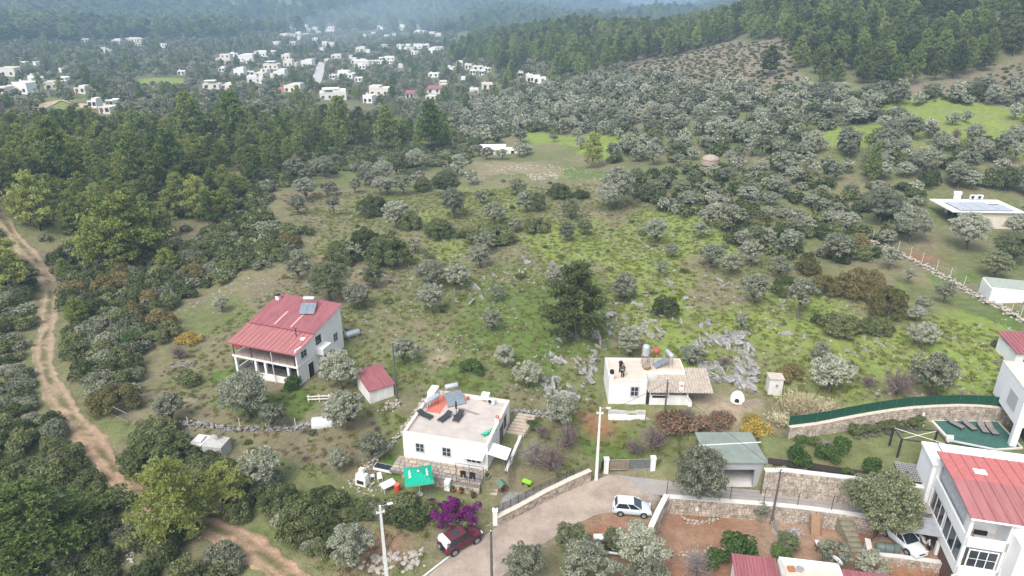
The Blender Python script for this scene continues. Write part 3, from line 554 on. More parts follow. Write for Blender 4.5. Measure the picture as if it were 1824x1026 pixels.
for px, py, w, pr, h, ds in [(515,442,50,OAK,1.0,'rusty brown oak bush'),(205,725,95,OAK,.8,'olive-brown oak bush'),(490,600,40,GRN,1,'fresh green bush'),(228,615,40,GRN,1,'bright green bush'),(340,610,45,YEL,.8,'yellow-green bush'),(841,665,45,GRN,.9,'fresh green bush'),
    (1350,775,56,YEL,1.05,'yellow autumn shrub'),(1338,758,40,YEL,1,'yellow autumn shrub'),(1205,765,75,RUS,.9,'rusty leaved shrub'),(1250,770,60,RUS,1,'rusty leaved shrub'),(1290,755,55,RUS,.8,'rusty leaved shrub'),(1405,675,44,OAK,1,'browning bush'),
    (1310,1005,85,GRN,1.2,'yellow-green citrus bush'),(1275,1010,50,GRN,1.2,'green citrus bush'),(1385,1000,55,GRN,.9,'green citrus bush'),(655,912,70,SH,.5,'dark bush'),(725,925,75,SH,.7,'dark hedge bush'),(765,915,50,SH,.7,'dark hedge bush'),(520,690,45,GRN,.9,'green potted-plant bush'),(432,655,24,SH,1,'dark bush'),(948,762,36,GRN,1,'green bush'),(715,905,70,SH,.7,'dark hedge bush'),(280,785,100,SH,.7,'broad dark bush'),(290,830,140,SH,.8,'broad dark bush'),(365,865,120,SH,.7,'broad dark bush'),(330,685,60,SH,.6,'low dark bush'),(600,905,60,SH,.8,'dark bush'),(545,950,110,SH,1.1,'dark bush'),(500,905,80,SH,1.1,'dark bush')]:
    by_px('shrub', px, py, w, pr, FS, h, 3.4, desc=ds)
for px, py, w, h in [(1470,815,44,1.1),(1500,800,40,1.2),(1555,835,44,.9),(1425,815,50,.9),(1450,790,30,.9),(1510,838,22,.8),(1425,780,24,.9)]: by_px('shrub', px, py + 6, w, GRN, FS, h, 3.2, z=3., desc='green garden bush')
for px, py, w, h, pr in [(1165,800,75,.9,BAR),(1130,810,50,1,BAR),(1220,755,50,.9,BAR),(1250,800,60,.8,BAR),(980,840,80,1.,BAR),(1010,800,70,1,BAR),(950,830,60,.9,BARP),(965,780,40,.9,BAR),(1595,705,80,.9,BAR),(1545,690,40,.8,BAR),(320,640,50,.8,BAR),(215,700,60,.5,BAR),(1670,265,36,1,BAR),(1700,250,30,1,BAR),(1725,280,26,1,BAR),(1240,1026,60,.9,BARP),(1470,810,36,.8,BARP),(395,800,36,1,BARP),(1290,650,40,.6,BAR)]:
    by_px('bare', px, py, w, pr, FB, h, 3.2)
# pines one can point at
by_px('pine', 1026, 606, 104, PNC, FP, 1.04, 7.4, lab='tall dark pine standing alone on the rocky grass plot')
by_px('pine', 75, 1000, 190, PNB[:1], FP, .62, 7.2, lab='broad yellow-green pine in the lower left corner beside the track')
by_px('pine', 20, 985, 120, PNB[:1], FP, .75, 6.2, lab='pine cut by the left edge, beside the broad yellow-green one')
by_px('pine', 320, 962, 125, PNB[1:], FP, 1.0, 6.6, lab='bright feathery pine growing at the bend of the dirt track')
by_px('pine', 402, 905, 80, PNB[1:], FP, .85, 6.6, lab='small bright pine just right of the feathery track-side pine')
for px, py, w, h, pr in [(230,475,130,.75,PNL),(185,480,80,.9,PNL),(265,470,70,.8,PNL),(72,410,80,1,PNL),(360,395,56,1.1,PNL),(20,520,70,.9,PNL),(110,340,70,1.1,PN),(185,380,50,1.2,BAR),(250,350,70,1,PN),(310,330,60,1,PN),(0,480,60,.9,PNL),(690,272,50,1,PN),(770,270,54,1,PN),(610,262,54,1,PN),(420,262,60,1,PN),(345,262,60,1,PN),(1055,300,40,1.2,PNL),(1550,330,36,1.3,PN),(1370,135,40,.8,PND)]:
    if pr is not BAR: by_px('pine', px, py, w, pr, FP, h, 6.2)
# zones filled at random
def fill(kind, poly, step, protos, far, smin, smax, hk=(.85, 1.1), seed=0, keep=1.0, Dmin=30, Dmax=5000, holes=(), zone=None):
    pts = free(field(poly, step, .48, Dmin, Dmax, seed)); r = random.Random(seed)
    if not len(pts): return
    a, b_, w = proj(pts[:, 0], pts[:, 1], pts[:, 2]); kk = np.ones(len(pts), bool)
    for hpoly in holes: kk &= ~inpoly(a, b_, hpoly)
    for q in pts[kk]:
        if r.random() > keep: continue
        s = r.uniform(smin, smax); put(kind, q, s, s * r.uniform(*hk), r.choice(protos), far, zone=zone)
PINEL = [(-60,238),(300,230),(420,222),(560,222),(700,228),(800,245),(805,264),(640,262),(520,300),(440,350),(400,400),(330,445),(240,445),(130,430),(60,440),(-60,400)]
fill('pine', PINEL, 4.9, [PN, PN, PNL, PNL, PNL, PND], FP, .5, .85, (.85, 1.2), 1, .9, zone='pine wood')
MAQ = [(400,380),(440,345),(520,300),(640,262),(800,265),(840,292),(560,312),(480,345),(470,400),(545,415),(500,470),(380,510),(310,545),(300,600),(250,640),(240,735),(190,735),(130,640),(105,560),(100,470),(130,430),(240,440),(330,440)]
fill('shrub', MAQ, 2.25, [SH] * 6 + [SHG] * 4 + [OAK], FS, .7, 1.25, (.75, 1.2), 2, .95, zone='maquis slope')
fill('pine', MAQ, 13, [PN, PNL], FP, .45, .7, (.8, 1.1), 3, .5, zone='maquis slope')
fill('shrub', PINEL, 5.0, [SH, SHG], FS, .7, 1.2, (.8, 1.2), 4, .7, zone='pine wood')
LT = [(-60,470),(55,475),(70,560),(58,640),(80,690),(150,790),(-60,810)]
fill('shrub', LT, 2.1, [SH, SHG, SHG, SH], FS, .6, 1.15, (.6, 1.1), 5, .8, zone='left of the track')
fill('shrub', [(-60,800),(110,775),(190,860),(260,910),(330,960),(420,1000),(450,1060),(-60,1060)], 2.1, [SH, SH, SH, SHG], FS, .7, 1.15, (.8, 1.2), 6, .95, zone='lower corner')
fill('shrub', [(215,775),(340,795),(440,850),(560,880),(640,905),(740,900),(600,960),(585,1000),(500,965),(420,930),(330,890),(250,850)], 2.3, [SH, SH, SHG], FS, .6, 1.1, (.8, 1.25), 7, .85, zone='above the track')
fill('shrub', [(1090,325),(1250,300),(1500,330),(1650,345),(1600,430),(1560,470),(1420,470),(1300,440),(1240,390),(1130,370)], 3.3, [SH] * 5 + [SHG] * 3 + [OAK], FS, .8, 1.35, (.8, 1.2), 8, .7, zone='thicket')
fill('olive', [(1090,325),(1250,300),(1500,330),(1650,345),(1600,430),(1560,470),(1420,470),(1300,440),(1240,390),(1130,370)], 6.2, [OL, OLG], FO, .6, .95, (.75, 1), 9, .85, zone='thicket')
GROVE = [(800,190),(1000,160),(1110,128),(1200,150),(1400,168),(1560,165),(1640,172),(1900,160),(1900,345),(1600,335),(1300,305),(1060,292),(1110,262),(1000,240),(840,240)]
CISTERN = [(1238,278),(1292,278),(1300,312),(1230,312)]
GREENS = [[(935,240),(1140,248),(1140,272),(930,262)],[(1600,190),(1824,190),(1824,255),(1640,262)],[(1440,240),(1560,225),(1560,262),(1430,266)]]
fill('olive', GROVE, 4.9, [OL] * 6 + [OLT] * 2 + [OLG], FO, .65, 1.2, (.75, 1.15), 10, .93, holes=GREENS + [CISTERN], zone='olive grove')
fill('shrub', GROVE, 9, [SH], FS, 1.2, 2.0, (.9, 1.2), 11, .6, holes=GREENS + [CISTERN], zone='olive grove')
fill('shrub', [(800,215),(930,212),(940,240),(850,262),(835,290),(800,268)], 4, [SH, SHG], FS, .8, 1.3, (.8, 1.2), 45, .8); fill('olive', [(800,200),(935,195),(940,250),(920,262),(830,262)], 6, [OL, OLG], FO, .7, 1.1, seed=46, keep=.85)
for a, b_, w in ((868,284,30),(895,284,26),(925,280,34),(940,275,26),(852,279,28)): by_px('olive', a, b_, w, OL, FO, .8)
fill('olive', GREENS[0], 11, [OL, OLT], FO, .6, .85, seed=12, zone='green field'); fill('olive', GREENS[1], 11, [OL, OLT], FO, .6, .9, seed=13, keep=.8, zone='green field')
fill('olive', [(1640,345),(1900,340),(1900,400),(1800,395),(1680,400),(1650,380)], 6, [OL], FO, .75, 1.0, seed=14, holes=[[(1665,340),(1810,340),(1810,405),(1665,400)]], zone='solar house')
fill('olive', [(480,330),(560,310),(820,290),(860,320),(700,345),(540,360)], 9, [OL], FO, .6, .9, seed=15, keep=.6, zone='upper plot')
fill('shrub', [(540,330),(1090,320),(1300,420),(1420,600),(1350,690),(900,560),(640,560)], 10, [SH, SHG, GRN], FS, .25, .55, (.6, 1), 16, .8, zone='rocky plot')
fill('shrub', [(1400,560),(1824,620),(1824,700),(1420,700)], 8, [SH, SHG], FS, .4, .8, (.6, 1), 17, .6, zone='rocky plot')
HILLP = [(1190,62),(1330,-40),(1980,-160),(1980,75),(1824,95),(1740,135),(1600,160),(1440,150),(1400,110),(1395,72),(1290,78),(1150,112)]
fill('pine', HILLP, 6.2, [PN, PND, PND], FP, .8, 1.2, (.85, 1.15), 18, .95, zone='hill pines')
fill('shrub', [(565,745),(690,745),(690,790),(640,845),(560,835),(440,800),(440,775)], 3.0, [SHG, RUS, RUS, GRN], FS, .15, .4, (.5, .9), 41, .8, zone='scrub'); fill('shrub', [(480,480),(640,520),(700,560),(660,640),(600,600),(420,560)], 4.0, [SHG, SH, RUS], FS, .15, .4, (.5, .9), 42, .6, zone='scrub')
fill('bare', [(565,745),(690,745),(690,790),(640,845),(560,835),(440,800),(440,775)], 5, [BAR], FB, .25, .5, (.5, .8), 43, .6)
fill('shrub', [(1110,130),(1200,85),(1400,72),(1440,160),(1640,175),(1824,110),(1824,190),(1400,170),(1200,150)], 2.7, [SH, SHG], FS, .25, .65, (.6, 1), 19, .85, zone='bare hillside')
HUMP = [(770,135),(850,60),(950,20),(1020,5),(1150,15),(1215,40),(1200,85),(1120,120),(1000,150),(880,155),(800,150)]
fill('pine', HUMP, 8, [PN, PND], FP, .8, 1.25, (.8, 1.1), 20, .95, holes=[[(915,120),(990,120),(990,175),(915,175)],[(780,112),(888,112),(888,180),(780,180)]], zone='wooded hill')
fill('pine', [(820,-60),(1330,-60),(1330,30),(820,40)], 9, [PN, PND], FP, .9, 1.3, (.8, 1.1), 21, .9, 480, 900, zone='wooded hill')
print('trees', {k: len(v) for k, v in T.items()})
# ------------------------------------------------------------------ plants: things with names, then the masses
LMK = [(510,620,'red-roofed two-storey house'),(670,690,'small red-roofed shed'),(820,750,'white flat-roofed house'),(1165,690,'corrugated-porch house'),(1026,560,'tall lone pine'),(1124,908,'silver hatchback'),(820,965,'maroon car'),(1600,735,'green screen fence'),(1735,370,'solar-panelled house'),(1310,830,'green-roofed garage'),(85,560,'upper dirt track'),(900,268,'low white shed'),(1580,540,'brown oak bush'),(640,430,'big dark bush'),(1750,880,'red-roofed villa'),(270,900,'dirt track bend'),(1790,510,'white walled building'),(1170,420,'bright green slope'),(940,310,'stone heaps'),(1265,285,'round stone cistern'),(300,300,'left pine wood'),(1450,400,'thicket'),(1050,250,'far green field')]
ORD = 'first second third fourth fifth sixth seventh eighth ninth tenth eleventh twelfth'.split()
def place_label(desc, px, py):
    lx, ly, nm = min(LMK, key=lambda l: math.hypot(l[0] - px, (l[1] - py) * 1.4)); dx, dy = px - lx, py - ly
    rel = ('right of' if dx > 0 else 'left of') if abs(dx) > abs(dy) * 1.3 else ('below' if dy > 0 else 'above')
    return f'{desc} {rel} the {nm}'
DESC = dict(olive='grey-green olive tree', pine='green pine tree', shrub='evergreen shrub', bare='leafless twiggy shrub')
NAME = dict(olive='olive_tree', pine='pine_tree', shrub='evergreen_shrub', bare='bare_shrub'); CAT = dict(olive='tree', pine='tree', shrub='shrub', bare='shrub')
MASS = dict(olive=('olive_grove', 'grey-green olive trees massed on the plain and slopes'), pine=('pine_forest', 'green pine trees massed on the hills and ridge'), shrub=('shrub_thicket', 'dark evergreen shrubs massed over the slopes'), bare=('bare_shrubs', 'leafless shrubs'))
NIND = dict(olive=290, pine=290, shrub=295, bare=100)
for kind, L in T.items():
    for t in L:
        a, b_, w = proj(t['p'].x, t['p'].y, t['p'].z); t['px'], t['py'] = float(a), float(b_); t['score'] = t['w'] / float(w) * (10 if t['lab'] or t['desc'] else 1) * (1 if -10 < a < 1834 and -20 < b_ < 1070 else .05)
    L.sort(key=lambda t: -t['score']); ind, rest = L[:NIND[kind]], L[NIND[kind]:]
    med = sorted(t['w'] for t in ind)[len(ind) // 2] if ind else 1; groups = {}
    for t in ind:
        size = 'large' if t['w'] > med * 1.25 else 'small' if t['w'] < med * .8 else 'medium'
        t['lb'] = t['lab'] or place_label(f"{size} {t['desc'] or DESC[kind]}", t['px'], t['py']); groups.setdefault(t['lb'], []).append(t)
    for lb, ts in groups.items():
        ts.sort(key=lambda t: t['px'])
        if len(ts) > 12:                 # a whole stand: rows counted upwards, trees counted from the left
            ts.sort(key=lambda t: -t['py']); nr_ = min(12, -(-len(ts) // 12)); rows = [ts[len(ts) * k // nr_: len(ts) * (k + 1) // nr_] for k in range(nr_)]
            for k, row in enumerate(rows):
                row.sort(key=lambda t: t['px'])
                for i, t in enumerate(row): t['lb'] = f'{lb}, {ORD[k]} row up, {ORD[min(i, 11)]} from left'
        elif len(ts) > 1:
            for i, t in enumerate(ts): t['lb'] = f'{lb}, {ORD[i]} from left'
    r = random.Random(3)
    for t in ind:
        cr, tr = r.choice(t['pr']); e = thing(NAME[kind], t['lb'], CAT[kind], t['p'], r.random() * 6.28, {'olive': 'olive trees', 'pine': 'pine trees', 'shrub': 'evergreen shrubs', 'bare': 'leafless shrubs'}[kind])
        e.scale = (t['w'], t['w'] * r.uniform(.9, 1.1), t['h']); obj('crown' if CAT[kind] == 'tree' else 'foliage' if kind == 'shrub' else 'branches', cr, e); tk = obj('trunk' if CAT[kind] == 'tree' else 'stem', tr, e)
        if t['lab'] and 'whitewashed' in t['lab']: whiteolive = e
    pts = [(t['p'].x, t['p'].y, t['p'].z, t['w'], t['h'], r.random() * 6.28, r.randrange(99)) for t in rest]
    if pts: scatter(*MASS[kind], [x for x in rest[0]['far']], pts)
# trees and clumps among the village and on the far hills
r = random.Random(9)
HRECT = [(cx - w * .5, by - h - 1, cx + w * .5, by - h * .42) for cx, by, w, h in [q[:4] for q in VILLAGE]]
def clear_of_houses(p, hgt):
    a, b_, w = proj(p[:, 0], p[:, 1], p[:, 2]); tp = b_ - hgt * F / w * .75; hw = hgt * .3 * F / w; k = np.ones(len(p), bool)
    for x0, y0, x1, y1 in HRECT: k &= ~((a + hw > x0) & (a - hw < x1) & (tp < y1) & (b_ > y0))
    k &= ~inpoly(a, b_, [(552,152),(566,112),(580,112),(578,152)]); k &= ~inpoly(a, b_, [(240,136),(328,136),(328,156),(238,158)]); k &= ~inpoly(a, b_, [(78,178),(150,178),(160,205),(80,208)]) | (np.arange(len(p)) % 7 == 0)
    return k
VAL = [(-60,232),(-60,40),(200,50),(400,60),(820,40),(800,130),(840,205),(780,235),(600,222),(300,228)]
vp = np.concatenate([field(VAL, 5.6, .48, 285, 1350, 31), field([(785,105),(1000,115),(1000,182),(785,182)], 5.2, .48, 285, 640, 35)]); vp = vp[clear_of_houses(vp, 5)]; vp = vp[vnoise(vp[:, 0], vp[:, 1], 40, 41) > .12]
mix = []; 
for q in vp:
    k = r.random(); s = r.uniform(.55, 1.0); pi = r.choice(range(4)) if k < .22 else 4 + r.randrange(3) if k < .80 else 7 + r.randrange(2) if k < .95 else 9 + r.randrange(4)
    mix.append((*q, s, s * r.uniform(.8, 1.1), r.random() * 6.28, pi))
scatter('village_woodland', 'olives, evergreens and bare trees growing between the white houses', (FO + FG + FB + FP[:4])[::-1], [m[:6] + (m[6],) for m in mix])
hp = field([(-80,110),(-80,-200),(1900,-200),(1900,60),(1330,40),(1000,40),(820,60)], 15, .48, 1050, 4400, 33); hp = hp[clear_of_houses(hp, 6)]
hp = hp[(vnoise(hp[:, 0], hp[:, 1], 150, 43) + .25 * vnoise(hp[:, 0], hp[:, 1], 40, 44) > .12)]
hp2 = field([(-80,110),(-80,0),(420,20),(420,70),(200,70)], 10, .48, 850, 1500, 34); hp2 = hp2[clear_of_houses(hp2, 6)]; hp = np.concatenate([hp, hp2])
print('valley', len(mix), 'far', len(hp))
scatter('hill_forest', 'hazy pine forest covering the distant hills', FP + FG[:1], [(*q, s := r.uniform(1.6, 2.6), s * r.uniform(.55, .8), r.random() * 6.28, r.randrange(7)) for q in hp])
# ------------------------------------------------------------------ grass tufts and stones
def tuft(seed, m, n=46, hh=.32, w=.5):
    r_ = np.random.default_rng(seed); c_ = np.c_[r_.normal(0, w * .5, n), r_.normal(0, w * .5, n), np.full(n, hh * .35)]; up = unit(np.c_[r_.normal(0, .5, n), r_.normal(0, .5, n), np.ones(n)]); nr = unit(np.cross(up, r_.normal(size=(n, 3))))
    V, Q, T_ = leafmesh(c_, nr, np.full(n, hh * .55), np.clip(r_.normal(.5, .25, n), 0, 1), .3, up); return mk('tuft', V, Q, T_, m)
TG = [tuft(i, L_grass) for i in range(4)]; TD = [tuft(10 + i, L_dry, 40, .36) for i in range(3)]
gp = free(np.concatenate([field([(480,330),(1100,310),(1320,360),(1480,520),(1824,600),(1824,715),(1400,715),(1170,830),(1000,860),(960,780),(730,700),(690,850),(560,850),(400,790),(330,760),(220,760),(300,640),(420,560),(560,440)], .75, .5, 30, 170, 51), field([(540,900),(780,900),(740,1030),(560,1030)], .6, .5, 30, 170, 52)]), 2)
gi = np.clip(((gp[:, 0:1] - 0)).astype(int), 0, 0); 
def green_at(p):
    i = np.clip(np.searchsorted(rr, np.hypot(p[:, 0], p[:, 1])), 0, NR - 1); j = np.clip(np.searchsorted(az, np.arctan2(p[:, 0], p[:, 1])), 0, NA - 1); q = CC[i * NA + j]; return q[:, 1] / (q[:, 0] + 1e-6)
gg = green_at(gp); kk = rng.random(len(gp)) < np.clip((gg - .80) * 1.6, .08, .42); g1 = gp[kk]; kk2 = (~kk) & (rng.random(len(gp)) < .3)
scatter('grass', 'short green winter grass on the plots', TG, [(*q, s := r.uniform(.5, 1.15), s * r.uniform(.5, 1.1), r.random() * 6.28, r.randrange(4)) for q in g1])
scatter('dry_weeds', 'dry straw-coloured weeds between the stones', TD, [(*q, s := r.uniform(.4, 1.0), s * r.uniform(.5, 1.1), r.random() * 6.28, r.randrange(3)) for q in gp[kk2]])
def rockmesh(seed, m, el=(1, .7, .6), jag=.35, sub=2):
    r_ = random.Random(seed); bm = bmesh.new(); bmesh.ops.create_icosphere(bm, subdivisions=sub, radius=1)
    dirs = [(Vector((r_.gauss(0, 1), r_.gauss(0, 1), r_.gauss(0, 1))).normalized(), r_.uniform(.45, .85)) for _ in range(9)]
    for v in bm.verts:
        q = v.co.normalized(); k = 1.0
        for d, c_ in dirs: 
            t = q.dot(d)
            if t > 1e-3: k = min(k, c_ / t)
        k *= 1 + r_.uniform(-jag, jag) * .5; v.co = Vector((q.x * el[0], q.y * el[1], q.z * el[2])) * k
    me = bpy.data.meshes.new('rock'); bm.to_mesh(me); bm.free(); me.materials.append(m); return me
RK = [rockmesh(i, rock, (1, random.uniform(.32, .6), random.uniform(.4, .75)), .75) for i in range(7)]; RP = [rockmesh(20 + i, rockpale, (1, .8, .7), .3) for i in range(3)]
ST = [rockmesh(30 + i, m, (1, .8, .55), .3, 1) for i, m in enumerate((rock, rock, rockpale))]
RZ = [([(955,600),(1010,590),(1075,600),(1062,680),(1000,720),(960,690)], .85, .5, 1.5, 'on outcrop left of corrugated-porch house'), ([(1080,540),(1175,540),(1190,600),(1150,630),(1080,600)], 1.3, .6, 1.2, 'on bank above corrugated-porch house'),
      ([(1235,590),(1330,585),(1350,640),(1345,690),(1270,690),(1235,640)], 0.9, .5, 1.5, 'on outcrop right of corrugated-porch house'), ([(1160,490),(1260,470),(1420,530),(1400,600),(1240,590),(1120,540)], 2.0, .45, 1.0, 'on stony grass below thicket'),
      ([(690,480),(880,470),(985,450),(990,480),(900,540),(720,540)], 2.0, .5, 1.15, 'on stone ridge in mid plot'), ([(1400,590),(1560,600),(1800,570),(1800,610),(1560,640),(1420,640)], 2.8, .4, .9, 'on stony band below the oaks'), ([(560,430),(620,420),(660,470),(720,500),(640,520),(560,500)], 2.0, .35, .8, 'by the big dark bush'), ([(1120,370),(1240,370),(1260,450),(1140,440)], 3.2, .4, .9, 'on the bright green slope')]
rr_ = []
for i, (poly, st, a_, b_, wh) in enumerate(RZ):
    for q in free(field(poly, st, .5, 30, 400, 60 + i), 3):
        if vnoise(q[0:1], q[1:2], 2.6, 70 + i)[0] < (.44 if st < 1.5 else .52): continue
        s = r.uniform(a_, b_) * r.uniform(.45, .95); rr_.append((q, s, wh))
rr_.sort(key=lambda t: -t[1] / math.hypot(t[0][0], t[0][1])); print('rocks', len(rr_))
rgr = {}
for t in rr_[:285]: rgr.setdefault(t[2], []).append(t)
RLB = {}
for wh, ts in rgr.items():
    ts = sorted(ts, key=lambda t: t[0][1]); nr_ = min(12, -(-len(ts) // 12))
    for k in range(nr_):
        row = sorted(ts[len(ts) * k // nr_: len(ts) * (k + 1) // nr_], key=lambda t: t[0][0] / t[0][1])
        for i, t in enumerate(row): RLB[id(t)] = f'limestone rock {wh}, {ORD[k]} row up, {ORD[min(i, 11)]} from left'
for t in rr_[:285]:
    q, s, wh = t
    o = obj('limestone_rock', r.choice(RK), None, None, RLB[id(t)], 'rock', 'limestone rocks ' + wh); o.location = (q[0], q[1], q[2] + s * .1); o.scale = (s, s, s * r.uniform(.7, 1.25)); o.rotation_euler = (r.uniform(-.35, .35), r.uniform(-.35, .35), R(115) + r.gauss(0, .5))
scatter('outcrop_rubble', 'smaller broken limestone between the larger rocks', ST + RK[:3], [(*q, s, s * r.uniform(.6, 1.1), r.random() * 6.28, r.randrange(6), r.uniform(-.4, .4)) for q, s, wh in rr_[285:]])
sp_ = free(field([(300,560),(520,450),(560,330),(1090,300),(1320,360),(1480,500),(1800,570),(1800,700),(1250,720),(960,720),(700,640),(420,560)], 1.0, .5, 30, 190, 80), 2); k_ = vnoise(sp_[:, 0], sp_[:, 1], 5, 81) * .6 + vnoise(sp_[:, 0], sp_[:, 1], 1.5, 82) * .4; sp_ = sp_[(k_ > .51)]
tp_ = np.array([(q.x + r.gauss(0, 1.4), q.y + r.gauss(0, 1.4), 0) for q in TL for _ in range(3)]); tp_[:, 2] = Hh(tp_[:, 0], tp_[:, 1]) + .03
print('stones', len(sp_), 'tufts', len(g1))
scatter('field_stones', 'small pale stones strewn over the grass and along the track', ST, [(*q, s := r.choice((.1, .14, .2, .28, .36)) * r.uniform(.7, 1.2), s, r.random() * 6.28, r.randrange(3)) for q in sp_] + [(*q, s := r.uniform(.04, .13), s, r.random() * 6.28, r.randrange(3)) for q in tp_] + [(a[0] + (b_[0] - a[0]) * u + r.gauss(0, .35), a[1] + (b_[1] - a[1]) * u + r.gauss(0, .35), .02, s := r.uniform(.03, .1), s, r.random() * 6.28, r.randrange(3)) for a, b_ in zip(ROAD, ROAD[1:]) for u in [r.random() for _ in range(40)]])
hs_ = field([(935,310),(985,306),(1000,318),(950,322)], .7, .5, 150, 300, 83); hs2 = field([(875,296),(1000,293),(1030,302),(880,304)], 1.3, .5, 150, 300, 84)
scatter('stone_heaps', 'heaps of pale field stones in the clearing', RP + ST[2:], [(*q, s := r.uniform(.15, .55), s * r.uniform(.5, 1), r.random() * 6.28, r.randrange(4)) for q in np.concatenate([hs_, hs2]) if r.random() < .6])
# ------------------------------------------------------------------ building kit
def window(par, p, w, h, face, fm=None, bars=1, fr=.09, gm_=None):
    """frame, pane and bars on a wall of par; p = middle of the sill in par's frame, face = 'f' front, 'b' back, 'l' left, 'r' right"""
    fm = fm or frame_grey; rot = {'f': 0, 'r': R(90), 'b': R(180), 'l': R(-90)}[face]; M = Matrix.Translation(Vector(p)) @ Matrix.Rotation(rot, 4, 'Z')
    m = MB(); m.box(-w/2 - fr, -.05, -fr, -w/2, .03, h + fr, M).box(w/2, -.05, -fr, w/2 + fr, .03, h + fr, M).box(-w/2, -.05, h, w/2, .03, h + fr, M).box(-w/2 - .04, -.10, -fr, w/2 + .04, .03, 0, M)
    o = part('window', m, fm, par); g = MB().box(-w/2, -.015, 0, w/2, .03, h, M); part('pane', g, gm_ or glass, o)
    if bars:
        b_ = MB()
        for i in range(1, bars + 1): x = -w/2 + w * i / (bars + 1); b_.box(x - .03, -.035, 0, x + .03, -.016, h, M)
        b_.box(-w/2, -.034, h * .5 - .02, w/2, -.016, h * .5 + .02, M); part('glazing_bar', b_, fm, o)
    return o
def door(par, p, w, h, face, m=None, open_=False):
    rot = {'f': 0, 'r': R(90), 'b': R(180), 'l': R(-90)}[face]; M = Matrix.Translation(Vector(p)) @ Matrix.Rotation(rot, 4, 'Z')
    o = part('door', MB().box(-w/2, -.04, 0, w/2, .02, h, M), m or brown, par); part('door_frame', MB().box(-w/2 - .08, -.06, 0, -w/2, .02, h + .08, M).box(w/2, -.06, 0, w/2 + .08, .02, h + .08, M).box(-w/2, -.06, h, w/2, .02, h + .08, M), white2, o)
    if not open_: part('handle', MB().box(w/2 - .16, -.09, h * .48, w/2 - .10, -.041, h * .52, M), greymetal, o)
    return o
def parapet(par, w, d, z0, z1, t, wm, capm, x0=0, y0=0, skip=''):
    q = dict(f=(x0, y0, x0 + w, y0 + t), b=(x0, y0 + d - t, x0 + w, y0 + d), l=(x0, y0 + t, x0 + t, y0 + d - t), r=(x0 + w - t, y0 + t, x0 + w, y0 + d - t))
    for k, (a, b_, c_, e) in q.items():
        if k in skip: continue
        part('parapet', MB().box(a, b_, z0, c_, e, z1), wm, par); ox, oy = (.03, .03) if k in 'fb' else (.03, 0)
        part('coping', MB().box(a - ox, b_ - oy, z1, c_ + ox, e + oy, z1 + .05), capm, par)
def roof_panels(par, x0, x1, y0, y1, z0, z1, pitch, m, name='roof_panel', seam=.05, t=.06):
    n = max(1, round((x1 - x0) / pitch)); w = (x1 - x0) / n
    for i in range(n):
        a, b_ = x0 + i * w, x0 + (i + 1) * w; mb = MB().slab((a, y0, z0), (b_ - .012, y0, z0), (b_ - .012, y1, z1), (a, y1, z1), t)
        mb.slab((a, y0, z0 + seam), (a + .07, y0, z0 + seam), (a + .07, y1, z1 + seam), (a, y1, z1 + seam), seam - .004); part(name, mb, m, par)
def corrugated(par, x0, x1, y0, y1, zf, pitch, amp, m, name='roof_sheet', nx=4, t=.03):
    xs = np.arange(x0, x1 + 1e-6, pitch / nx); ys = [y0, y1]; mb = MB(); v = []; f = []
    for dz in (0, -t):
        for y in ys:
            for x in xs: v.append((x, y, zf(y) + amp * math.sin((x - x0) / pitch * 6.2832) + dz))
    k = len(xs)
    for i in range(k - 1): f += [(i, i+1, k+i+1, k+i), (2*k+i+1, 2*k+i, 3*k+i, 3*k+i+1), (i, 2*k+i, 2*k+i+1, i+1), (k+i, k+i+1, 3*k+i+1, 3*k+i)]
    mb.add(v, f); return part(name, mb, m, par)
def solar_heater(name, label, loc, rz, panels=2, tank_at=(0, .55, 1.15), red=False):
    """flat collectors on a tilted frame with a water tank above"""
    t = thing(name, label, 'solar heater', loc, rz, 'solar water heaters')
    for i in range(panels):
        x = (i - (panels - 1) / 2) * 1.02; m = MB().slab((x - .48, -.9, .18), (x + .48, -.9, .18), (x + .48, .75, 1.0), (x - .48, .75, 1.0), .07)
        o = part('collector_panel', m, greymetal, t); part('collector_glass', MB().slab((x - .43, -.84, .216), (x + .43, -.84, .216), (x + .43, .69, .977), (x - .43, .69, .977), .015), panelglass, o)
    f = MB(); w = panels * .52
    for x in (-w, w):
        f.tube((x, -.9, 0), (x, -.9, .12), .03).tube((x, .75, 0), (x, .75, 1.5), .03).tube((x, -.88, .1), (x, .75, .9), .03).tube((x, 1.2, 0), (x, 1.2, 1.3), .03).tube((x, .75, 1.25), (x, 1.2, 1.25), .03)
    f.tube((-w, .75, 1.25), (w, .75, 1.25), .03).tube((-w, 1.2, 1.25), (w, 1.2, 1.25), .03); part('stand', f, mat('rusty_frame', (.22, .15, .12), .8, .2, 5), t)
    k = part('water_tank', MB().lathe((0, 1.0, 1.58), [(.12, -.8), (.27, -.74), (.3, -.68), (.3, .68), (.27, .74), (.12, .8)], 16, 'X'), tankmat, t, True)
    part('pipe', MB().path([(-.7, .95, 1.3), (-.75, .9, .9), (-.5, .7, .85)], .025, 5), white2, t); return t
def aircon(label, loc, rz):
    t = thing('air_conditioner', label, 'air conditioner', loc, rz, 'outdoor air conditioner units'); part('casing', box(-.42, -.16, .1, .42, .16, .72), white, t, bevel=.02)
    part('fan_grille', MB().lathe((-.12, -.165, .41), [(.03, -.02), (.25, -.02), (.25, .005)], 16, 'Y'), darkmetal, t); part('bracket', box(-.35, -.14, 0, -.28, .14, .1).box(.28, -.14, 0, .35, .14, .1), greymetal, t); return t
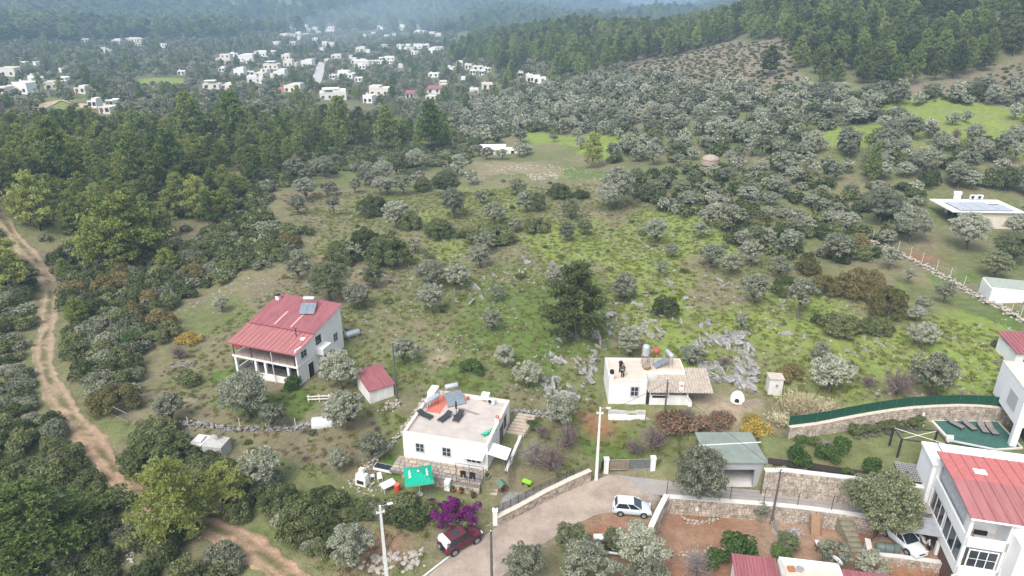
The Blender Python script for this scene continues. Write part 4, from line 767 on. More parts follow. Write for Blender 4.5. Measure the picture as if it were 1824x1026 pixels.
def lounger(label, loc, rz, m, group):
    t = thing('sun_lounger', label, 'sun lounger', loc, rz, group); part('bed', box(-.33, -.95, .27, .33, .25, .33), m, t); part('backrest', MB().slab((-.33, .25, .34), (.33, .25, .34), (.33, .92, .58), (-.33, .92, .58), .06), m, t)
    part('frame', box(-.36, -.97, .22, -.331, .3, .31).box(.331, -.97, .22, .36, .3, .31), darkmetal, t)
    for x in (-.33, .29):
        for y in (-.9, .5): part('leg', box(x, y, 0, x + .04, y + .05, .26), darkmetal, t)
    return t
def stone_face(mb, a, b_, z0, z1, out, r_, sz=.3, depth=.07, zt=None):
    """stones laid irregularly on one face of a wall from a to b"""
    d = Vector((b_[0] - a[0], b_[1] - a[1], 0)); L = d.length; d.normalize(); nrm = Vector((d.y, -d.x, 0)) * out; z = z0
    while z < z1 - .05:
        h = min(r_.uniform(.65, 1.15) * sz, z1 - z); x = r_.uniform(-.2, 0)
        while x < L:
            w = r_.uniform(.7, 1.7) * sz; x0, x1 = max(0, x + .015), min(L, x + w - .015)
            if x1 - x0 > .06:
                o = Vector((a[0], a[1], 0)) + nrm * .002; j = lambda s: r_.uniform(-s, s); p = depth * r_.uniform(.5, 1.2); zb, zt_ = z + .012 + j(.02), z + h - .012 + j(.02); ins = min(.05, (x1 - x0) * .25)
                V = [o + d * x0 + Vector((0, 0, zb)), o + d * x1 + Vector((0, 0, zb)), o + d * x1 + Vector((0, 0, zt_)), o + d * x0 + Vector((0, 0, zt_))]
                Wv = [o + d * (x0 + ins) + nrm * p + Vector((0, 0, zb + ins * .7)), o + d * (x1 - ins) + nrm * p * r_.uniform(.8, 1.2) + Vector((0, 0, zb + ins * .7)), o + d * (x1 - ins) + nrm * p + Vector((0, 0, zt_ - ins * .7)), o + d * (x0 + ins) + nrm * p + Vector((0, 0, zt_ - ins * .7))]
                f = [(4,5,6,7),(0,1,5,4),(1,2,6,5),(2,3,7,6),(3,0,4,7)]; mb.add(V + Wv, f if out > 0 else [q[::-1] for q in f])
            x += w
        z += h
def stone_wall(name, label, pts, z0, z1, t=.4, cap=None, sz=.32, sides=(1,), seed=1, capm=None):
    """a mortared wall of field stones along pts; z0, z1: foot and top at each point (or one number)"""
    r_ = random.Random(seed); zs = lambda k, i: k[i] if hasattr(k, '__len__') else k; th = thing(name, label, 'wall', (pts[0][0], pts[0][1], 0)); o = Vector((pts[0][0], pts[0][1], 0)); core = MB(); face = MB(); cp_ = MB()
    for i in range(len(pts) - 1):
        a = Vector((pts[i][0], pts[i][1], 0)) - o; b_ = Vector((pts[i+1][0], pts[i+1][1], 0)) - o; d = (b_ - a).normalized(); nrm = Vector((d.y, -d.x, 0)); za, zb = zs(z1, i), zs(z1, i+1); fa, fb = zs(z0, i), zs(z0, i+1)
        q = [a + nrm * t/2, b_ + nrm * t/2, b_ - nrm * t/2, a - nrm * t/2]; core.prism(q, [fa - .3, fb - .3, fb - .3, fa - .3], [za, zb, zb, za])
        for s_ in sides: stone_face(face, a + nrm * t/2 * s_, b_ + nrm * t/2 * s_, min(fa, fb) - .1, max(za, zb) - .02 if abs(za - zb) < .15 else (za + zb) / 2, s_, r_, sz)
        if cap: cp_.prism([a + nrm * (t/2 + .08), b_ + nrm * (t/2 + .08), b_ - nrm * (t/2 + .06), a - nrm * (t/2 + .06)], [za + .002, zb + .002, zb + .002, za + .002], [za + cap, zb + cap, zb + cap, za + cap])
    part('core', core, mortar, th); part('stonework', face, stonewall, th, kind='stuff')
    if cap: part('coping', cp_, capm or concpale, th)
    return th
def rock_row(name, label, pts, n, smin, smax, spread, zoff=.0, m=None, seed=1, cat='wall', rows=2):
    """a loose dry-stone row: real stones, too many and too small to pick apart"""
    r_ = random.Random(seed); ln = smooth_line([Vector((q[0], q[1], 0)) for q in pts], .5); src = ST; V = []; Fc = []; base = Vector((ln[0].x, ln[0].y, 0)); mb = MB()
    for k in range(n):
        q = ln[r_.randrange(len(ln))]; s = r_.uniform(smin, smax); x, y = q.x + r_.gauss(0, spread), q.y + r_.gauss(0, spread); lay = r_.randrange(rows); z = G(x, y) + s * .25 + lay * smax * .8 + zoff; me_ = r_.choice(src); Rm = Matrix.Rotation(r_.random() * 6.28, 3, 'Z') @ Matrix.Rotation(r_.uniform(-.5, .5), 3, 'X')
        mb.add([Rm @ (v.co * s) + Vector((x, y, z)) - base for v in me_.vertices], [tuple(p_.vertices) for p_ in me_.polygons])
    th = thing(name, label, cat, base); part('stonework', mb, m or rock, th, kind='stuff'); return th
def post_row(par, pts, h, r_=.03, m=None, name='post'):
    for q in pts: part(name, MB().tube((q[0], q[1], q[2] - .3), (q[0], q[1], q[2] + h), r_, n=6), m or darkmetal, par)

# ------------------------------------------------------------------ red-roofed two-storey house
ZA = 1.0; hA = thing('red_roofed_house', 'white two-storey house with two-part red metal roof and open front porch', 'house', (A0.x, A0.y, ZA), -.344); WA, DA = 10.0, 10.4
part('wall', box(0, 2.9, -1.2, WA, DA, 5.2).box(WA - .2, 0, -1.2, WA, 2.9, 5.1), white, hA)
mb = MB(); mb.add([(WA - .15, 0, 4.6), (WA - .15, DA, 4.6), (WA - .15, DA, 6.9), (WA - .15, 0, 4.6), (WA + .003, 0, 4.6), (WA + .003, DA, 4.6), (WA + .003, DA, 6.9), (WA + .003, 0, 4.6)], [(0,3,2,1),(4,5,6,7),(3,7,6,2),(1,2,6,5),(0,4,7,3)]); part('gable_wall', mb, white, hA)
part('porch_floor', box(-.1, 0, -1.2, WA - .21, 2.88, .0), concpale, hA); part('balcony_floor', box(-.15, -.1, 2.55, WA + .05, 2.88, 2.8), white, hA)
part('floor_tiles', box(-.1, .0, 2.801, WA - .21, 2.85, 2.82), mat('balcony_tiles', (.30, .235, .205), .8, .12, 3), hA); part('porch_tiles', box(-.05, .36, .001, WA - .22, 2.85, .02), mat('porch_tiles', (.17, .15, .14), .8, .3, 2), hA); part('back_panel', box(.1, 2.86, 2.81, WA - .25, 2.895, 4.9), mat('grey_brown_render', (.25, .21, .19), .9), hA); part('painted_ground_opening', box(.3, 2.86, .01, WA - .4, 2.897, 2.5), dark, hA)  # arcade depth is a near-black panel on the wall, shade by colour
for x in (.15, 3.35, 4.85, 8.4): part('column', box(x - .16, .02, -1.1, x + .16, .34, 2.54), white, hA)
part('low_wall', box(3.5, .05, 0.0, 8.2, .2, .75), white2, hA); part('low_wall', box(-.1, .3, -1.0, .05, 2.8, .7), white2, hA)
for x in (.1, 2.9, 5.9, WA - .4): part('post', box(x - .05, .0, 2.81, x + .05, .1, 4.72), mat('brown_metal', (.07, .045, .04), .6), hA)
rl = MB().tube((.1, .05, 3.75), (WA - .3, .05, 3.75), .025).tube((.1, .05, 3.3), (WA - .3, .05, 3.3), .012)
for i in range(9): rl.tube((.1 + i * 1.2, .05, 2.8), (.1 + i * 1.2, .05, 3.75), .015)
part('railing', rl, darkmetal, hA); part('downpipe', MB().tube((6.3, -.15, -.6), (6.2, -.12, 4.3), .06), white, hA)
part('orange_awning', box(.2, .1, 3.9, 1.4, .3, 4.6), mat('orange_cloth', (.50, .11, .05), .9, .2), hA)
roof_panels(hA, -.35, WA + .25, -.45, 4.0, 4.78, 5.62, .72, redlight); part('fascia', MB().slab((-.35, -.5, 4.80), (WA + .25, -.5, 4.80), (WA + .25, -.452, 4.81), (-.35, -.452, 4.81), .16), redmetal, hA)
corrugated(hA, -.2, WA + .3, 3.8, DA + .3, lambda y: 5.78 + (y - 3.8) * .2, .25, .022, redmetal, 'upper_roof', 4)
for x in (3.6, 6.2): part('skylight_strip', MB().slab((x, 4.2, 5.90), (x + .28, 4.2, 5.90), (x + .28, 7.2, 6.50), (x, 7.2, 6.50), .02), mat('faded_sheet', (.50, .28, .25), .6), hA)
part('chimney', box(.3, 9.2, 5.5, .8, 9.7, 7.5), white, hA); part('chimney_cap', box(.24, 9.14, 7.5, .86, 9.76, 7.65), dark, hA); part('flue_pipe', MB().tube((8.1, 2.9, 5.2), (8.1, 2.9, 6.6), .07).tube((7.85, 2.9, 6.62), (8.35, 2.9, 6.62), .05), darkmetal, hA); part('roof_vent', box(9.0, 2.4, 5.28, 9.6, 2.9, 5.5), white, hA)
window(hA, (WA, 1.5, 3.5), 1.1, .9, 'r', bars=1); door(hA, (WA, 2.6, 0), 1.1, 2.1, 'r', dark, True); window(hA, (WA, 8.6, 2.4), .8, 1.1, 'r'); window(hA, (WA, 4.8, 3.9), 1.0, 1.0, 'r', darkmetal)
part('side_balcony', box(WA + .003, 4.1, 2.55, WA + 1.1, 6.1, 3.5), white, hA); door(hA, (WA, 5.6, .0), 1.0, 2.0, 'r', dark, True)
st = part('outside_stair', box(WA + .003, 6.12, 2.3, WA + 1.0, 6.5, 2.5), white2, hA)
for i in range(1, 9): part('step', box(WA + .003, 6.1 + i * .42, 2.3 - i * .27, WA + 1.0, 6.52 + i * .42, 2.5 - i * .27), concpale, st)
part('foundation', box(WA + .05, .3, -1.5, WA + 2.6, 3.8, -.25), stonewall, hA)
MA = Matrix.Translation(hA.location) @ Matrix.Rotation(-.344, 4, 'Z')
solar_heater('solar_water_heater', 'solar water heater on the red metal roof of the two-storey house', MA @ Vector((6.6, 7.9, 6.55)), -.344 + R(20))
th = thing('water_tank', 'grey cylindrical tank lying on the grass behind the two-storey house', 'tank', at(628, 600), R(35)); part('tank_body', MB().lathe((0, 0, .55), [(.2, -1.15), (.42, -1.05), (.5, -.9), (.5, .9), (.42, 1.05), (.2, 1.15)], 16, 'X'), tankmat, th, True); part('cradle', box(-.7, -.4, 0, -.55, .4, .2).box(.55, -.4, 0, .7, .4, .2), concrete, th)
q0 = MA @ Vector((WA, 9.9, 3.6)); th = thing('feed_pipe', 'white pipe running from the two-storey house wall to the grey tank', 'pipe', at(628, 600)); part('tube', MB().path([q0 - th.location, Vector((-.6, -.3, .9))], .05, 5), white, th)
# ------------------------------------------------------------------ red-roofed shed
hB = thing('red_roofed_shed', 'small white shed with ribbed red metal roof above the white flat-roofed house', 'shed', (-17.3, 71.3, 1.0), .55); part('wall', box(0, 0, -.6, 3.1, 4.4, 2.15), white2, hB)
roof_panels(hB, -.2, 3.3, -.25, 4.7, 2.25, 2.75, .32, redmetal, 'roof_sheet', .05); part('gable', MB().prism([(0, .02), (3.1, .02), (3.1, 4.38), (0, 4.38)], 2.15, [2.2, 2.2, 2.64, 2.64]), white2, hB); door(hB, (3.1, 3.2, -.3), .8, 1.9, 'r', darkmetal)
# ------------------------------------------------------------------ white flat-roofed house
C0, C1 = P(720, 813, 1.5), P(869, 838, 1.5); o_, aC, WC = frame_of(C0, C1); DC = 8.9; hC = thing('flat_roofed_house', 'white single-storey house with grey flat roof, parapets and solar heater', 'house', (C0.x, C0.y, 1.5), aC); MC = Matrix.Translation(hC.location) @ Matrix.Rotation(aC, 4, 'Z')
part('wall', box(0, 0, -.5, WC, DC, 2.78), white, hC); part('roof_deck', box(.28, .28, 2.781, WC - .28, DC - .28, 2.84), roofconc, hC); parapet(hC, WC, DC, 2.781, 3.1, .28, white, pinkcap)
part('painted_deck', box(.7, DC - 4.2, 2.841, 2.5, DC - .6, 2.85), terracotta, hC); part('damp_patch', MB().prism([(3.6, 6.2), (4.6, 6.5), (5.6, 6.1), (6.9, 5.7), (6.5, 5.5), (5.2, 5.8), (4.2, 6.05)], 2.8405, 2.8445), mat('damp_screed', (.23, .2, .175), .8), hC)
part('raised_parapet', box(0.02, DC - 1.6, 3.151, .9, DC - .02, 3.75), white, hC); part('chimney', box(6.2, DC - .7, 3.152, 7.1, DC + .03, 3.8), white, hC); part('chimney', box(WC - .36, 4.0, 3.152, WC + .06, 4.5, 3.75), white, hC); part('chimney_top', box(WC - .32, 4.05, 3.751, WC + .02, 4.45, 3.95), terracotta, hC)
for x in (1.9, 4.9): window(hC, (x, 0, 1.0), .85, 1.0, 'f')
window(hC, (7.9, 0, .75), 1.5, 1.1, 'f', white2, 2); window(hC, (WC, 6.8, 1.0), .8, 1.3, 'r', brown); part('veranda_door', box(WC - .02, 4.6, -.1, WC + .05, 6.0, 2.1), mat('shutter_brown', (.12, .095, .085), .7), hC); window(hC, (WC, 1.7, 1.2), .5, .6, 'r')
part('window_canopy', MB().slab((6.7, -1.05, 1.95), (9.15, -1.05, 1.95), (9.15, -.06, 2.2), (6.7, -.06, 2.2), .03), mat('frosted_sheet', (.55, .56, .55), .4), hC)
cf = MB().tube((6.7, -1.05, 1.9), (9.15, -1.05, 1.9), .03)
for x in (6.7, 7.9, 9.15): cf.tube((x, -1.05, 1.9), (x, -.05, 2.15), .025).tube((x, -.9, 1.9), (x, -.05, 1.2), .02)
part('canopy_frame', cf, white, hC); part('side_awning', MB().slab((WC + .05, -.2, 2.25), (WC + 2.1, -.2, 1.85), (WC + 2.1, 1.7, 1.95), (WC + .05, 1.7, 2.35), .05), white, hC)
for y in (-.1, 1.6): part('awning_post', MB().tube((WC + 2.0, y, -.2), (WC + 2.0, y, 1.9), .04), darkmetal, hC)
part('side_walk', box(WC + .02, -.5, -.6, WC + 1.75, 6.9, -.02), mat('terracotta_paving', (.36, .26, .215), .9, .12, 4), hC); part('side_wall', box(WC + 1.75, .4, -1.4, WC + 2.05, 6.6, .25), white2, hC)
stp = part('garden_stair', box(WC + .1, 6.92, -.6, WC + 2.2, 7.3, .12), mat('stair_stone', (.40, .33, .27), .9), hC)
for i in range(1, 7): part('step', box(WC + .1 + i * .12, 6.92 + i * .4, -.6, WC + 2.2 + i * .12, 7.3 + i * .4, .12 + i * .16), MATS['stair_stone'], stp)
t = thing('stone_terrace', 'paved stone terrace in front of the white flat-roofed house', 'terrace', (C0.x, C0.y, 1.5), aC); part('bed', box(-.6, -2.55, -.3, WC - .1, -.02, .02), mortar, t); rp = random.Random(4); psm = [mat(f'paving_stone_{i}', c_, .9, .15, 2.5, .2, 12) for i, c_ in enumerate(((.36, .29, .22), (.31, .27, .235), (.27, .245, .23), (.40, .33, .255)))]
y = -2.5
while y < -.1:
    x = -.55; dy = rp.uniform(.42, .62)
    while x < WC - .3:
        dx = rp.uniform(.5, .95); x1 = min(x + dx - .04, WC - .12); y1 = min(y + dy - .04, -.03); j = lambda: rp.uniform(-.05, .05)
        part('paving_stone', MB().prism([(x + .02 + abs(j()), y + abs(j())), (x1 - abs(j()), y + abs(j())), (x1 - abs(j()), y1 - abs(j())), (x + .02, y1 - abs(j()))], .021, .045 + rp.random() * .012), rp.choice(psm), t); x += dx
    y += dy
wl = [MC @ Vector(q) for q in ((1.0, -2.75, 0), (4, -2.75, 0), (7, -2.78, 0), (9.4, -2.8, 0))]; stone_wall('terrace_wall', 'low stone retaining wall under the paved terrace', wl, .2, 1.5, .35, None, .26, (1,), 3)
solar_heater('solar_water_heater', 'solar water heater with two tanks on the flat roof above red paint', MC @ Vector((3.3, 7.4, 2.85)), aC + R(38))
th = thing('water_tank', 'long white water tank on a stand, on the flat roof edge', 'tank', MC @ Vector((1.1, 5.9, 2.85)), aC + R(62)); part('tank_body', MB().lathe((0, 0, 1.0), [(.1, -1.05), (.28, -.98), (.32, -.9), (.32, .9), (.28, .98), (.1, 1.05)], 16, 'X'), tankmat, th, True)
for x in (-.7, .7):
    for y in (-.22, .22): part('leg', MB().tube((x, y, 0), (x, y, .75), .03), darkmetal, th)
aircon('white air conditioner unit on the flat roof by the back parapet', MC @ Vector((WC - 1.9, DC - .9, 2.845)), aC + R(-10))
for i, (px, py, rz, lb) in enumerate(((757, 742, R(70), 'dark sun lounger near the left parapet of the flat roof'), (793, 746, R(-20), 'dark sun lounger in the middle of the flat roof'), (817, 745, R(-5), 'short dark lounger beside the umbrella pole on the flat roof'))): lounger(lb, P(px, py, 4.345), aC + rz, darkmetal, 'loungers on the flat roof')
th = thing('umbrella_pole', 'bare dark umbrella pole standing on the flat roof', 'pole', P(813, 742, 4.345)); part('base', box(-.3, -.3, 0, .3, .3, .06), darkmetal, th); part('shaft', MB().tube((0, 0, .06), (0, 0, 2.0), .045), darkmetal, th); part('folded_cover', MB().lathe((0, 0, 1.0), [(.05, 0), (.1, .2), (.09, .7), (.04, 1.0)], 8), black, th)
th = thing('folded_banner', 'crumpled green and white banner on the flat roof corner', 'banner', P(871, 771, 4.345), aC + R(55)); mb = MB(); gx = 10
v = [(-.9 + .2 * i, -.28 + .14 * j, .10 + .09 * random.random()) for j in range(5) for i in range(gx)]; mb.add(v, [(j*gx+i, j*gx+i+1, (j+1)*gx+i+1, (j+1)*gx+i) for j in range(4) for i in range(gx-1)]); o = part('cloth', mb, umbrgreen, th); sdm = o.modifiers.new('thick', 'SOLIDIFY'); sdm.thickness = .05; mk2 = MB()
for i in range(7): x = -.75 + i * .25; M = Matrix.Translation((x, random.uniform(-.1, .1), .225)) @ Matrix.Rotation(random.random() * 3, 4, 'Z'); mk2.box(-.1, -.03, 0, .1, .03, .015, M)
part('lettering', mk2, white, th)
th = thing('red_bucket', 'red bucket on the flat roof by the back parapet', 'bucket', MC @ Vector((4.6, DC - .7, 2.845))); part('body', MB().lathe((0, 0, 0), [(.13, 0), (.18, .35), (.19, .36)], 12), redplastic, th); part('handle', MB().path([(-.18, 0, .35), (0, .05, .5), (.18, 0, .35)], .01, 4), greymetal, th)
# clothes frame before the terrace
th = thing('clothes_frame', 'tall thin metal post frame with black laundry before the white house', 'clothes line', MC @ Vector((6.8, -2.5, .03)), aC)
for x in (0, 1.4, 2.9): part('post', MB().tube((x, 0, 0), (x, 0, 2.3), .03), darkmetal, th)
part('crossbar', MB().tube((0, 0, 2.28), (2.9, 0, 2.28), .025), darkmetal, th)
rlm = MB().tube((-1.2, -.05, .75), (3.6, -.05, .75), .02)
for i in range(7): rlm.tube((-1.2 + i * .8, -.05, 0), (-1.2 + i * .8, -.05, .75), .018)
part('railing', rlm, darkmetal, th)
for i, x in enumerate((.75, 1.75)):
    t = thing('hanging_garment', f'black {"trousers" if i else "sweater"} hanging on the clothes frame', 'garment', MC @ Vector((6.8 + x, -2.5, .03)), aC); part('cloth', MB().prism([(-.3, -.02), (.3, -.02), (.3, .02), (-.3, .02)], .95, 1.45).prism([(-.3, -.03), (-.05, -.03), (-.05, .03), (-.3, .03)], .6, .951).prism([(.05, -.03), (.3, -.03), (.3, .03), (.05, .03)], .65, .952), black, t)
for x, w_ in ((1.2, 'left'), (4.1, 'middle')):
    t = thing('fence_post', f'thin bare metal post at the {w_} of the terrace edge', 'post', MC @ Vector((x, -2.6, .03)), aC); part('shaft', MB().tube((0, 0, -.1), (0, 0, 1.9), .035), greymetal, t); part('foot', box(-.1, -.1, -.1, .1, .1, .06), concrete, t)
# ------------------------------------------------------------------ old house with the corrugated porch roof
D0 = P(1083, 719, 2.9); hD = thing('old_flat_roofed_house', 'old white house with cream flat roof and corrugated porch roof', 'house', (D0.x, D0.y, 2.9), R(-1.5)); MD = Matrix.Translation(hD.location) @ Matrix.Rotation(R(-1.5), 4, 'Z'); aD = R(-1.5)
part('wall', box(0, 0, -2.3, 4.4, 5.4, 3.0).box(4.401, 2.2, -2.0, 9.2, 5.4, 3.0), white2, hD); part('roof_deck', box(.2, .2, 3.001, 4.4, 5.2, 3.05).box(4.401, 2.4, 3.001, 9.0, 5.2, 3.052), roofconc2, hD)
for a in ((0, 0, 4.4, .2), (0, 5.2, 9.2, 5.4), (0, .2, .2, 5.2), (9.0, 2.2, 9.2, 5.2)): part('parapet', MB().box(a[0], a[1], 3.001, a[2], a[3], 3.22), mat('cream_parapet', (.66, .57, .49), .9), hD)
part('corner_pier', box(.03, .03, 3.221, .48, .48, 3.95), white, hD); part('roof_curb', box(4.15, .25, 3.053, 4.4, 2.2, 3.2), MATS['cream_parapet'], hD)
window(hD, (3.0, 0, 1.15), .8, 1.15, 'f', frame_grey, 1, .14); part('porch_wall', box(4.8, -.1, -1.5, 9.3, .1, 1.3), white2, hD); part('painted_porch_opening', box(4.42, .0, .0, 4.79, .08, 1.9), dark, hD); part('painted_porch_shade', box(4.43, .12, .0, 9.25, 2.18, .05), dark, hD)  # gap panel and porch floor sheet coloured near-black to paint the shade
for x in (4.85, 7.0, 9.2): part('porch_post', box(x - .08, -.05, 1.3, x + .08, .08, 2.0), white2, hD)
part('painted_porch_slot', box(5.1, -.105, .95, 6.9, -.1, 1.25), dark, hD); part('buttress', MB().prism([(9.3, -.4), (9.75, -.4), (9.75, .3), (9.3, .3)], -2, [1.2, .6, .6, 1.2]), white, hD)  # slot is a near-black strip painting shade on a solid wall
corr = mat('weathered_fibre_cement', (.37, .315, .26), .9, .16, 2.5, .2, 12)
corrugated(hD, 4.45, 6.5, -.75, 1.2, lambda y: 2.06 + (y + .75) * .20, .33, .055, corr, 'porch_roof', 6); corrugated(hD, 5.9, 12.0, -.75, 3.4, lambda y: 2.1 + (y + .75) * .235, .33, .055, corr, 'porch_roof', 6)
ch = part('chimney', box(8.1, -.25, 1.9, 8.6, .15, 3.0), white2, hD); part('chimney_mouth', MB().prism([(8.2, -.26), (8.5, -.26), (8.5, -.251), (8.2, -.251)], 2.6, 2.85), terracotta, ch); part('ledge_wall', box(0.0, -1.05, -2.3, 4.3, -.75, -1.0), white, hD); part('ledge_floor', box(0, -.749, -2.3, 4.4, -.003, -.55), concrete, hD)
part('platform_wall', box(4.4, -1.2, -2.2, 9.0, -.2, -1.3), stonewall, hD)
solar_heater('solar_water_heater', 'rusty solar water heater on the cream roof of the old house', MD @ Vector((6.6, 3.7, 3.06)), R(-75), 1)
th = thing('water_tank', 'upright pale water tank on an iron stand on the cream roof', 'tank', MD @ Vector((4.7, 3.9, 3.06))); part('tank_body', MB().lathe((0, 0, 1.3), [(.15, 0), (.42, .04), (.45, .15), (.45, 1.25), (.36, 1.45), (.1, 1.52)], 16), tankmat, th, True)
for x in (-.4, .4):
    for y in (-.4, .4): part('leg', MB().tube((x, y, 0), (x, y, 1.3), .035), MATS['rusty_frame'], th)
part('shelf', box(-.48, -.48, 1.22, .48, .48, 1.295), MATS['rusty_frame'], th)
th = thing('red_expansion_tank', 'small red tank beside the solar heater on the cream roof', 'tank', MD @ Vector((6.0, 4.3, 3.06))); part('tank_body', MB().lathe((0, 0, 1.45), [(.1, 0), (.34, .08), (.38, .3), (.34, .55), (.1, .65)], 14), mat('faded_red_tank', (.42, .06, .06), .5), th, True)
for x in (-.25, .25): part('leg', MB().tube((x, 0, 0), (x, 0, 1.5), .03), MATS['rusty_frame'], th)
th = thing('straw_basket', 'round brown wicker basket under the water tank stand', 'basket', MD @ Vector((4.75, 3.0, 3.06))); part('bowl', MB().lathe((0, 0, 0), [(.3, 0), (.5, .3), (.52, .5), (.44, .48), (.3, .1)], 14), mat('straw', (.30, .19, .08), .9, .2, 12), th, True); part('rim', MB().lathe((0, 0, .48), [(.47, 0), (.54, .02), (.54, .06), (.47, .07)], 14), timber, th)
# ------------------------------------------------------------------ two people and their bag on that roof
skin = mat('skin', (.45, .27, .19), .6, .05); hairg = mat('grey_hair', (.42, .41, .40), .8); hairb = mat('dark_hair', (.03, .022, .018), .7)
def person(label, loc, rz, top, bottom, hair, arms, stance, hairshape=1.0):
    t = thing('person', label, 'person', loc, rz); me = bpy.data.meshes.new('body'); V = []; E = []; Rd = []
    def v(p, r_, link=None):
        V.append(p); Rd.append(r_)
        if link is not None: E.append((link, len(V) - 1))
        return len(V) - 1
    pel = v((0, 0, .95), .145); ab = v((0, -.01, 1.12), .13, pel); chs = v((0, 0, 1.32), .155, ab); nk0 = v((0, 0, 1.47), .075, chs); nk = v((0, -.01, 1.54), .055, nk0); hd = v((0, -.02, 1.63), .095, nk); tp = v((0, -.015, 1.72), .085, hd); v((0, -.115, 1.625), .018, hd)
    for s in (-1, 1): v((s * .095, -.015, 1.63), .02, hd)
    feet = []
    for s, (kx, ky, fx, fy) in zip((-1, 1), stance):
        hp_ = v((s * .1, 0, .88), .105, pel); kn = v((s * kx, ky, .5), .068, hp_); an = v((s * fx, fy, .09), .045, kn); v((s * fx * 1.05, fy - .14, .04), .04, an)
    for s, (el, wr) in zip((-1, 1), arms):
        sh = v((s * .19, 0, 1.42), .07, chs); e_ = v((s * el[0], el[1], el[2]), .048, sh); w_ = v((s * wr[0], wr[1], wr[2]), .032, e_); d = (Vector((s * wr[0], wr[1], wr[2])) - Vector((s * el[0], el[1], el[2]))).normalized(); side = d.cross(Vector((0, 0, 1))).normalized() if abs(d.z) < .9 else Vector((0, 1, 0)); b0 = Vector((s * wr[0], wr[1], wr[2])); pm = v(tuple(b0 + d * .06), .035, w_)
        for k, (off, ln) in enumerate(((-.03, .07), (-.01, .085), (.01, .08), (.028, .06))):
            m1 = v(tuple(b0 + d * (.09 + ln * .5) + side * off), .009, pm); v(tuple(b0 + d * (.09 + ln) + side * off + Vector((0, 0, -.02))), .008, m1)
        m1 = v(tuple(b0 + d * .05 - side * .045), .010, w_); v(tuple(b0 + d * .09 - side * .05), .009, m1)
    me.from_pydata(V, E, []); me.materials.append(top); o = obj('body', me, t); o.modifiers.new('skin', 'SKIN'); sv = me.skin_vertices[0].data
    for i, r_ in enumerate(Rd): sv[i].radius = (r_, r_)
    sv[0].use_root = True; sb = o.modifiers.new('sub', 'SUBSURF'); sb.levels = 1; sb.render_levels = 2; o.modifiers['skin'].use_smooth_shade = True
    b_ = MB()
    for s, (kx, ky, fx, fy) in zip((-1, 1), stance): b_.path([(s * .09, 0, .97), (s * .1, 0, .86), (s * kx, ky, .5), (s * fx, fy, .1)], [.155, .13, .09, .075], 10)
    part('trousers', b_, bottom, t, True); part('jacket', MB().lathe((0, 0, 0), [(.17, .90), (.185, 1.0), (.17, 1.15), (.21, 1.34), (.19, 1.45), (.08, 1.5)], 14), top, t, True)
    part('face', MB().lathe((0, -.035, 1.645), [(.03, -.12), (.085, -.07), (.1, 0), (.09, .07), (.04, .1)], 12), skin, t, True); part('hair', MB().lathe((0, .015, 1.66), [(.09, -.06), (.115, 0), (.105, .07), (.07, .12), (.02, .14)], 12), hair, t, True)
    for s in (-1, 1): part('shoe', MB().box(s * stance[(s+1)//2][2] - .05, stance[(s+1)//2][3] - .2, 0, s * stance[(s+1)//2][2] + .05, stance[(s+1)//2][3] + .07, .09), black, t, bevel=.03)
    return t
khaki = mat('khaki_jacket', (.09, .085, .06), .9)
person('grey-haired person in black standing on the cream roof', P(1105, 663, 5.96), R(150), black, black, hairg, (((.27, .02, 1.15), (.2, -.2, 1.1)), ((.27, .02, 1.15), (.2, -.2, 1.1))), ((.1, -.02, .11, .02), (.1, -.02, .12, .02)))
person('person in dark khaki jacket holding a controller, nearer the roof edge', P(1109, 671, 5.96), R(-20), khaki, black, hairb, (((.28, -.02, 1.16), (.09, -.27, 1.12)), ((.28, -.02, 1.16), (.09, -.27, 1.12))), ((.1, -.03, .12, -.02), (.1, -.02, .1, .03)))
th = thing('remote_controller', 'small pale controller held by the person in khaki', 'controller', P(1109, 671, 5.96), R(-20)); part('casing', box(-.12, -.42, 1.09, .12, -.32, 1.15), white, th); part('screen', box(-.07, -.40, 1.151, .07, -.34, 1.16), dark, th)
th = thing('backpack', 'black backpack resting on the white corner pier of the old house', 'backpack', MD @ Vector((.27, .25, 3.952)), .3); part('sack', MB().lathe((0, 0, 0), [(.2, 0), (.27, .12), (.25, .38), (.15, .5), (.04, .53)], 12), black, th, True); part('strap', MB().path([(-.1, .22, .05), (-.12, .3, .25), (-.08, .2, .45)], .02, 5), darkmetal, th); part('pocket', box(-.14, -.29, .06, .14, -.2, .3), darkmetal, th, bevel=.03)
# ------------------------------------------------------------------ oven, hut, crate beside it
th = thing('domed_oven', 'whitewashed domed stone oven with dark mouth', 'oven', P(1313, 714, 2.9), R(-22)); th.scale = (.88, .88, .82); part('dome', MB().lathe((0, 0, -.2), [(.95, 0), (1.0, .3), (.95, .8), (.78, 1.25), (.5, 1.6), (.2, 1.78), (.03, 1.82)], 20), white2, th, True); part('mouth', MB().lathe((0, -.93, .62), [(.02, -.06), (.34, -.06), (.34, .3)], 14, 'Y'), dark, th); part('mouth_rim', MB().path([(-.33, -.98, .25), (-.35, -.96, .6), (-.2, -.92, .88), (0, -.9, .95), (.2, -.92, .88), (.35, -.96, .6), (.33, -.98, .25)], .06, 6), white2, th)
th = thing('concrete_hut', 'narrow grey concrete hut standing by the dry reeds', 'hut', at(1377, 698), R(-6)); part('wall', box(-.8, -.7, -.3, .8, .7, 2.1), concpale, th); part('roof', box(-.9, -.8, 2.1, .9, .8, 2.24), mat('tan_slab', (.42, .37, .31), .9), th); window(th, (.1, -.7, 1.2), .15, .2, 'f', concrete, 0)
th = thing('timber_crate', 'weathered timber lid box tilted beside the domed oven', 'crate', P(1340, 722, 2.75), R(20)); part('frame', box(-1.2, -.55, 0, 1.2, .55, .12), timber, th)
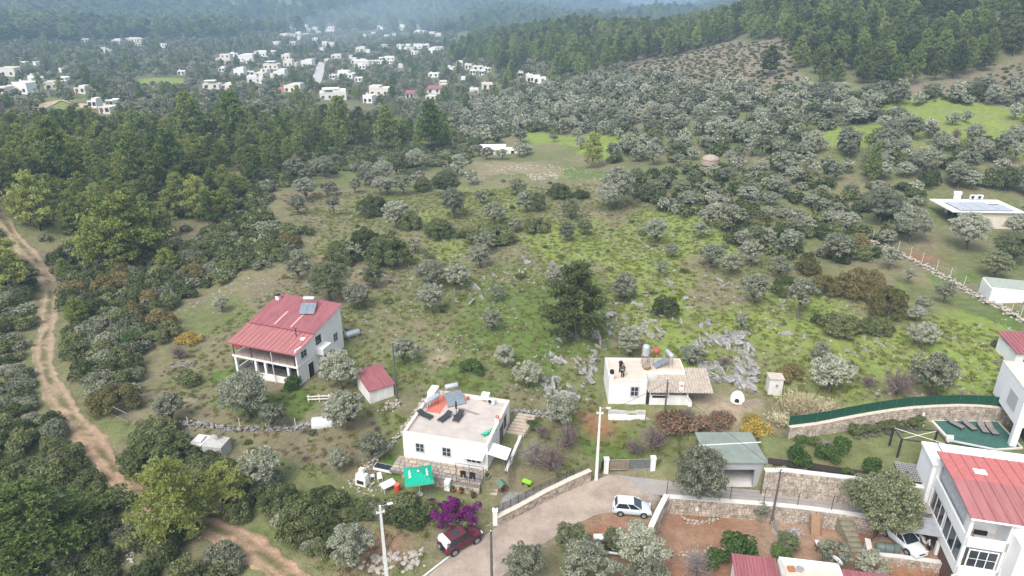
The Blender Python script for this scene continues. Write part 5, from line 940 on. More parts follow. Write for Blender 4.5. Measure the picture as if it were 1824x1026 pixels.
for i in range(6): part('plank', box(-1.2, -.55 + i * .185, .121 + i * .05, 1.2, -.38 + i * .185, .16 + i * .05), timber, th)
for x in (-1.15, 1.05): part('leg', box(x, .35, -.2, x + .1, .5, .4), timber, th)
# ------------------------------------------------------------------ garage with green flat roof
F0, F1 = P(1262, 868, 0), P(1357, 868, 0); hF = thing('green_roofed_garage', 'grey concrete garage with pale green flat roof and open front', 'garage', (F0.x, F0.y, 0), math.atan2(F1.y - F0.y, F1.x - F0.x)); WF = (F1 - F0).length; gmat = mat('grey_plaster', (.33, .33, .345), .9, .06)
part('wall', box(0, 0, -.3, 1.4, .3, 3.15).box(WF - 1.0, 0, -.3, WF, .3, 3.15).box(1.401, 0, 2.25, WF - 1.001, .3, 3.15).box(0, .301, -.3, .3, 5, 3.15).box(WF - .3, .301, -.3, WF, 5, 3.15).box(.301, 4.7, -.3, WF - .301, 5, 3.15), gmat, hF)
part('floor', box(.31, .05, -.2, WF - .31, 4.6, .05), concpale, hF); part('roof', box(-.5, -.2, 3.151, WF + .1, 5.1, 3.3), mat('pale_green_roof', (.195, .225, .195), .8, .12, .8), hF); part('roof_pipe', MB().tube((-.8, 2.6, 3.36), (WF + .5, 3.2, 3.36), .05), white, hF)
th = thing('roof_debris', 'white board and dark pipe lying on the green garage roof', 'board', (hF.matrix_world @ Vector((0, 0, 0))) + Vector((WF - 1.2, .9, 3.31)), R(-8)); part('board', box(-.6, -.4, 0, .6, .4, .05), white, th); part('pipe', MB().tube((-1.6, .2, .06), (.9, .3, .06), .05), darkmetal, th)
# ------------------------------------------------------------------ walls of the access road and garden
up = [P(1362, 838, 3)] + [P(a, b_, 3) for a, b_ in ((1400,838),(1475,847),(1550,856),(1620,864),(1690,876))]; stone_wall('road_retaining_wall', 'long stone retaining wall between the access road and the garden', up, -.0, 3.0, .45, .12, .46, (1,), 5)
lo = [P(a, b_, 0) for a, b_ in ((1187,886),(1240,890),(1290,894),(1360,899),(1430,906),(1505,916),(1560,924))]; stone_wall('lower_road_wall', 'stone wall below the access road with pale concrete top', lo, -1.9, .12, .45, .1, .36, (1,), 6)
dg = [P(a, b_, 0) for a, b_ in ((1187,887),(1172,915),(1160,940),(1152,962))]; stone_wall('yard_side_wall', 'low pale topped wall beside the silver hatchback', dg, [-1.8, -1.8, -1.8, -1.8], [.35, .3, .2, .1], .4, .1, .3, (1, -1), 7)
cw = smooth_line([P(a, b_, 3) for a, b_ in ((1402,778),(1450,774),(1500,766),(1560,757),(1620,751),(1700,747),(1760,750),(1800,757),(1840,768))], 2.2); stone_wall('curved_garden_wall', 'curved pale stone wall behind the garden and pool', cw, 3.0, [4.3 + .6 * min(1, i / 8) for i in range(len(cw))], .45, .08, .3, (1,), 8, mat('cream_coping', (.56, .49, .41), .9))
fn = thing('green_screen_fence', 'dark green screen fence along the curved garden wall', 'fence', (cw[0].x, cw[0].y, 0)); o_ = Vector((cw[0].x, cw[0].y, 0))
for i in range(len(cw) - 1):
    a, b_ = cw[i] - o_, cw[i+1] - o_; a.z = 4.3 + .6 * min(1, i / 8) + .09; b_.z = 4.3 + .6 * min(1, (i+1) / 8) + .09; d = (b_ - a); nrm = Vector((-d.y, d.x, 0)).normalized() * .12
    part('panel', MB().prism([(a + nrm)[:2], (b_ + nrm)[:2], (b_ + nrm * 1.3)[:2], (a + nrm * 1.3)[:2]], [a.z, b_.z, b_.z, a.z], [a.z + 1.15, b_.z + 1.15, b_.z + 1.15, a.z + 1.15]), greenfab, fn); part('post', MB().tube((a + nrm * .8) + Vector((0, 0, -.02)), (a + nrm * .8) + Vector((0, 0, 1.25)), .035), mat('green_post', (.02, .13, .07), .6), fn)
lf = [P(a, b_, 0) for a, b_ in ((1187,884),(1240,888),(1300,893),(1360,897),(1420,903),(1480,911))]; fo = thing('post_and_wire_fence', 'thin dark posts with wire along the lower edge of the access road', 'fence', (lf[0].x, lf[0].y, 0)); q0 = Vector((lf[0].x, lf[0].y, 0))
for q in lf: part('post', MB().tube(q - q0 + Vector((0, 0, .2)), q - q0 + Vector((0, 0, 1.9)), .035), darkmetal, fo)
wm_ = MB()
for h in (.8, 1.3, 1.75): wm_.path([q - q0 + Vector((0, 0, h)) for q in lf], .012, 4)
part('wire', wm_, darkmetal, fo)
# garden: hedge, little bushes, bed
hd = thing('garden_hedge', 'dark clipped hedge along the curved garden wall', 'hedge', P(1585, 765, 3)); ln = smooth_line([P(a, b_, 3) for a, b_ in ((1518,776),(1560,771),(1600,765),(1640,760))], .6); lob = [(q.x - hd.location.x + random.gauss(0, .15), q.y - hd.location.y + random.gauss(0, .2), random.uniform(.35, .95), random.uniform(.35, .5)) for q in ln for _ in range(3)]; V, Q, T_ = crown_lobes(lob, 6000, .12, .7); obj('foliage', mk('foliage', V, Q, T_, L_shrub), hd); part('stem', MB().path([Vector((q.x - hd.location.x, q.y - hd.location.y, .15)) for q in ln], .08, 5), bark, hd)
random.seed(12)
for i in range(9):
    q = P(1527 + i * 13.5, 781 - i * 1.9, 3); e = thing('lavender_bush', f'small round grey bush before the clipped hedge, {ORD[i]} from left', 'shrub', q, random.random() * 6, 'row of small bushes before the hedge'); e.scale = (.22,) * 3; cr, tr = random.choice(SHG); obj('foliage', cr, e); obj('stem', tr, e)
th = thing('garden_statue', 'small white garden statue on a pedestal beside the hedge', 'statue', P(1640, 757, 3)); part('pedestal', MB().lathe((0, 0, 0), [(.32, 0), (.34, .1), (.22, .18), (.2, .55), (.28, .62), (.28, .68)], 12), white, th); part('figure', MB().lathe((0, 0, .68), [(.14, 0), (.17, .25), (.12, .5), (.16, .62), (.08, .74), (.1, .84), (.09, .92), (.02, .97)], 12), white2, th, True)
th = thing('garden_bed_edge', 'dark soil bed edge above the road retaining wall', 'flower bed', P(1480, 846, 3)); o_ = th.location; part('soil', MB().prism([(q - o_)[:2] for q in (P(1368,826,3), P(1450,836,3), P(1560,852,3), P(1560,843,3), P(1450,826,3), P(1368,816,3))], -.1, .06), mat('dark_soil', (.035, .028, .022), .95, .2), th); part('edging', MB().path([P(a, b_, 3) - o_ + Vector((0, 0, .06)) for a, b_ in ((1368,816),(1450,826),(1560,843))], .06, 5), brown, th)
# pool under a green tarp with loungers
PQ = [P(a, b_, 3) for a, b_ in ((1657,750),(1778,752),(1822,800),(1775,803),(1690,786))]; th = thing('covered_pool', 'pool edge and deck covered with green sheeting', 'pool', PQ[0]); o_ = PQ[0]; part('kerb', MB().prism([(q - o_)[:2] for q in PQ], -.6, .16), concpale, th); cen = sum(PQ, Vector()) / 5; part('sheet', MB().prism([((q - o_) * .93 + (cen - o_) * .07)[:2] for q in PQ], .161, .19), greentarp, th); part('front_skirt', MB().prism([(P(1690,789,3) - o_)[:2], (P(1776,806,3) - o_)[:2], (P(1776,804.5,3) - o_)[:2], (P(1690,787.5,3) - o_)[:2]], -.9, .1), greenfab, th); part('stone_block', MB().prism([(P(a, b_, 3) - o_)[:2] for a, b_ in ((1684,788),(1697,789),(1697,782),(1684,781))], -.4, .5), concpale, th)
part('paving', MB().prism([(P(a, b_, 3) - o_)[:2] for a, b_ in ((1690,792),(1775,808),(1790,820),(1700,806))], -.4, .05), concpale, th)
for px, py, rz, w_ in ((1700,758,R(28),'first'),(1724,760,R(8),'second'),(1749,765,R(-12),'third'),(1765,768,R(-8),'fourth')): lounger(f'grey wicker lounger on the green pool sheet, {w_} from the left', P(px, py, 3.19), rz, wicker, 'loungers by the covered pool')
# steel frame in the garden
fr = [P(1583, 830, 3), P(1663, 838, 3), P(1655, 800, 3.0), P(1580, 803, 3.0)]; th = thing('garden_trellis', 'black steel trellis frame with mesh floor standing on the lawn', 'frame', fr[0]); o_ = fr[0]; c4 = [q - o_ for q in (P(1597, 815, 3), P(1680, 826, 3), P(1660, 800, 3), P(1583, 794, 3))]
for q in c4:
    part('post', MB().tube(q, q + Vector((0, 0, 2.3)), .09), darkmetal, th); part('lattice', MB().tube(q + Vector((.2, .1, 0)), q + Vector((.2, .1, 2.3)), .05), darkmetal, th)
fm_ = MB()
for i in range(4): fm_.tube(c4[i] + Vector((0, 0, 2.3)), c4[(i+1) % 4] + Vector((0, 0, 2.3)), .08)
part('top_rail', fm_, darkmetal, th); br_ = MB().tube(c4[0] + Vector((0, 0, 2.3)), c4[2] + Vector((0, 0, 2.3)), .03).tube(c4[1] + Vector((0, 0, 2.3)), c4[3] + Vector((0, 0, 2.3)), .03); part('brace', br_, white2, th)
g4 = [P(a, b_, 3) - o_ for a, b_ in ((1592,826),(1672,838),(1676,868),(1604,858))]; part('dark_bed', MB().prism([q[:2] for q in g4], -.2, .04), darkmetal, th)
ms = MB()
for i in range(26): ms.tube(g4[0].lerp(g4[1], i / 25) + Vector((0, 0, .3)), g4[3].lerp(g4[2], i / 25) + Vector((0, 0, .3)), .035, n=4)
for i in range(10): ms.tube(g4[0].lerp(g4[3], i / 9) + Vector((0, 0, .3)), g4[1].lerp(g4[2], i / 9) + Vector((0, 0, .3)), .03, n=4)
part('mesh_floor', ms, mat('grey_lattice', (.33, .31, .31), .8), th)
# ------------------------------------------------------------------ red-roofed villa
VZ = -1.9; v0 = P(1740, 925, 7.6); aV = R(-14); hV = thing('red_roofed_villa', 'tall white villa with faded red ribbed roof and glazed balconies', 'villa', (v0.x + .35, v0.y + .5, VZ), aV); TOP = 9.2; WV, DV = 11., 8.2
wh = mat('villa_white', (.74, .74, .735), .8, .03, 1); part('wall', box(2.9, 0, 0, WV, DV, 8.9).box(.25, 2.2, 0, 2.9, DV, 8.6), wh, hV); part('front_block', box(3.0, -1.6, 0, WV, -.002, 8.2), wh, hV)
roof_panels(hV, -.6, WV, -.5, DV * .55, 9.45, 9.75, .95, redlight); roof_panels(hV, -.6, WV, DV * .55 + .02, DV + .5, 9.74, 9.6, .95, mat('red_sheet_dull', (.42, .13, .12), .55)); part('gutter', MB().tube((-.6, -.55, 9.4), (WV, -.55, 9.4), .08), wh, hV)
part('roof_patch', box(1.6, 5.6, 9.74, 2.6, 6.3, 9.82), wh, hV)
part('upper_parapet', box(-.25, 0.0, 6.15, -.05, DV + .2, 7.1).box(-.05, 0.0, 6.15, 2.95, .2, 7.1), wh, hV); part('upper_floor', box(-.05, .2, 5.9, 2.9, DV, 6.15), concpale, hV); part('veranda_wall', box(.2, 2.0, 6.16, .249, DV, 8.5), mat('veranda_grey', (.45, .46, .47), .6), hV)
for x, y in ((-.15, .1), (2.85, .1), (-.15, DV)): part('post', box(x - .12, y - .1, 3.0 if y < 1 else 0, x + .12, y + .12, 9.4), wh, hV)
part('lower_parapet', box(-.25, 0, 2.9, -.05, DV + .2, 3.9).box(-.05, 0, 2.9, 2.95, .2, 3.9), wh, hV); part('lower_floor', box(-.05, .2, 2.7, 2.9, DV, 2.9), concpale, hV)
for y0, y1 in ((.4, 4.3), (4.7, 7.9)):
    o = part('glazing', box(-.16, y0, 3.92, -.12, y1, 6.0), glass, hV); m_ = MB().box(-.2, y0, 5.9, -.08, y1, 6.1)
    for k in range(4): y = y0 + (y1 - y0) * k / 3; m_.box(-.19, y - .05, 3.91, -.09, y + .05, 5.9)
    part('glazing_frame', m_, wh, o)
window(hV, (1.5, .2, 3.95), 2.1, 1.75, 'f', wh, 2, .1); part('ground_floor_panel', box(-.05, .5, 0, .2, DV - .3, 2.6), mat('brown_ground_floor', (.14, .08, .06), .8), hV)  # brown panel behind the ground-floor pillars
for y in (.1, 4.2, DV): part('pillar', box(-.3, y - .15, -.5, .05, y + .2, 2.69), wh, hV)
part('rear_wing', box(-.6, DV + .25, 0, WV, DV + 3.7, 8.15), wh, hV); part('rear_terrace', box(-.75, DV + .1, 8.15, WV, DV + 3.85, 8.35), wh, hV); part('terrace_joint', box(.6, DV + .15, 8.351, .75, DV + 3.8, 8.39), greymetal, hV)
MV = Matrix.Translation(hV.location) @ Matrix.Rotation(aV, 4, 'Z')
th = thing('patio_chair', 'dark and cream cushioned chair on the upper villa balcony', 'chair', MV @ Vector((1.3, .95, 6.16)), aV); part('seat', box(-.5, -.3, .3, .5, .3, .42), mat('cream_cushion', (.48, .44, .40), .9), th); part('backrest', box(-.5, .25, .42, .5, .38, .85), black, th)
for x in (-.45, .4):
    for y in (-.28, .25): part('leg', box(x, y, 0, x + .05, y + .05, .3), darkmetal, th)
cl = MB(); nx = 9
v = [(i * .25, .08 * math.sin(i * 2.1), z) for z in (0, .6, 1.3) for i in range(nx)]; cl.add(v, [(j*nx+i, j*nx+i+1, (j+1)*nx+i+1, (j+1)*nx+i) for j in range(2) for i in range(nx-1)]); th = thing('hanging_cloth', 'pink and grey patterned cloths hanging at the villa ground floor corner', 'cloth', P(1683, 1010, -1.0), R(75)); o = part('sheet', cl, mat('pink_pattern', (.55, .30, .36), .9, .5, 5, col2=(.62, .6, .62)), th); o.modifiers.new('thick', 'SOLIDIFY').thickness = .02; part('rail', MB().tube((0, 0, 1.3), (2, 0, 1.3), .03), darkmetal, th)
# white house behind the pool
W0 = P(1797, 797, 3); hW = thing('white_corner_house', 'white house with grey shutter cut by the right edge, beside the pool', 'house', (W0.x, W0.y, 3), R(-16)); part('wall', box(0, 0, 2.6, 8, 7, 6.4).box(0, 0, -.5, .6, .6, 2.6).box(2.0, .7, -.5, 8, 7, 2.6), wh, hW); parapet(hW, 8, 7, 6.401, 6.75, .3, wh, MATS['cream_coping']); part('shutter', box(-.05, 1.2, 3.6, -.002, 3.4, 5.4), frame_grey, hW); window(hW, (1.6, 0, 3.4), 1.6, 1.6, 'f', wh, 1); part('glass_front', box(1.95, .75, 0, 1.999, 6.8, 2.5), glass, hW)
# house at the bottom edge
B0, B1 = P(1305, 987, 1.2), P(1600, 1022, 1.2); o_, aB, WB = frame_of(B0, B1); hH = thing('bottom_edge_house', 'house at the bottom edge with red ribbed roofs and cream roof terrace', 'house', (B0.x, B0.y, -1.8), aB); part('wall', box(.1, -7, 0, WB + 2, -.1, 2.55), white2, hH)
roof_panels(hH, -.1, 3.7, -7.2, .1, 2.6, 3.0, .30, redmetal, 'roof_sheet', .05); x0 = 9.1
for i in range(14): part('roof_sheet', MB().slab((x0 + i * .36, -7.2, 2.6), (x0 + i * .36 + .34, -7.2, 2.6), (x0 + i * .36 + .34, -.2 , 2.95), (x0 + i * .36, -.2, 2.95), .06), redmetal, hH)
part('terrace_floor', box(4.1, -7, 2.56, 8.9, -.3, 2.75), roofconc2, hH); part('parapet', box(3.9, -.28, 2.4, 8.9, .0, 3.35), white, hH); part('parapet', box(8.62, -7, 2.4, 8.9, -.281, 3.35), white, hH); part('parapet', box(3.75, -7, 2.4, 4.08, -.282, 3.3), concrete, hH)
MH = Matrix.Translation(hH.location) @ Matrix.Rotation(aB, 4, 'Z')
th = thing('satellite_dish', 'white satellite dish on the terrace wall of the bottom edge house', 'satellite dish', MH @ Vector((8.7, -.3, 3.35)), R(-60)); part('mast', MB().tube((0, 0, -.1), (0, 0, .6), .03), greymetal, th)
o = part('dish', MB().lathe((0, 0, 0), [(.02, .12), (.25, .085), (.45, 0.02), (.5, -.04), (.48, -.05), (.25, .05), (.02, .08)], 18), white, th, True); o.location = (0, -.1, .75); o.rotation_euler = (R(-60), 0, 0); part('feed_arm', MB().tube((0, -.1, .5), (0, .5, .85), .015), greymetal, th)
th = thing('steel_bowl', 'round steel bowl beside a rusty tin on the cream roof terrace', 'bowl', MH @ Vector((5.6, -.75, 2.752))); part('bowl', MB().lathe((0, 0, 0), [(.2, 0), (.3, .25), (.28, .24), (.18, .04)], 14), greymetal, th, True); part('rim', MB().lathe((0, 0, .24), [(.28, 0), (.32, .01), (.3, .03)], 14), greymetal, th)
th = thing('rusty_tin', 'rusty square tin on the cream roof terrace', 'tin', MH @ Vector((4.9, -.8, 2.752))); part('body', box(-.3, -.25, 0, .3, .25, .18), mat('rust', (.35, .15, .06), .8, .3, 8), th, bevel=.02); part('rim', box(-.32, -.27, .18, .32, -.23, .22).box(-.32, .23, .18, .32, .27, .22), timber, th)
# ------------------------------------------------------------------ vehicles
def loft(st, n=10):
    """st: stations along x: (x, zbottom, ztop, half width bottom, half width mid, half width top)"""
    mb = MB(); V = []; 
    for x, zb, zt, wb, wm2, wt2 in st:
        zm = zb + (zt - zb) * .5; ring = [(x, -wb, zb), (x, -wm2, zm * .6 + zb * .4), (x, -wm2, zm), (x, -(wm2 + wt2) / 2 * 1.0, zb + (zt - zb) * .86), (x, -wt2 * .8, zt), (x, 0, zt + .012), (x, wt2 * .8, zt), (x, (wm2 + wt2) / 2, zb + (zt - zb) * .86), (x, wm2, zm), (x, wm2, zm * .6 + zb * .4), (x, wb, zb)]; V += ring
    k = 11; Fc = []
    for i in range(len(st) - 1):
        for j in range(k): Fc.append((i*k + j, i*k + (j+1) % k, (i+1)*k + (j+1) % k, (i+1)*k + j)[::-1])
    Fc += [tuple(range(k)), tuple(range((len(st)-1)*k, len(st)*k))[::-1]]; return mb.add(V, Fc)
def car(name, label, loc, rz, L, Wd, body, low, cab, paint, cat='car', wheel_r=.31, wb=None, spare=None, tall=0):
    """body: side profile stations (x, ztop) of the lower shell; cab: (x0 rear base, x1 rear top, x2 front top, x3 front base, z belt, z roof)"""
    t = thing(name, label, cat, loc, rz); hw = Wd / 2; x0, x1, x2, x3, zb, zr = cab
    part('body', loft([(x, low + (.1 if i in (0, len(body) - 1) else 0), z, hw * k * .94, hw * k, hw * k * .95) for i, (x, z, k) in enumerate(body)]), paint, t, True)
    V = [(x0, -hw * .92, zb), (x3, -hw * .92, zb), (x2, -hw * .74, zr), (x1, -hw * .76, zr), (x0, hw * .92, zb), (x3, hw * .92, zb), (x2, hw * .74, zr), (x1, hw * .76, zr)]
    gmat_ = mat('car_glass', (.02, .025, .03), .08, .2, 1, spec=.7); part('window_glass', MB().add(V, [(0,1,2,3),(5,4,7,6),(1,5,6,2),(4,0,3,7),(3,2,6,7),(1,0,4,5)]), gmat_, t)
    e = .012; rf = MB(); rf.prism([(x1 - .06, -hw * .77), (x2 + .04, -hw * .75), (x2 + .04, hw * .75), (x1 - .06, hw * .77)], zr - .03, zr + .035); part('roof', rf, paint, t, bevel=.03)
    pl = MB()
    for s in (-1, 1):
        for (xa, xb, w_) in ((x3, x2, .07), (x0, x1, .13), ((x0 * .42 + x3 * .58), (x1 * .42 + x2 * .58), .07)):
            pl.tube((xa, s * (hw * .92 + e), zb - .02), (xb, s * (hw * .75 + e), zr), w_ * .7, w_ * .5, 6)
    part('pillar', pl, paint, t)
    wbx = wb or L * .3; wy = hw - .1
    for x in (-wbx, wbx * .98):
        for s in (-1, 1):
            part('wheel_arch', MB().lathe((x, s * (hw - .02), wheel_r), [(.02, -.02), (wheel_r * 1.16, -.02), (wheel_r * 1.16, .03), (.02, .03)], 16, 'Y'), rubber, t)
            w_ = part('wheel', MB().lathe((x, s * (wy + .06), wheel_r), [(.1, -.11), (wheel_r, -.1), (wheel_r * 1.0, .1), (.1, .11)], 18, 'Y'), rubber, t, True); part('rim', MB().lathe((x, s * (wy + .07), wheel_r), [(.02, -.105), (wheel_r * .66, -.108), (wheel_r * .66, .108), (.02, .105)], 14, 'Y'), greymetal, w_)
    fx, rx = body[-1][0], body[0][0]; zf = body[-2][1]
    for s in (-1, 1):
        part('headlight', box(fx - .22, s * hw * .72 - .17, zf - .2, fx - .03, s * hw * .72 + .17, zf - .05), mat('lamp_glass', (.6, .62, .63), .15), t, bevel=.03); part('tail_light', box(rx - .01, s * hw * .78 - .1, zb - .3, rx + .08, s * hw * .78 + .1, zb - .05), mat('red_lamp', (.35, .01, .01), .3), t, bevel=.02)
        part('mirror', box(x3 - .35, s * (hw + .02) - .06, zb, x3 - .2, s * (hw + .1) + .05, zb + .14), paint, t, bevel=.03)
    part('bumper', box(fx - .12, -hw * .85, low + .05, fx + .05, hw * .85, low + .26), paint if tall == 0 else darkmetal, t, bevel=.05); part('bumper', box(rx - .05, -hw * .88, low + .05, rx + .12, hw * .88, low + .28), paint if tall == 0 else darkmetal, t, bevel=.05)
    part('grille', box(fx - .02, -.32, low + .26, fx + .055, .32, low + .36), darkmetal, t); part('number_plate', box(fx + .051, -.26, low + .1, fx + .062, .26, low + .2), white, t); part('sunroof', box((x1 + x2) / 2 - .2, -.35, zr + .036, (x1 + x2) / 2 + .5, .35, zr + .045), gmat_, t) if tall else None
    return t
silver = mat('silver_paint', (.50, .53, .56), .28, .02, spec=.6); maroon = mat('maroon_paint', (.085, .010, .018), .25, .03, spec=.6)
HB = [(-1.86, .75, .86), (-1.8, .95, .94), (-1.2, .98, 1), (0, .96, 1), (.75, .95, 1), (1.25, .86, .97), (1.7, .72, .9), (1.88, .55, .78)]
car('silver_hatchback', 'silver hatchback car parked on the gravel beside the low wall', P(1125, 912, .0) + Vector((0, 0, .04)), R(-7), 3.8, 1.66, HB, .22, (-1.72, -1.4, .1, .92, .93, 1.4), silver)
SV = [(-2.05, .85, .9), (-2.0, 1.08, .97), (-1.2, 1.1, 1), (0, 1.08, 1), (.85, 1.06, 1), (1.3, 1.03, .98), (1.85, .97, .93), (2.02, .75, .86)]
sv = car('maroon_offroad_car', 'maroon off-road car with white covered spare wheel parked on the lane edge', P(821, 970, .0) + Vector((0, 0, .04)), R(38), 4.2, 1.78, SV, .36, (-1.98, -1.8, .3, .95, 1.06, 1.68), maroon, wheel_r=.38, wb=1.25, tall=1)
part('rear_cover', box(-2.03, -.78, 1.1, -1.72, .78, 1.5).box(-1.98, -.72, 1.5, -1.5, .72, 1.735), white, sv, bevel=.06); w_ = part('spare_wheel', MB().lathe((-2.18, .1, 1.0), [(.05, -.13), (.34, -.12), (.37, 0), (.34, .11), (.05, .12)], 18, 'X'), rubber, sv, True); part('spare_cover', MB().lathe((-2.24, .1, 1.0), [(.02, -.09), (.22, -.08), (.24, 0)], 16, 'X'), greymetal, w_, True)
SD = [(-2.15, .7, .84), (-2.05, .93, .94), (-1.3, .97, 1), (0, .95, 1), (.9, .93, 1), (1.5, .85, .96), (1.95, .7, .88), (2.12, .52, .74)]
car('silver_sedan', 'silver sedan parked under the canopy with its door ajar', P(1607, 968, -.6) + Vector((0, 0, .04)), R(-72), 4.3, 1.72, SD, .22, (-1.75, -1.2, .2, 1.0, .93, 1.42), mat('white_silver_paint', (.56, .58, .60), .3, .02, spec=.6))
# wrecked white pickup body
th = thing('wrecked_pickup_bed', 'broken white pickup body full of junk between the olives', 'vehicle wreck', P(1085, 978, -.2), R(-8)); part('side_panel', MB().path([(-1.5, .55, .75), (0, .6, .85), (1.2, .55, .7), (1.7, .2, .75)], [.3, .32, .26, .24], 8), white, th, True); part('bed_floor', box(-1.5, -.75, .25, 1.6, .5, .32), darkmetal, th); part('lower_side', box(-1.5, -.85, .2, 1.3, -.7, .42), white, th, bevel=.04); part('loose_panel', MB().slab((.2, -.6, .55), (1.3, -.7, .6), (1.4, .1, .75), (.3, .15, .8), .05), white, th)
for x in (-1.0, 1.1): part('wheel', MB().lathe((x, -.75, .3), [(.08, -.1), (.3, -.1), (.3, .1), (.08, .1)], 14, 'Y'), rubber, th)
rj = random.Random(2)
for i in range(7): part('junk_piece', MB().box(-.3, -.08, 0, .3, .08, .1, Matrix.Translation((rj.uniform(-1.2, .1), rj.uniform(-.5, .2), .33 + i * .02)) @ Matrix.Rotation(rj.random() * 3, 4, 'Z')), rj.choice((timber, darkmetal, brown)), th)
# scooter
th = thing('white_scooter', 'white and black scooter parked beside the silver sedan', 'scooter', P(1643, 968, -.6) + Vector((0, 0, .03)), R(-80)); part('body', loft([(-.75, .5, .75, .1, .14, .1), (-.5, .42, .82, .14, .18, .15), (-.1, .4, .78, .13, .17, .14), (.1, .28, .4, .13, .16, .15), (.4, .28, .42, .13, .16, .14)]), white, th, True); part('leg_shield', MB().slab((.42, -.2, .35), (.42, .2, .35), (.62, .17, 1.0), (.62, -.17, 1.0), .08), white, th); part('seat', box(-.7, -.13, .8, .02, .13, .9), black, th, bevel=.04); part('handlebar', MB().tube((.58, -.34, 1.05), (.58, .34, 1.05), .025), darkmetal, th); part('fork', MB().tube((.6, 0, 1.0), (.82, 0, .3), .05), white, th); part('top_box', box(-1.0, -.2, .85, -.68, .2, 1.15), redplastic, th, bevel=.05)
for x in (-.62, .82): part('wheel', MB().lathe((x, 0, .24), [(.05, -.07), (.24, -.05), (.24, .05), (.05, .07)], 16, 'Y'), rubber, th)
for s in (-1, 1): part('mirror', box(.55, s * .3 - .05, 1.2, .58, s * .3 + .05, 1.28), black, th)
# canopy over the cars, tank, kerb wall
th = thing('carport_canopy', 'grey sheet canopy over the parked sedan against the villa', 'canopy', P(1645, 945, -.6)); o_ = th.location; q4 = [P(a, b_, 1.7) - o_ for a, b_ in ((1622,948),(1686,958),(1680,925),(1612,917))]; part('sheet', MB().slab(*q4, .05), mat('grey_canopy', (.33, .34, .36), .7), th)
for q in q4: part('post', MB().tube((q.x, q.y, 0), q - Vector((0, 0, .05)), .04), darkmetal, th)
q4 = [P(a, b_, 2.0) - o_ for a, b_ in ((1632,910),(1668,917),(1662,903),(1626,898))]; part('slatted_sheet', MB().slab(*q4, .04), corr, th)
th = thing('green_gas_tank', 'dark green cylindrical tank lying before the silver sedan', 'tank', P(1580, 983, -.6), R(-8)); part('tank_body', MB().lathe((0, 0, .5), [(.15, -1.1), (.38, -1.02), (.45, -.9), (.45, .9), (.38, 1.02), (.15, 1.1)], 18, 'X'), mat('green_grey_paint', (.10, .13, .115), .5), th, True); part('band', MB().lathe((-.4, 0, .5), [(.46, -.03), (.465, 0), (.46, .03)], 18, 'X').lathe((.4, 0, .5), [(.46, -.03), (.465, 0), (.46, .03)], 18, 'X'), darkmetal, th); part('cradle', box(-.8, -.35, 0, -.65, .35, .15).box(.65, -.35, 0, .8, .35, .15), concrete, th)
stone_wall('parking_retaining_wall', 'stone wall with pale concrete top under the parked sedan', [P(a, b_, -.6) for a, b_ in ((1545,962),(1550,988),(1600,993),(1680,1004))], -1.9, -.5, .35, .1, .32, (1,), 9)
th = thing('stone_stair', 'worn stone steps climbing beside the large yard olive', 'stair', P(1530, 985, -1.8), R(0))
for i in range(7): part('step', box(-.6 - .06 * i, .0 + .45 * i, -.1, .6 - .06 * i, .44 + .45 * i, .1 + .25 * i), mat('mossy_stone', (.23, .21, .15), .9, .2), th)
th = thing('leaning_door', 'brown door panel leaning on the yard wall', 'door panel', P(1448, 945, -1.8), R(-4)); part('leaf', MB().slab((-.5, -.75, .05), (.5, -.75, .05), (.5, .05, 2.0), (-.5, .05, 2.0), .06), mat('tan_door', (.30, .185, .11), .8, .1, 3), th); fr_ = MB()
for x in (-.5, .44): fr_.slab((x, -.74, .10), (x + .06, -.74, .10), (x + .06, .06, 2.05), (x, .06, 2.05), .045)
part('frame', fr_, brown, th)
th = thing('yard_table', 'small table with white and grey cloths standing in the yard', 'table', P(1463, 980, -1.8), R(-15)); part('table_top', box(-.6, -.4, .7, .6, .4, .75), timber, th); part('cloth', box(-.25, -.42, .751, .62, .3, .765), mat('grey_cloth', (.33, .33, .37), .9), th); part('white_cloth', box(-.63, -.2, .752, -.26, .42, .77), white, th)
for x in (-.55, .5):
    for y in (-.35, .3): part('leg', box(x, y, 0, x + .05, y + .05, .7), darkmetal, th)
stone_wall('yard_dividing_wall', 'rough low wall dividing the red soil yards', [P(a, b_, -1.8) for a, b_ in ((1373,925),(1378,945),(1388,965),(1398,985))], -1.9, -1.2, .35, None, .25, (1, -1), 13)
rock_row('yard_rubble_row', 'row of pale rubble stones across the red soil yard', [P(a, b_, -1.8) for a, b_ in ((1180,985),(1210,992),(1245,985),(1290,985))], 60, .12, .3, .2, m=rockpale, seed=3)
ring = []; 
for i in range(11): a = R(190 + i * 16); ring.append(Vector((whiteolive.location.x + 2.1 * math.cos(a), whiteolive.location.y + 1.5 * math.sin(a), 0)))
rock_row('tree_stone_ring', 'half ring of stones round the whitewashed olive trunk', ring, 60, .14, .28, .1, m=rockpale, seed=4)
th = thing('ash_heap', 'grey heap of ash and stones in the tan yard', 'heap', P(1413, 950, -1.8)); mb = MB(); rj = random.Random(8)
for k in range(60):
    s = rj.uniform(.08, .2); q = Vector((rj.gauss(0, .55), rj.gauss(0, .35), 0)); q.z = max(0, .3 - q.length * .3); mb.add([v.co * s + q for v in ST[0].vertices], [tuple(p.vertices) for p in ST[0].polygons])
part('stones', mb, mat('ash', (.30, .30, .31), .95, .3), th, kind='stuff')
wp = part('whitewash', MB().lathe((0, 0, 0), [(.34, 0), (.30, .35), (.275, .62)], 10), white2, whiteolive); wp.location = (0, 0, 0)
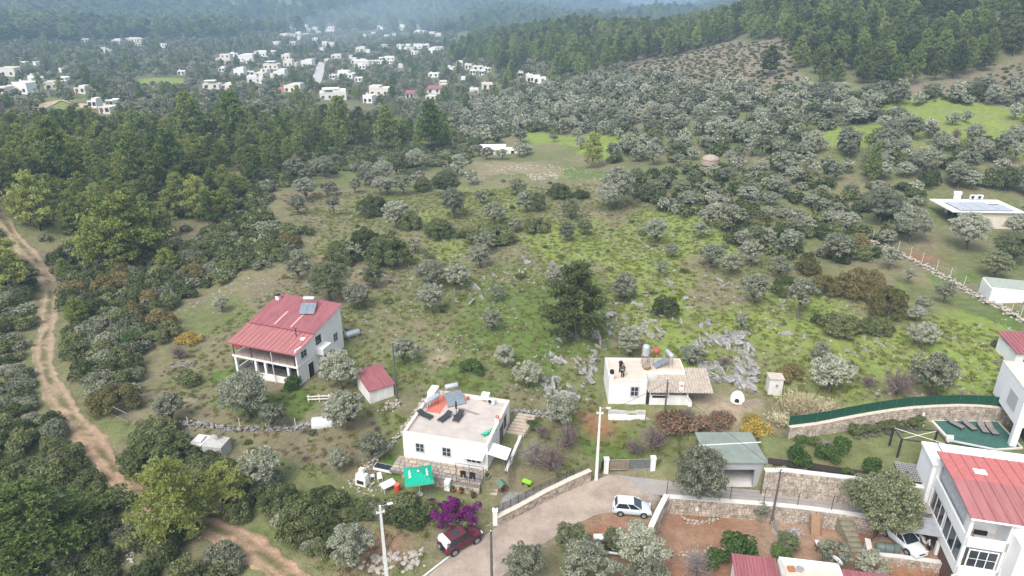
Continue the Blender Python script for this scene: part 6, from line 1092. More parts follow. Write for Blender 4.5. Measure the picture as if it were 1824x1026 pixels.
# ------------------------------------------------------------------ front garden of the flat-roofed house
U = P(748, 885, .5); th = thing('green_parasol', 'square green parasol with white lettering in the front garden', 'parasol', (U.x, U.y, G(U.x, U.y)), R(12)); hz_ = 2.45; w = 1.42; N = 8; V = []
for j in range(N + 1):
    for i in range(N + 1):
        x, y = -w + 2 * w * i / N, -w + 2 * w * j / N; m_ = max(abs(x), abs(y)) / w; dia = min(abs(x), abs(y)) / (max(abs(x), abs(y)) + 1e-6); V.append((x * (1 - .04 * (1 - dia) * m_), y * (1 - .04 * (1 - dia) * m_), hz_ + .5 * (1 - m_) - .06 * (1 - dia) * m_))
Fc = [(j*(N+1)+i, j*(N+1)+i+1, (j+1)*(N+1)+i+1, (j+1)*(N+1)+i) for j in range(N) for i in range(N)]; o = part('canopy', MB().add(V, Fc), umbrgreen, th, False); sm_ = o.modifiers.new('thick', 'SOLIDIFY'); sm_.thickness = .02
vl = MB()
for a, b_ in (((-w, -w), (w, -w)), ((w, -w), (w, w)), ((w, w), (-w, w)), ((-w, w), (-w, -w))): mid = ((a[0] + b_[0]) / 2 * .96, (a[1] + b_[1]) / 2 * .96); vl.add([(*a, hz_ - .0), (*mid, hz_ - .06), (*b_, hz_ - .0), (*b_, hz_ - .2), (*mid, hz_ - .26), (*a, hz_ - .2)], [(0, 1, 4, 5), (1, 2, 3, 4)])
part('valance', vl, mat('pale_green_canvas', (.08, .42, .28), .7), o); part('pole', MB().tube((0, 0, 0), (0, 0, hz_ + .52), .03), white, th); part('vent_cap', MB().lathe((0, 0, hz_ + .5), [(.12, 0), (.08, .04), (.01, .06)], 10), white, th); part('base', MB().lathe((0, 0, 0), [(.35, 0), (.35, .08), (.1, .12)], 14), concrete, th)
rb = MB()
for sx in (-1, 1):
    for sy in (-1, 1): rb.tube((0, 0, hz_ + .45), (sx * w * .97, sy * w * .97, hz_ - .03), .012, n=4)
part('rib', rb, greymetal, th)
lt = MB(); rj = random.Random(6)
for xc in (-.86, .86):      # illegible white script along two sides
    for k in range(6):
        y = -.52 + k * .19; zz = lambda x_, y_: hz_ + .5 * (1 - max(abs(x_), abs(y_)) / w) + .03 - .06 * (1 - min(abs(x_), abs(y_)) / (max(abs(x_), abs(y_)))) * max(abs(x_), abs(y_)) / w
        hgt = .16 if k in (0, 3) else .1; pts = [(xc - hgt, y), (xc + hgt * rj.uniform(.6, 1), y + .05), (xc - hgt * .7, y + .12), (xc + hgt * .5, y + .17)]; lt.path([(a, b_, zz(a, b_)) for a, b_ in pts], .028, 5)
part('lettering', lt, white, th)
def small(name, label, cat, px, py, rz=0, z=None, off=0, group=None):
    q = at(px, py) if z is None else P(px, py, z); q.z += off; return thing(name, label, cat, q, rz, group)
th = small('red_barrel', 'red plastic barrel beside the white garden table', 'barrel', 708, 876); part('body', MB().lathe((0, 0, 0), [(.27, 0), (.3, .05), (.3, .3), (.28, .33), (.3, .36), (.3, .62), (.28, .65), (.3, .68), (.29, .92), (.25, .95)], 16), redplastic, th, True); part('lid', MB().lathe((0, 0, .95), [(.28, 0), (.28, .04), (.24, .05)], 16), mat('pale_red_plastic', (.55, .14, .08), .5), th)
th = small('garden_table', 'tilted white garden table next to the red barrel', 'table', 692, 873, R(40)); part('table_top', MB().slab((-.75, -.42, .75), (.75, -.42, .75), (.75, .42, .9), (-.75, .42, .9), .05), white, th)
for x in (-.65, .6):
    for y in (-.35, .3): part('leg', box(x, y, 0, x + .05, y + .05, .78), white2, th)
for px, py, rz, lb in ((677, 856, .4, 'white plastic chair next to the rubble masonry'), (663, 853, 2, 'white overturned plastic chair by the garden path')):
    th = small('plastic_chair', lb, 'chair', px, py, rz, group='white garden chairs'); part('seat', box(-.24, -.24, .4, .24, .24, .44), white, th); part('backrest', MB().slab((-.24, .22, .44), (.24, .22, .44), (.22, .32, .85), (-.22, .32, .85), .04), white, th)
    for x in (-.24, .2):
        for y in (-.22, .2): part('leg', box(x, y, 0, x + .04, y + .04, .4), white, th)
th = small('garden_barbecue', 'broken white masonry barbecue at the left garden corner', 'barbecue', 646, 862, R(-20)); part('hearth', box(-.6, -.4, 0, .6, .4, .8), white2, th); part('hood', MB().prism([(-.55, -.35), (.55, -.35), (.55, .35), (-.55, .35)], .95, 1.25).prism([(-.25, -.1), (.2, -.1), (.2, .3), (-.25, .3)], 1.25, 1.9), white, th); part('side', box(-.6, -.35, .8, -.45, .35, .96).box(.45, -.35, .8, .6, .35, .96), white, th); part('fire_hole', box(-.4, -.405, .25, .4, -.4, .7), dark, th)
rock_row('garden_rubble', 'pale rubble and broken tiles heaped at the garden corner', [at(632, 862), at(650, 868), at(668, 872)], 60, .1, .28, .5, m=rockpale, seed=9, cat='rubble heap')
th = small('cold_frame', 'low white timber cold frame on the grass strip', 'cold frame', 684, 836, R(-18)); part('side', box(-1.1, -.4, 0, 1.1, -.35, .3).box(-1.1, .35, 0, 1.1, .4, .4), white, th); part('end', box(-1.1, -.35, 0, -1.05, .35, .34).box(1.05, -.35, 0, 1.1, .35, .34), white, th)
for i in range(4): part('pane', MB().slab((-1.0 + i * .52, -.36, .31), (-.52 + i * .52, -.36, .31), (-.52 + i * .52, .36, .41), (-1.0 + i * .52, .36, .41), .02), glass, th)
th = small('dog_house', 'small red kennel with green pitched roof', 'kennel', 894, 868, R(25)); part('wall', box(-.4, -.4, 0, .4, .4, .6), mat('kennel_red', (.20, .06, .04), .8), th); part('roof', MB().slab((-.5, -.55, .55), (0, -.55, .98), (0, .5, .98), (-.5, .5, .55), .04).slab((0, -.55, .98), (.5, -.55, .55), (.5, .5, .55), (0, .5, .98), .04), mat('kennel_green', (.10, .17, .12), .7), th); part('doorway', box(-.15, -.405, .02, .15, -.4, .45), dark, th)
th = small('green_toy_cart', 'lime green toy cart on the yard paving', 'toy cart', 939, 862, R(-30)); part('tub', MB().prism([(-.5, -.28), (.5, -.2), (.5, .2), (-.5, .28)], .15, .42), mat('lime_plastic', (.25, .55, .03), .4), th, bevel=.05); 
for x in (-.35, .35): part('wheel', MB().lathe((x, -.3, .12), [(.03, -.04), (.12, -.04), (.12, .04), (.03, .04)], 12, 'Y'), rubber, th)
th = small('white_cabinet', 'white upright fridge against the terrace wall', 'fridge', 798, 872, aC); part('body', box(-.3, -.3, 0, .3, .3, 1.2), white, th, bevel=.03); part('door', box(-.28, -.33, .05, .28, -.301, 1.15), white2, th); part('handle', box(.2, -.36, .5, .23, -.331, .8), greymetal, th)
for px, py, m_, lb in ((807, 876, terracotta, 'terracotta flower pot with plant right of the white fridge'), (822, 878, redplastic, 'red bucket planter below the terrace wall'), (843, 886, brown, 'brown planter beside the garden path'), (868, 853, concrete, 'grey stone planter at the terrace corner'), (832, 872, mat('blue_pot', (.2, .35, .42), .6), 'pale blue planter below the terrace wall')):
    th = small('flower_pot', lb, 'flower pot', px, py, group='flower pots'); part('pot', MB().lathe((0, 0, 0), [(.18, 0), (.27, .35), (.29, .37), (.25, .37), (.2, .2)], 12), m_, th, True); o = obj('plant', random.choice(GRN)[0], th); o.scale = (.18, .18, .22); o.location = (0, 0, .25)
# bougainvillea and hedge
q = at(805, 935); th = thing('bougainvillea', 'purple flowering bougainvillea bush above the maroon car', 'shrub', q); rj = random.Random(3); lob = [(rj.gauss(.2, .95), rj.gauss(.2, .7), rj.uniform(.6, 2.3), rj.uniform(.22, .48)) for _ in range(52)]; V, Q, T_ = crown_lobes(lob, 5600, .10, .9, .7); obj('blossom', mk('blossom', V, Q, T_, L_purple), th); lob = [(rj.gauss(-.1, .9), rj.gauss(0, .7), rj.uniform(.3, 1.7), rj.uniform(.35, .6)) for _ in range(26)]; V, Q, T_ = crown_lobes(lob, 2600, .12, .8); obj('foliage', mk('foliage', V, Q, T_, L_shrub), th); obj('stem', limb_mesh([l[:3] for l in lob[:7]], .1, .5, bark), th)
# dry reeds
for px, py, w_, lb in ((1425, 735, 3.2, 'large'), (1390, 755, 1.8, 'small'), (1470, 735, 2.0, 'low')):
    q = at(px, py); th = thing('dry_reed_clump', f'{lb} clump of dry straw-coloured reeds beside the green fence', 'reeds', q); n_r = int(900 * w_ / 3.2); base = np.c_[rng.normal(0, w_ * .28, n_r), rng.normal(0, w_ * .25, n_r), np.zeros(n_r)]; up = unit(np.c_[base[:, 0] * .18 + rng.normal(0, .16, n_r), base[:, 1] * .18 + rng.normal(0, .16, n_r), np.ones(n_r)]); Ls = rng.uniform(.6, 1.25, n_r) * w_ / 3.2; nr = unit(np.cross(up, rng.normal(size=(n_r, 3)))); V, Q, T_ = leafmesh(base + up * Ls[:, None] * .9, nr, Ls, np.clip(rng.normal(.5, .25, n_r), 0, 1), .05, up)
    tip = base + up * Ls[:, None] * rng.uniform(.9, 1.9, (n_r, 1)); V2, Q2, T2 = leafmesh(tip, unit(rng.normal(size=(n_r, 3))), np.full(n_r, .22), np.clip(rng.normal(.6, .2, n_r), 0, 1), .3); obj('canes', mk('canes', V, Q, T_, L_reed), th); obj('leaves', mk('leaves', V2, Q2, T2, L_reed), th)
# ------------------------------------------------------------------ street furniture
def lamp_pole(name, label, p, h, lamp, rz, ty=.3):
    t = thing(name, label, 'street lamp' if lamp else 'pole', p, rz); pm = mat('concrete_pole', (.60, .60, .585), .8, .06, 2); part('pole', MB().prism([(-.17, -.12), (.17, -.12), (.17, .12), (-.17, .12)], -.4, .01).add([(-.17, -.12, .01), (.17, -.12, .01), (.17, .12, .01), (-.17, .12, .01), (-.085, -.07, h), (.085, -.07, h), (.085, .07, h), (-.085, .07, h)], [(0,1,5,4),(1,2,6,5),(2,3,7,6),(3,0,4,7),(4,5,6,7)]), pm, t)
    if lamp: part('lamp_arm', MB().path([(0, 0, h - .15), (.3, 0, h - .05), (.65, 0, h - .02)], .035, 6), greymetal, t); part('lamp_head', box(.6, -.11, h - .08, 1.05, .11, h + .04), mat('lamp_housing', (.62, .63, .63), .5), t, bevel=.03)
    part('cross_arm', box(-.35, -.05, h - .75, .35, .05, h - .62), pm, t)
    for x in (-.3, .3): part('insulator', MB().lathe((x, 0, h - .62), [(.04, 0), (.06, .06), (.03, .12)], 8), white2, t)
    return t
p1 = Vector((8.9, 58.6, .15)); p2 = Vector((-10.75, 44.2, 0)); lamp_pole('street_lamp', 'pale concrete street lamp standing at the garden gate', p1, 8.9, True, R(-5)); lamp_pole('street_lamp', 'pale concrete street lamp at the bottom edge near the rubble', p2, 9.0, True, R(20))
def wood_pole(label, p, h, arm=False):
    t = thing('utility_pole', label, 'utility pole', p); part('pole', MB().tube((0, 0, -.4), (0, 0, h), .13, .09, 8), greypole, t); part('insulator', MB().lathe((0, -.14, h - .2), [(.03, 0), (.06, .05), (.03, .12)], 8), white2, t); part('bracket', box(-.25 if arm else -.05, -.16, h - .25, .25 if arm else .05, -.1, h - .2), darkmetal, t); return t
W1 = at(707, 712); W2 = Vector((*P(1373, 935, -1.8)[:2], -1.8)); W3 = P(876, 1040, 0); W4 = at(1183, 745)
wood_pole('dark wooden pole beside the small red-roofed shed', W1, 8.2); wood_pole('dark wooden pole in the yard below the access road', W2, 6.8, True); wood_pole('thin dark pole at the bottom edge on the lane', W3, 6.2); wood_pole('thin wooden pole before the corrugated porch roof', W4, 5.2)
wires = [(W1 + Vector((0, 0, 7.9)), p1 + Vector((0, 0, 8.2)), 'overhead cable from the shed pole to the gate street lamp'), (p1 + Vector((0, 0, 8.2)), W4 + Vector((0, 0, 5)), 'overhead cable from the gate street lamp to the old house'), (W4 + Vector((0, 0, 5)), W2 + Vector((0, 0, 6.5)), 'overhead cable from the old house to the yard pole'), (p2 + Vector((0, 0, 8.3)), Vector((-19, 36, 1.5)), 'stay cable running down from the bottom street lamp'), (p2 + Vector((0, 0, 8.3)), p1 + Vector((0, 0, 8.2)), 'overhead cable between the two street lamps')]
for a, b_, lb in wires:
    th = thing('overhead_cable', lb, 'cable', a); n_w = 14; pts = [(b_ - a) * (k / n_w) - Vector((0, 0, .8 * 4 * (k / n_w) * (1 - k / n_w) * (b_ - a).length / 40)) for k in range(n_w + 1)]; part('strand', MB().path(pts, .026, 4), darkmetal, th)
# gate and pillars by the lamp, lane wall
lw = [P(a, b_, 0) for a, b_ in ((884,935),(925,915),(965,893),(1010,872),(1050,855))]; stone_wall('lane_wall', 'long low stone wall along the upper side of the paved lane', lw, -.1, [1.0, 1.05, 1.1, 1.2, 1.3], .45, .07, .3, (1,), 10, MATS['cream_coping'])
fe = thing('lane_mesh_fence', 'dark wire mesh fence on the stone wall along the lane', 'fence', lw[0]); 
for i in range(len(lw) - 1):
    for k in range(3): a = lw[i].lerp(lw[i+1], k / 3) - lw[0]; part('post', MB().tube(a + Vector((-.1, .2, .9)), a + Vector((-.1, .2, 2.1)), .03), darkmetal, fe)
wm_ = MB()
for h in np.arange(1.15, 2.1, .12): wm_.path([q - lw[0] + Vector((-.1, .2, h)) for q in lw], .012, 4)
L0 = lw[0]; 
for k in range(110): a = lw[0].lerp(lw[-1], k / 110); i = min(3, int(k / 110 * 4)); a = lw[i].lerp(lw[i+1], k / 110 * 4 - i) - L0; wm_.tube(a + Vector((-.1, .2, 1.1)), a + Vector((-.1, .2, 2.1)), .011, n=4, cap=False)
part('mesh', wm_, darkmetal, fe)
def pillar(label, p, h, w_): t = thing('gate_pillar', label, 'pillar', p, 0, 'gate pillars'); part('shaft', box(-w_, -w_, -.3, w_, w_, h), white2, t); part('cap', box(-w_ - .04, -w_ - .04, h, w_ + .04, w_ + .04, h + .1), white, t)
pillar('white gate pillar beside the maroon car, end of the lane wall', P(882, 934, 0), 1.7, .22); pillar('white gate pillar left of the wide metal gate', P(1079, 838, .3), 1.5, .25); pillar('white gate pillar right of the wide metal gate', P(1162, 836, .5), 1.5, .25)
ga = thing('wide_metal_gate', 'wide rusty grey metal gate between two white pillars', 'gate', P(1084, 838, .35)); gb = P(1158, 836, .45) - P(1084, 838, .35); half = gb * .5
for k in range(2):
    a = gb * (.02 + .49 * k); b_ = gb * (.49 + .49 * k); m_ = mat('rusty_gate', (.20, .16, .12), .8, .25, 3) if k == 0 else mat('grey_gate', (.13, .135, .13), .7, .2, 3); part('leaf', MB().prism([a[:2], b_[:2], (b_ + Vector((0, .05, 0)))[:2], (a + Vector((0, .05, 0)))[:2]], .1, 1.35), m_, ga); part('rail', MB().tube(a + Vector((0, -.03, 1.38)), b_ + Vector((0, -.03, 1.38)), .03).tube(a + Vector((0, -.03, .1)), b_ + Vector((0, -.03, .1)), .03), greymetal, ga)
th = thing('open_brown_gate', 'small brown metal gate standing open at the street lamp', 'gate', P(1071, 843, .2), R(65)); part('leaf', box(0, 0, .1, 1.3, .05, 1.3), mat('dark_brown_gate', (.06, .025, .02), .6), th); part('frame', box(0, -.02, 1.301, 1.3, .07, 1.36).box(-.06, -.02, 0, -.002, .07, 1.4), darkmetal, th)
# garden forecourt gate slabs
o = part('forecourt', MB().prism([P(a, b_, .05)[:2] for a, b_ in ((818,932),(868,938),(880,930),(876,880),(850,884),(835,905))], -.1, .09), mat('crazy_paving', (.27, .265, .26), .9, .25, 2, .2, 8), None); o['kind'] = 'structure'
o = part('garden_yard', MB().prism([P(a, b_, .3)[:2] for a, b_ in ((885,925),(960,885),(1000,868),(965,850),(905,852),(885,880))], -.2, .36), mat('grey_yard', (.22, .205, .195), .95, .25, 2, .2, 8), None); o['kind'] = 'structure'
th = thing('garden_steps', 'stone garden steps climbing from the gate to the terrace', 'stair', P(868, 898, .1), R(-10))
for i in range(6): part('step', box(-.8, i * .45, -.2, .8, .44 + i * .45, .12 + i * .2), MATS['stair_stone'], th)
rock_row('roadside_boulders', 'pale boulders piled by the bottom street lamp', [P(655,1005,.1), P(700,1005,.1), P(735,1000,.1)], 70, .2, .5, .7, m=rockpale, seed=12, cat='rock pile', rows=1)
for px, py, s, lb in ((738, 990, .7, 'tall pale boulder on the verge behind the maroon car'), (752, 982, .55, 'pale flat boulder on the verge, right of the tall one'), (765, 955, .5, 'pale boulder nearest the purple bush')):
    o = obj('boulder', random.choice(RP), None, None, lb, 'rock', 'verge boulders'); o.location = P(px, py, .2); o.scale = (s, s * .8, s * 1.1); o.rotation_euler = (0, 0, px)
# ------------------------------------------------------------------ left side: blocks, dry walls, gate, fences
th = small('concrete_cistern', 'broken grey concrete cistern blocks below the dry stone wall', 'cistern', 376, 806, R(-12)); part('block', box(-1.9, -.9, -.3, -.35, 1.0, 1.5), concpale, th); part('block', MB().prism([(-.2, -1.0), (1.9, -.7), (1.9, 1.1), (-.2, 1.0)], -.3, [1.55, 1.35, 1.5, 1.7]), concrete, th); part('broken_edge', MB().prism([(-1.6, -.6), (-.6, -.5), (-.7, .6), (-1.5, .7)], 1.5, [1.52, 1.7, 1.75, 1.52]), concpale, th)
rock_row('dry_stone_wall', 'long dry stone wall crossing below the two-storey house', [at(300, 762), at(345, 757), at(400, 764), at(460, 766), at(520, 765), at(560, 756), at(585, 752)], 420, .14, .32, .22, seed=21)
rock_row('dry_stone_wall', 'dry stone wall climbing left of the white flat-roofed house', [at(640, 850), at(675, 815), at(705, 785), at(735, 745), at(755, 715)], 260, .14, .3, .18, m=rockpale, seed=22)
rock_row('dry_stone_wall', 'dry stone wall behind the white flat-roofed house', [at(915, 735), at(950, 738), at(985, 745)], 120, .15, .3, .2, seed=23)
rock_row('shed_rubble', 'rubble heap at the foot of the small shed', [at(688, 727), at(705, 722)], 50, .12, .3, .5, m=rockpale, seed=24, cat='rubble heap')
rw = [at(a, b_) for a, b_ in ((1552,432),(1580,442),(1640,472),(1690,500),(1740,530),(1800,560),(1824,575))]; rock_row('boundary_stone_wall', 'long pale boundary stone wall descending on the right slope', rw, 560, .2, .42, .35, m=rockpale, seed=25)
fe = thing('boundary_wire_fence', 'wire fence with pale posts above the boundary stone wall', 'fence', rw[0]); o_ = rw[0]; fl = smooth_line(rw, 2.4); wm_ = MB()
for q in fl: part('post', MB().tube(q - o_ + Vector((.4, .5, .2)), q - o_ + Vector((.4, .5, 2.1)), .04), concpale, fe)
for h in (.9, 1.3, 1.7, 2.05): wm_.path([q - o_ + Vector((.4, .5, h)) for q in fl], .014, 4)
part('wire', wm_, greymetal, fe)
th = small('wire_gate', 'sagging grey wire gate beside the dirt track', 'gate', 200, 740, R(-28)); part('frame', MB().tube((0, 0, 0), (0, 0, 1.5), .05).tube((3, 0, 0), (3, 0, 1.3), .05).tube((0, 0, 1.45), (3, 0, 1.25), .035).tube((0, 0, .15), (3, 0, .1), .035), greymetal, th); wm_ = MB()
for k in range(1, 15): wm_.tube((k * .2, 0, .12), (k * .2, 0, 1.4), .012, n=4)
part('mesh', wm_, darkmetal, th)
th = small('rail_fence', 'short white two-rail fence below the two-storey house', 'fence', 548, 718, R(5)); part('rail', box(0, -.04, .85, 2.9, .04, .97), white2, th); part('rail', box(0, -.04, .45, 2.9, .04, .57), white2, th)
for x in (.1, 1.4, 2.6): part('post', box(x, .041, -.2, x + .1, .12, 1.1), white2, th)
th = small('garden_shelter', 'pale rounded tarpaulin shelter under the olive by the dry wall', 'shelter', 575, 755, R(10)); part('cover', MB().lathe((0, 0, 0), [(.85, -1.2), (.9, -1.0), (.9, 1.0), (.85, 1.2)], 14, 'X'), mat('pale_tarp', (.50, .52, .52), .6), th, True); part('frame', MB().path([(-1.22, -.85, 0), (-1.22, -.6, .62), (-1.22, 0, .88), (-1.22, .6, .62), (-1.22, .85, 0)], .03, 5), greymetal, th)
for px, py, lb in ((336,760,'white stake at the corner of the dry stone wall'),(428,762,'white stake on the dry stone wall, left of three'),(474,762,'white stake on the dry stone wall, middle of three'),(527,762,'white stake on the dry stone wall, right of three')):
    th = small('fence_stake', lb, 'stake', px, py, group='stakes along the dry wall'); part('shaft', MB().tube((0, 0, -.3), (0, 0, 1.3), .045, n=6), white2, th); part('tip', MB().lathe((0, 0, 1.3), [(.045, 0), (.01, .06)], 6), white2, th)
q = at(330, 652); th = thing('brush_pile', 'pile of cut branches and firewood beside the bushes', 'brushwood', q); mb = MB(); rj = random.Random(5)
for k in range(90): a = rj.random() * 6.28; p0 = Vector((rj.gauss(0, .9), rj.gauss(0, .5), rj.uniform(.05, .6))); d = Vector((math.cos(a), math.sin(a) * .6, rj.uniform(-.15, .25))) * rj.uniform(.5, 1.3); mb.tube(p0 - d * .5, p0 + d * .5, .03, .015, 4)
part('branches', mb, barkpale, th, kind='stuff')
q = at(235, 985); th = thing('litter_heap', 'heap of dumped litter and rubble among the bushes', 'litter heap', q); mb = MB(); rj = random.Random(11)
for k in range(70): s = rj.uniform(.06, .22); qq = Vector((rj.gauss(0, .6), rj.gauss(0, 1.1), .1)); mb.add([v.co * s + qq for v in ST[k % 2].vertices], [tuple(p.vertices) for p in ST[k % 2].polygons])
part('rubbish', mb, mat('litter', (.42, .39, .36), .8, .4, 6, col2=(.12, .14, .16)), th, kind='stuff')
# ------------------------------------------------------------------ houses up the right side
K0 = at(1690, 402); hK = thing('solar_roofed_house', 'stone-walled house with white flat roof covered in solar panels', 'house', K0, R(-3)); part('wall', box(3.2, 0, -.5, 13, 8, 2.9), cream, hK); part('roof', box(-.3, -.6, 2.901, 13.4, 8.4, 3.12), white, hK)
for x in (0, 1.6): part('post', MB().tube((x, -.2, -.5), (x, -.2, 2.9), .09), darkmetal, hK)
part('painted_porch_shade', box(3.15, .3, .0, 3.19, 7, 2.6), dark, hK)  # near-black sheet on the wall paints the shade under the roof
for i in range(4):
    for j in range(3):
        if i == 3 and j == 2: continue
        x, y = 1.2 + i * 2.6, -.2 + j * 1.9; part('solar_panel', MB().slab((x, y, 3.3), (x + 2.5, y, 3.3), (x + 2.5, y + 1.8, 3.42), (x, y + 1.8, 3.42), .05), pvglass, hK)
part('panel_rail', box(1.2, .5, 3.125, 11.4, .6, 3.24).box(1.2, 4.6, 3.125, 11.4, 4.7, 3.24), darkmetal, hK); window(hK, (13, 2, .9), .9, 1.3, 'r', brown); MK = Matrix.Translation(K0)
th = thing('roof_water_heater', 'white solar tank leaning at the back of the solar-panelled roof', 'solar heater', K0 + Vector((5.5, 8.0, 3.13)), R(-30)); part('tank', MB().lathe((0, 0, 1.3), [(.1, -.75), (.36, -.7), (.4, -.6), (.4, .6), (.36, .7), (.1, .75)], 14, 'X'), white, th, True); part('collector', MB().slab((-.6, -1.5, .1), (.6, -1.5, .1), (.6, 0, 1.1), (-.6, 0, 1.1), .08), white2, th); part('stand', MB().tube((-.5, 0, 0), (-.5, 0, 1.2), .04).tube((.5, 0, 0), (.5, 0, 1.2), .04), greymetal, th)
for i, x in enumerate((8.6, 10.0)): th = aircon(f'{"right" if i else "left"} air conditioner at the back of the solar-panelled roof', K0 + Vector((x, 7.7, 3.13)), 0); th.scale = (1.4, 1.4, 1.4)
X0 = at(1760, 540); hX = thing('white_walled_building', 'low white building with green-grey flat roof cut by the right edge', 'building', X0, R(-18)); part('wall', box(0, 0, -1, 9, 5, 2.3), wh, hX); part('roof', box(.2, .2, 2.301, 8.8, 5.2, 2.4), mat('greenish_roof', (.30, .33, .28), .9), hX); window(hX, (5.0, 0, .6), 1.0, 1.0, 'f', greymetal, 1); part('parapet', box(0, 0, 2.302, 9, .19, 2.55), wh, hX)
X1 = at(1812, 652); hY = thing('red_roofed_annex', 'small white annex with red roof cut by the right edge', 'shed', X1, R(-5)); part('wall', box(-.5, 0, -.5, 4, 4, 1.9), white, hY); roof_panels(hY, -.8, 4.2, -.4, 4.3, 1.95, 2.7, .5, redmetal); window(hY, (.8, 0, .6), .7, .8, 'f', white2)
L0_ = at(868, 277); hL = thing('low_white_shed', 'long low white farm shed beyond the stone heaps', 'shed', L0_, R(2)); part('wall', box(-2, 0, -.5, 11, 4.5, 1.7), white2, hL); part('roof', MB().slab((-2.3, -.5, 1.9), (6, -.5, 1.9), (6, 4.8, 2.6), (-2.3, 4.8, 2.6), .12), white, hL); part('painted_opening', box(3, -.02, .1, 5.6, -.003, 1.5), dark, hL); door(hL, (8, 0, -.2), 1, 1.7, 'f', dark, True)  # dark panel paints the shed's unlit inside onto the solid wall
Q0 = at(1265, 291); th = thing('domed_cistern', 'round domed stone cistern among the olives', 'cistern', Q0); th.scale = (.78, .78, .68); part('drum', MB().lathe((0, 0, -.3), [(3.2, 0), (3.2, 1.6), (3.1, 1.65)], 24), mat('pinkish_stone', (.33, .265, .225), .9, .15, 2, .4, 6), th); part('dome', MB().lathe((0, 0, 1.35), [(3.05, 0), (2.8, .7), (2.2, 1.35), (1.3, 1.8), (.3, 2.0), (.05, 2.02)], 24), MATS['pinkish_stone'], th, True)
# ------------------------------------------------------------------ the village on the plain
vw = [mat('village_white', (.66, .66, .65), .85, .03), mat('village_cream', (.58, .55, .49), .85, .04), mat('village_warm_white', (.62, .60, .57), .85, .04)]
PLC = [(14,136,'large','cut by the left picture edge'),(398,114,'large','left of the village centre, above the twin houses'),(594,178,'long','below the village road, with roof canopy'),(675,171,'long','with raised corners, nearest the olive groves'),(521,165,'long','with a red lean-to beside the village road foot'),(961,149,'pale','on the slope under the wooded hill'),(945,147,'tall','behind the slope house under the wooded hill'),(615,140,'large','right of the village road'),(376,159,'low','with wide canopy, left of the road in front row'),(38,167,'large','two-storey, front row at far left'),(97,160,'large','right of the far left two-storey house'),(869,159,'white','in front of the wooded hill foot'),(845,170,'slanting','beside the wooded hill foot house')]
rv = random.Random(17)
def where(px, py):
    a = 'at the far left' if px < 260 else 'left of village road' if px < 560 else 'right of village road' if px < 700 else 'below the wooded hill' if px < 1000 else 'on the right'
    b_ = 'in the hazy top cluster' if py < 70 else 'in the upper rows' if py < 100 else 'in the middle rows' if py < 142 else 'in the front rows'; return f'{b_} {a}'
vl_ = {}
for i, (cx, by, w_, h_) in enumerate(VILLAGE):
    q = at(cx, by); dep = q.y * cp - (q.z - H) * sp; Wm, Hm = .9 * w_ * dep / F, max(2.6, .95 * h_ * dep / F); st = 2 if Hm > 5.2 else 1; Dm = min(max(5, Wm * .7), 12)
    sp_l = next((s for s in PLC if s[0] == cx and s[1] == by), None); lb = f'{sp_l[2]} white village house {sp_l[3]}' if sp_l else f'{"long low" if Wm > 2.6 * Hm else "two-storey" if st == 2 else "small"} white house {where(cx, by)}'
    th = thing('village_house', lb, 'house', q, rv.uniform(-.25, .25), 'white village houses'); vl_.setdefault(lb, []).append((cx, th)); m_ = rv.choice(vw); x0, x1 = -Wm / 2, Wm / 2; big = w_ >= 9
    k = rv.uniform(.5, .7); flip = rv.choice((-1, 1)); hl = Hm if st == 1 else Hm * rv.uniform(.55, .75)
    part('wall', MB().box(x0, 0, -1.5, x1, Dm, hl), m_, th)
    if st == 2 or (big and rv.random() < .35): a, b_ = (x0, x0 + Wm * k) if flip < 0 else (x1 - Wm * k, x1); part('upper_storey', box(a, .4, hl + .002, b_, Dm - .5, max(Hm, hl + 1.2)), m_, th)
    if by > 45: part('parapet', box(x0 - .05, -.05, hl - .25, x1 + .05, .2, hl + .3), m_, th); part('parapet', box(x0 - .05, Dm - .2, hl - .25, x1 + .05, Dm + .05, hl + .3), m_, th)
    if big:
        nwin = max(2, int(Wm / 3.2))
        for row in range(st):
            for j in range(nwin):
                x = x0 + Wm * (j + .5) / nwin; zz = .9 + row * hl; 
                if row == 1 and not ((x0 <= x <= x0 + Wm * k) if flip < 0 else (x >= x1 - Wm * k)): continue
                if zz + 1.2 > Hm - .2 and row == 1: continue
                yy = -.02 if row == 0 else .38; o = part('window', box(x - .7, yy - .03, zz - .1, x + .7, yy + .015, zz + 1.4), darkmetal if rv.random() < .8 else brown, th)
        part('door', box(x0 + Wm * .25 / nwin - .1, -.03, -.2, x0 + Wm * .25 / nwin + .8, .0, 1.9), brown, th)
    if (cx, by) in ((594,178),(376,159),(482,123)): part('roof_canopy', box(x0 + Wm * .1, .5, Hm + 1.6, x0 + Wm * .75, Dm, Hm + 1.8), white, th); part('canopy_post', box(x0 + Wm * .12, .6, hl, x0 + Wm * .13, .7, Hm + 1.6).box(x0 + Wm * .72, .6, hl, x0 + Wm * .73, .7, Hm + 1.6), white2, th)
    if (cx, by) in ((730,176),(773,167)): part('roof', MB().slab((x0 - .4, -.6, hl + .35), (x1 + .4, -.6, hl + .35), (x1 + .4, Dm, hl + 1.6), (x0 - .4, Dm, hl + 1.6), .15), redmetal, th)
    if (cx, by) == (521,165): part('lean_to', box(x0 - 3, -.5, 0, x0 - .01, 3, 2.6), mat('lean_to_red', (.42, .16, .12), .8), th)
    if big and rv.random() < .6: part('chimney', box(x0 + Wm * .2, Dm * .5, Hm, x0 + Wm * .2 + .6, Dm * .5 + .6, Hm + 1.1), m_, th)
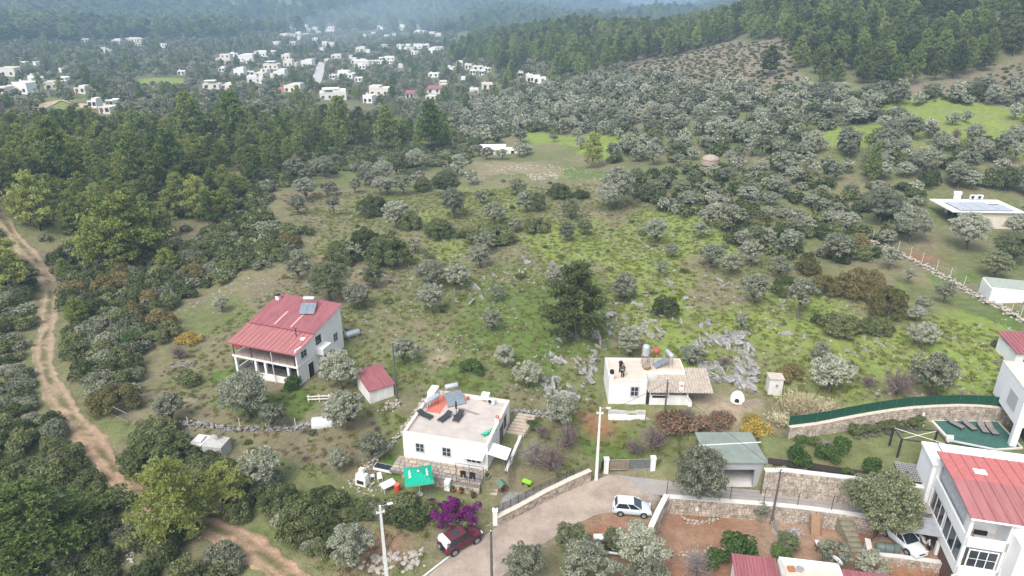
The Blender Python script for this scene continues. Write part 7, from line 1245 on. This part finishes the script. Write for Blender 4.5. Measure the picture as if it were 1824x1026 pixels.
for lb, L in vl_.items():
    L.sort(key=lambda t: t[0])
    if 1 < len(L) <= 12:
        for i, (x, th) in enumerate(L): th['label'] = f'{lb}, {ORD[i]} from left'
    elif len(L) > 12:
        for half, side in ((L[:len(L) // 2], 'left half'), (L[len(L) // 2:], 'right half')):
            for i, (x, th) in enumerate(half): th['label'] = f'{lb}, {side}, {ORD[min(i, 11)]}'
vr = [at(a, b_) for a, b_ in ((573,112),(571,122),(567,134),(561,148),(552,157),(520,163))]; ln = smooth_line(vr, 6); mb = MB(); V = []
for i, p in enumerate(ln):
    d = ln[min(i+1, len(ln)-1)] - ln[max(i-1, 0)]; nrm = Vector((-d.y, d.x, 0)).normalized() * 3.4
    for s in (1, 0, -1): x, y = p.x + nrm.x * s, p.y + nrm.y * s; V.append((x, y, G(x, y) + .35))
mb.add(V, [(i*3+j, i*3+j+1, i*3+j+4, i*3+j+3) for i in range(len(ln)-1) for j in range(2)]); o = part('village_road', mb, mat('pale_road', (.40, .385, .37), .9), None); o['kind'] = 'structure'
for i, pts in enumerate((((60,200),(95,181),(130,185),(160,195)), ((345,172),(400,170),(470,166),(520,164)))):
    ln = smooth_line([at(a, b_) for a, b_ in pts], 5); V = []
    for k_, p in enumerate(ln):
        d = ln[min(k_+1, len(ln)-1)] - ln[max(k_-1, 0)]; nrm = Vector((-d.y, d.x, 0)).normalized() * 2.2
        for s in (1, -1): x, y = p.x + nrm.x * s, p.y + nrm.y * s; V.append((x, y, G(x, y) + .3))
    o = part('village_track', MB().add(V, [(i_*2, i_*2+1, i_*2+3, i_*2+2) for i_ in range(len(ln)-1)]), mat('pale_dirt_road', (.42, .31, .23), .9), None); o['kind'] = 'structure'
# ------------------------------------------------------------------ haze over the whole valley
hb = MB().box(-4600, -300, -160, 4600, 5300, 640); hzm = bpy.data.materials.new('haze'); hzm.use_nodes = True; n = hzm.node_tree; n.nodes.remove(n.nodes['Principled BSDF']); pv = n.nodes.new('ShaderNodeVolumePrincipled'); pv.inputs['Color'].default_value = (.50, .72, 1, 1); pv.inputs['Density'].default_value = HAZE; pv.inputs['Anisotropy'].default_value = .0; n.links.new(pv.outputs[0], n.nodes['Material Output'].inputs['Volume'])
o = part('haze', hb, hzm, None); o['kind'] = 'stuff'; o['label'] = 'pale blue winter haze filling the valley air'

sq = at(655, 88); sm2 = bpy.data.materials.new('smoke'); sm2.use_nodes = True; n = sm2.node_tree; n.nodes.remove(n.nodes['Principled BSDF']); pv = n.nodes.new('ShaderNodeVolumePrincipled'); pv.inputs['Color'].default_value = (.75, .88, 1, 1); pv.inputs['Density'].default_value = .0012; n.links.new(pv.outputs[0], n.nodes['Material Output'].inputs['Volume'])
o = part('smoke', MB().lathe((0, 0, 0), [(.02, -1), (.5, -.86), (.87, -.5), (1, 0), (.87, .5), (.5, .86), (.02, 1)], 20), sm2, None, True); o['kind'] = 'stuff'; o['label'] = 'thin bluish smoke drifting over the village'; o.location = (sq.x, sq.y + 60, sq.z + 26); o.scale = (110, 70, 24); o.rotation_euler = (0, R(-8), 0)
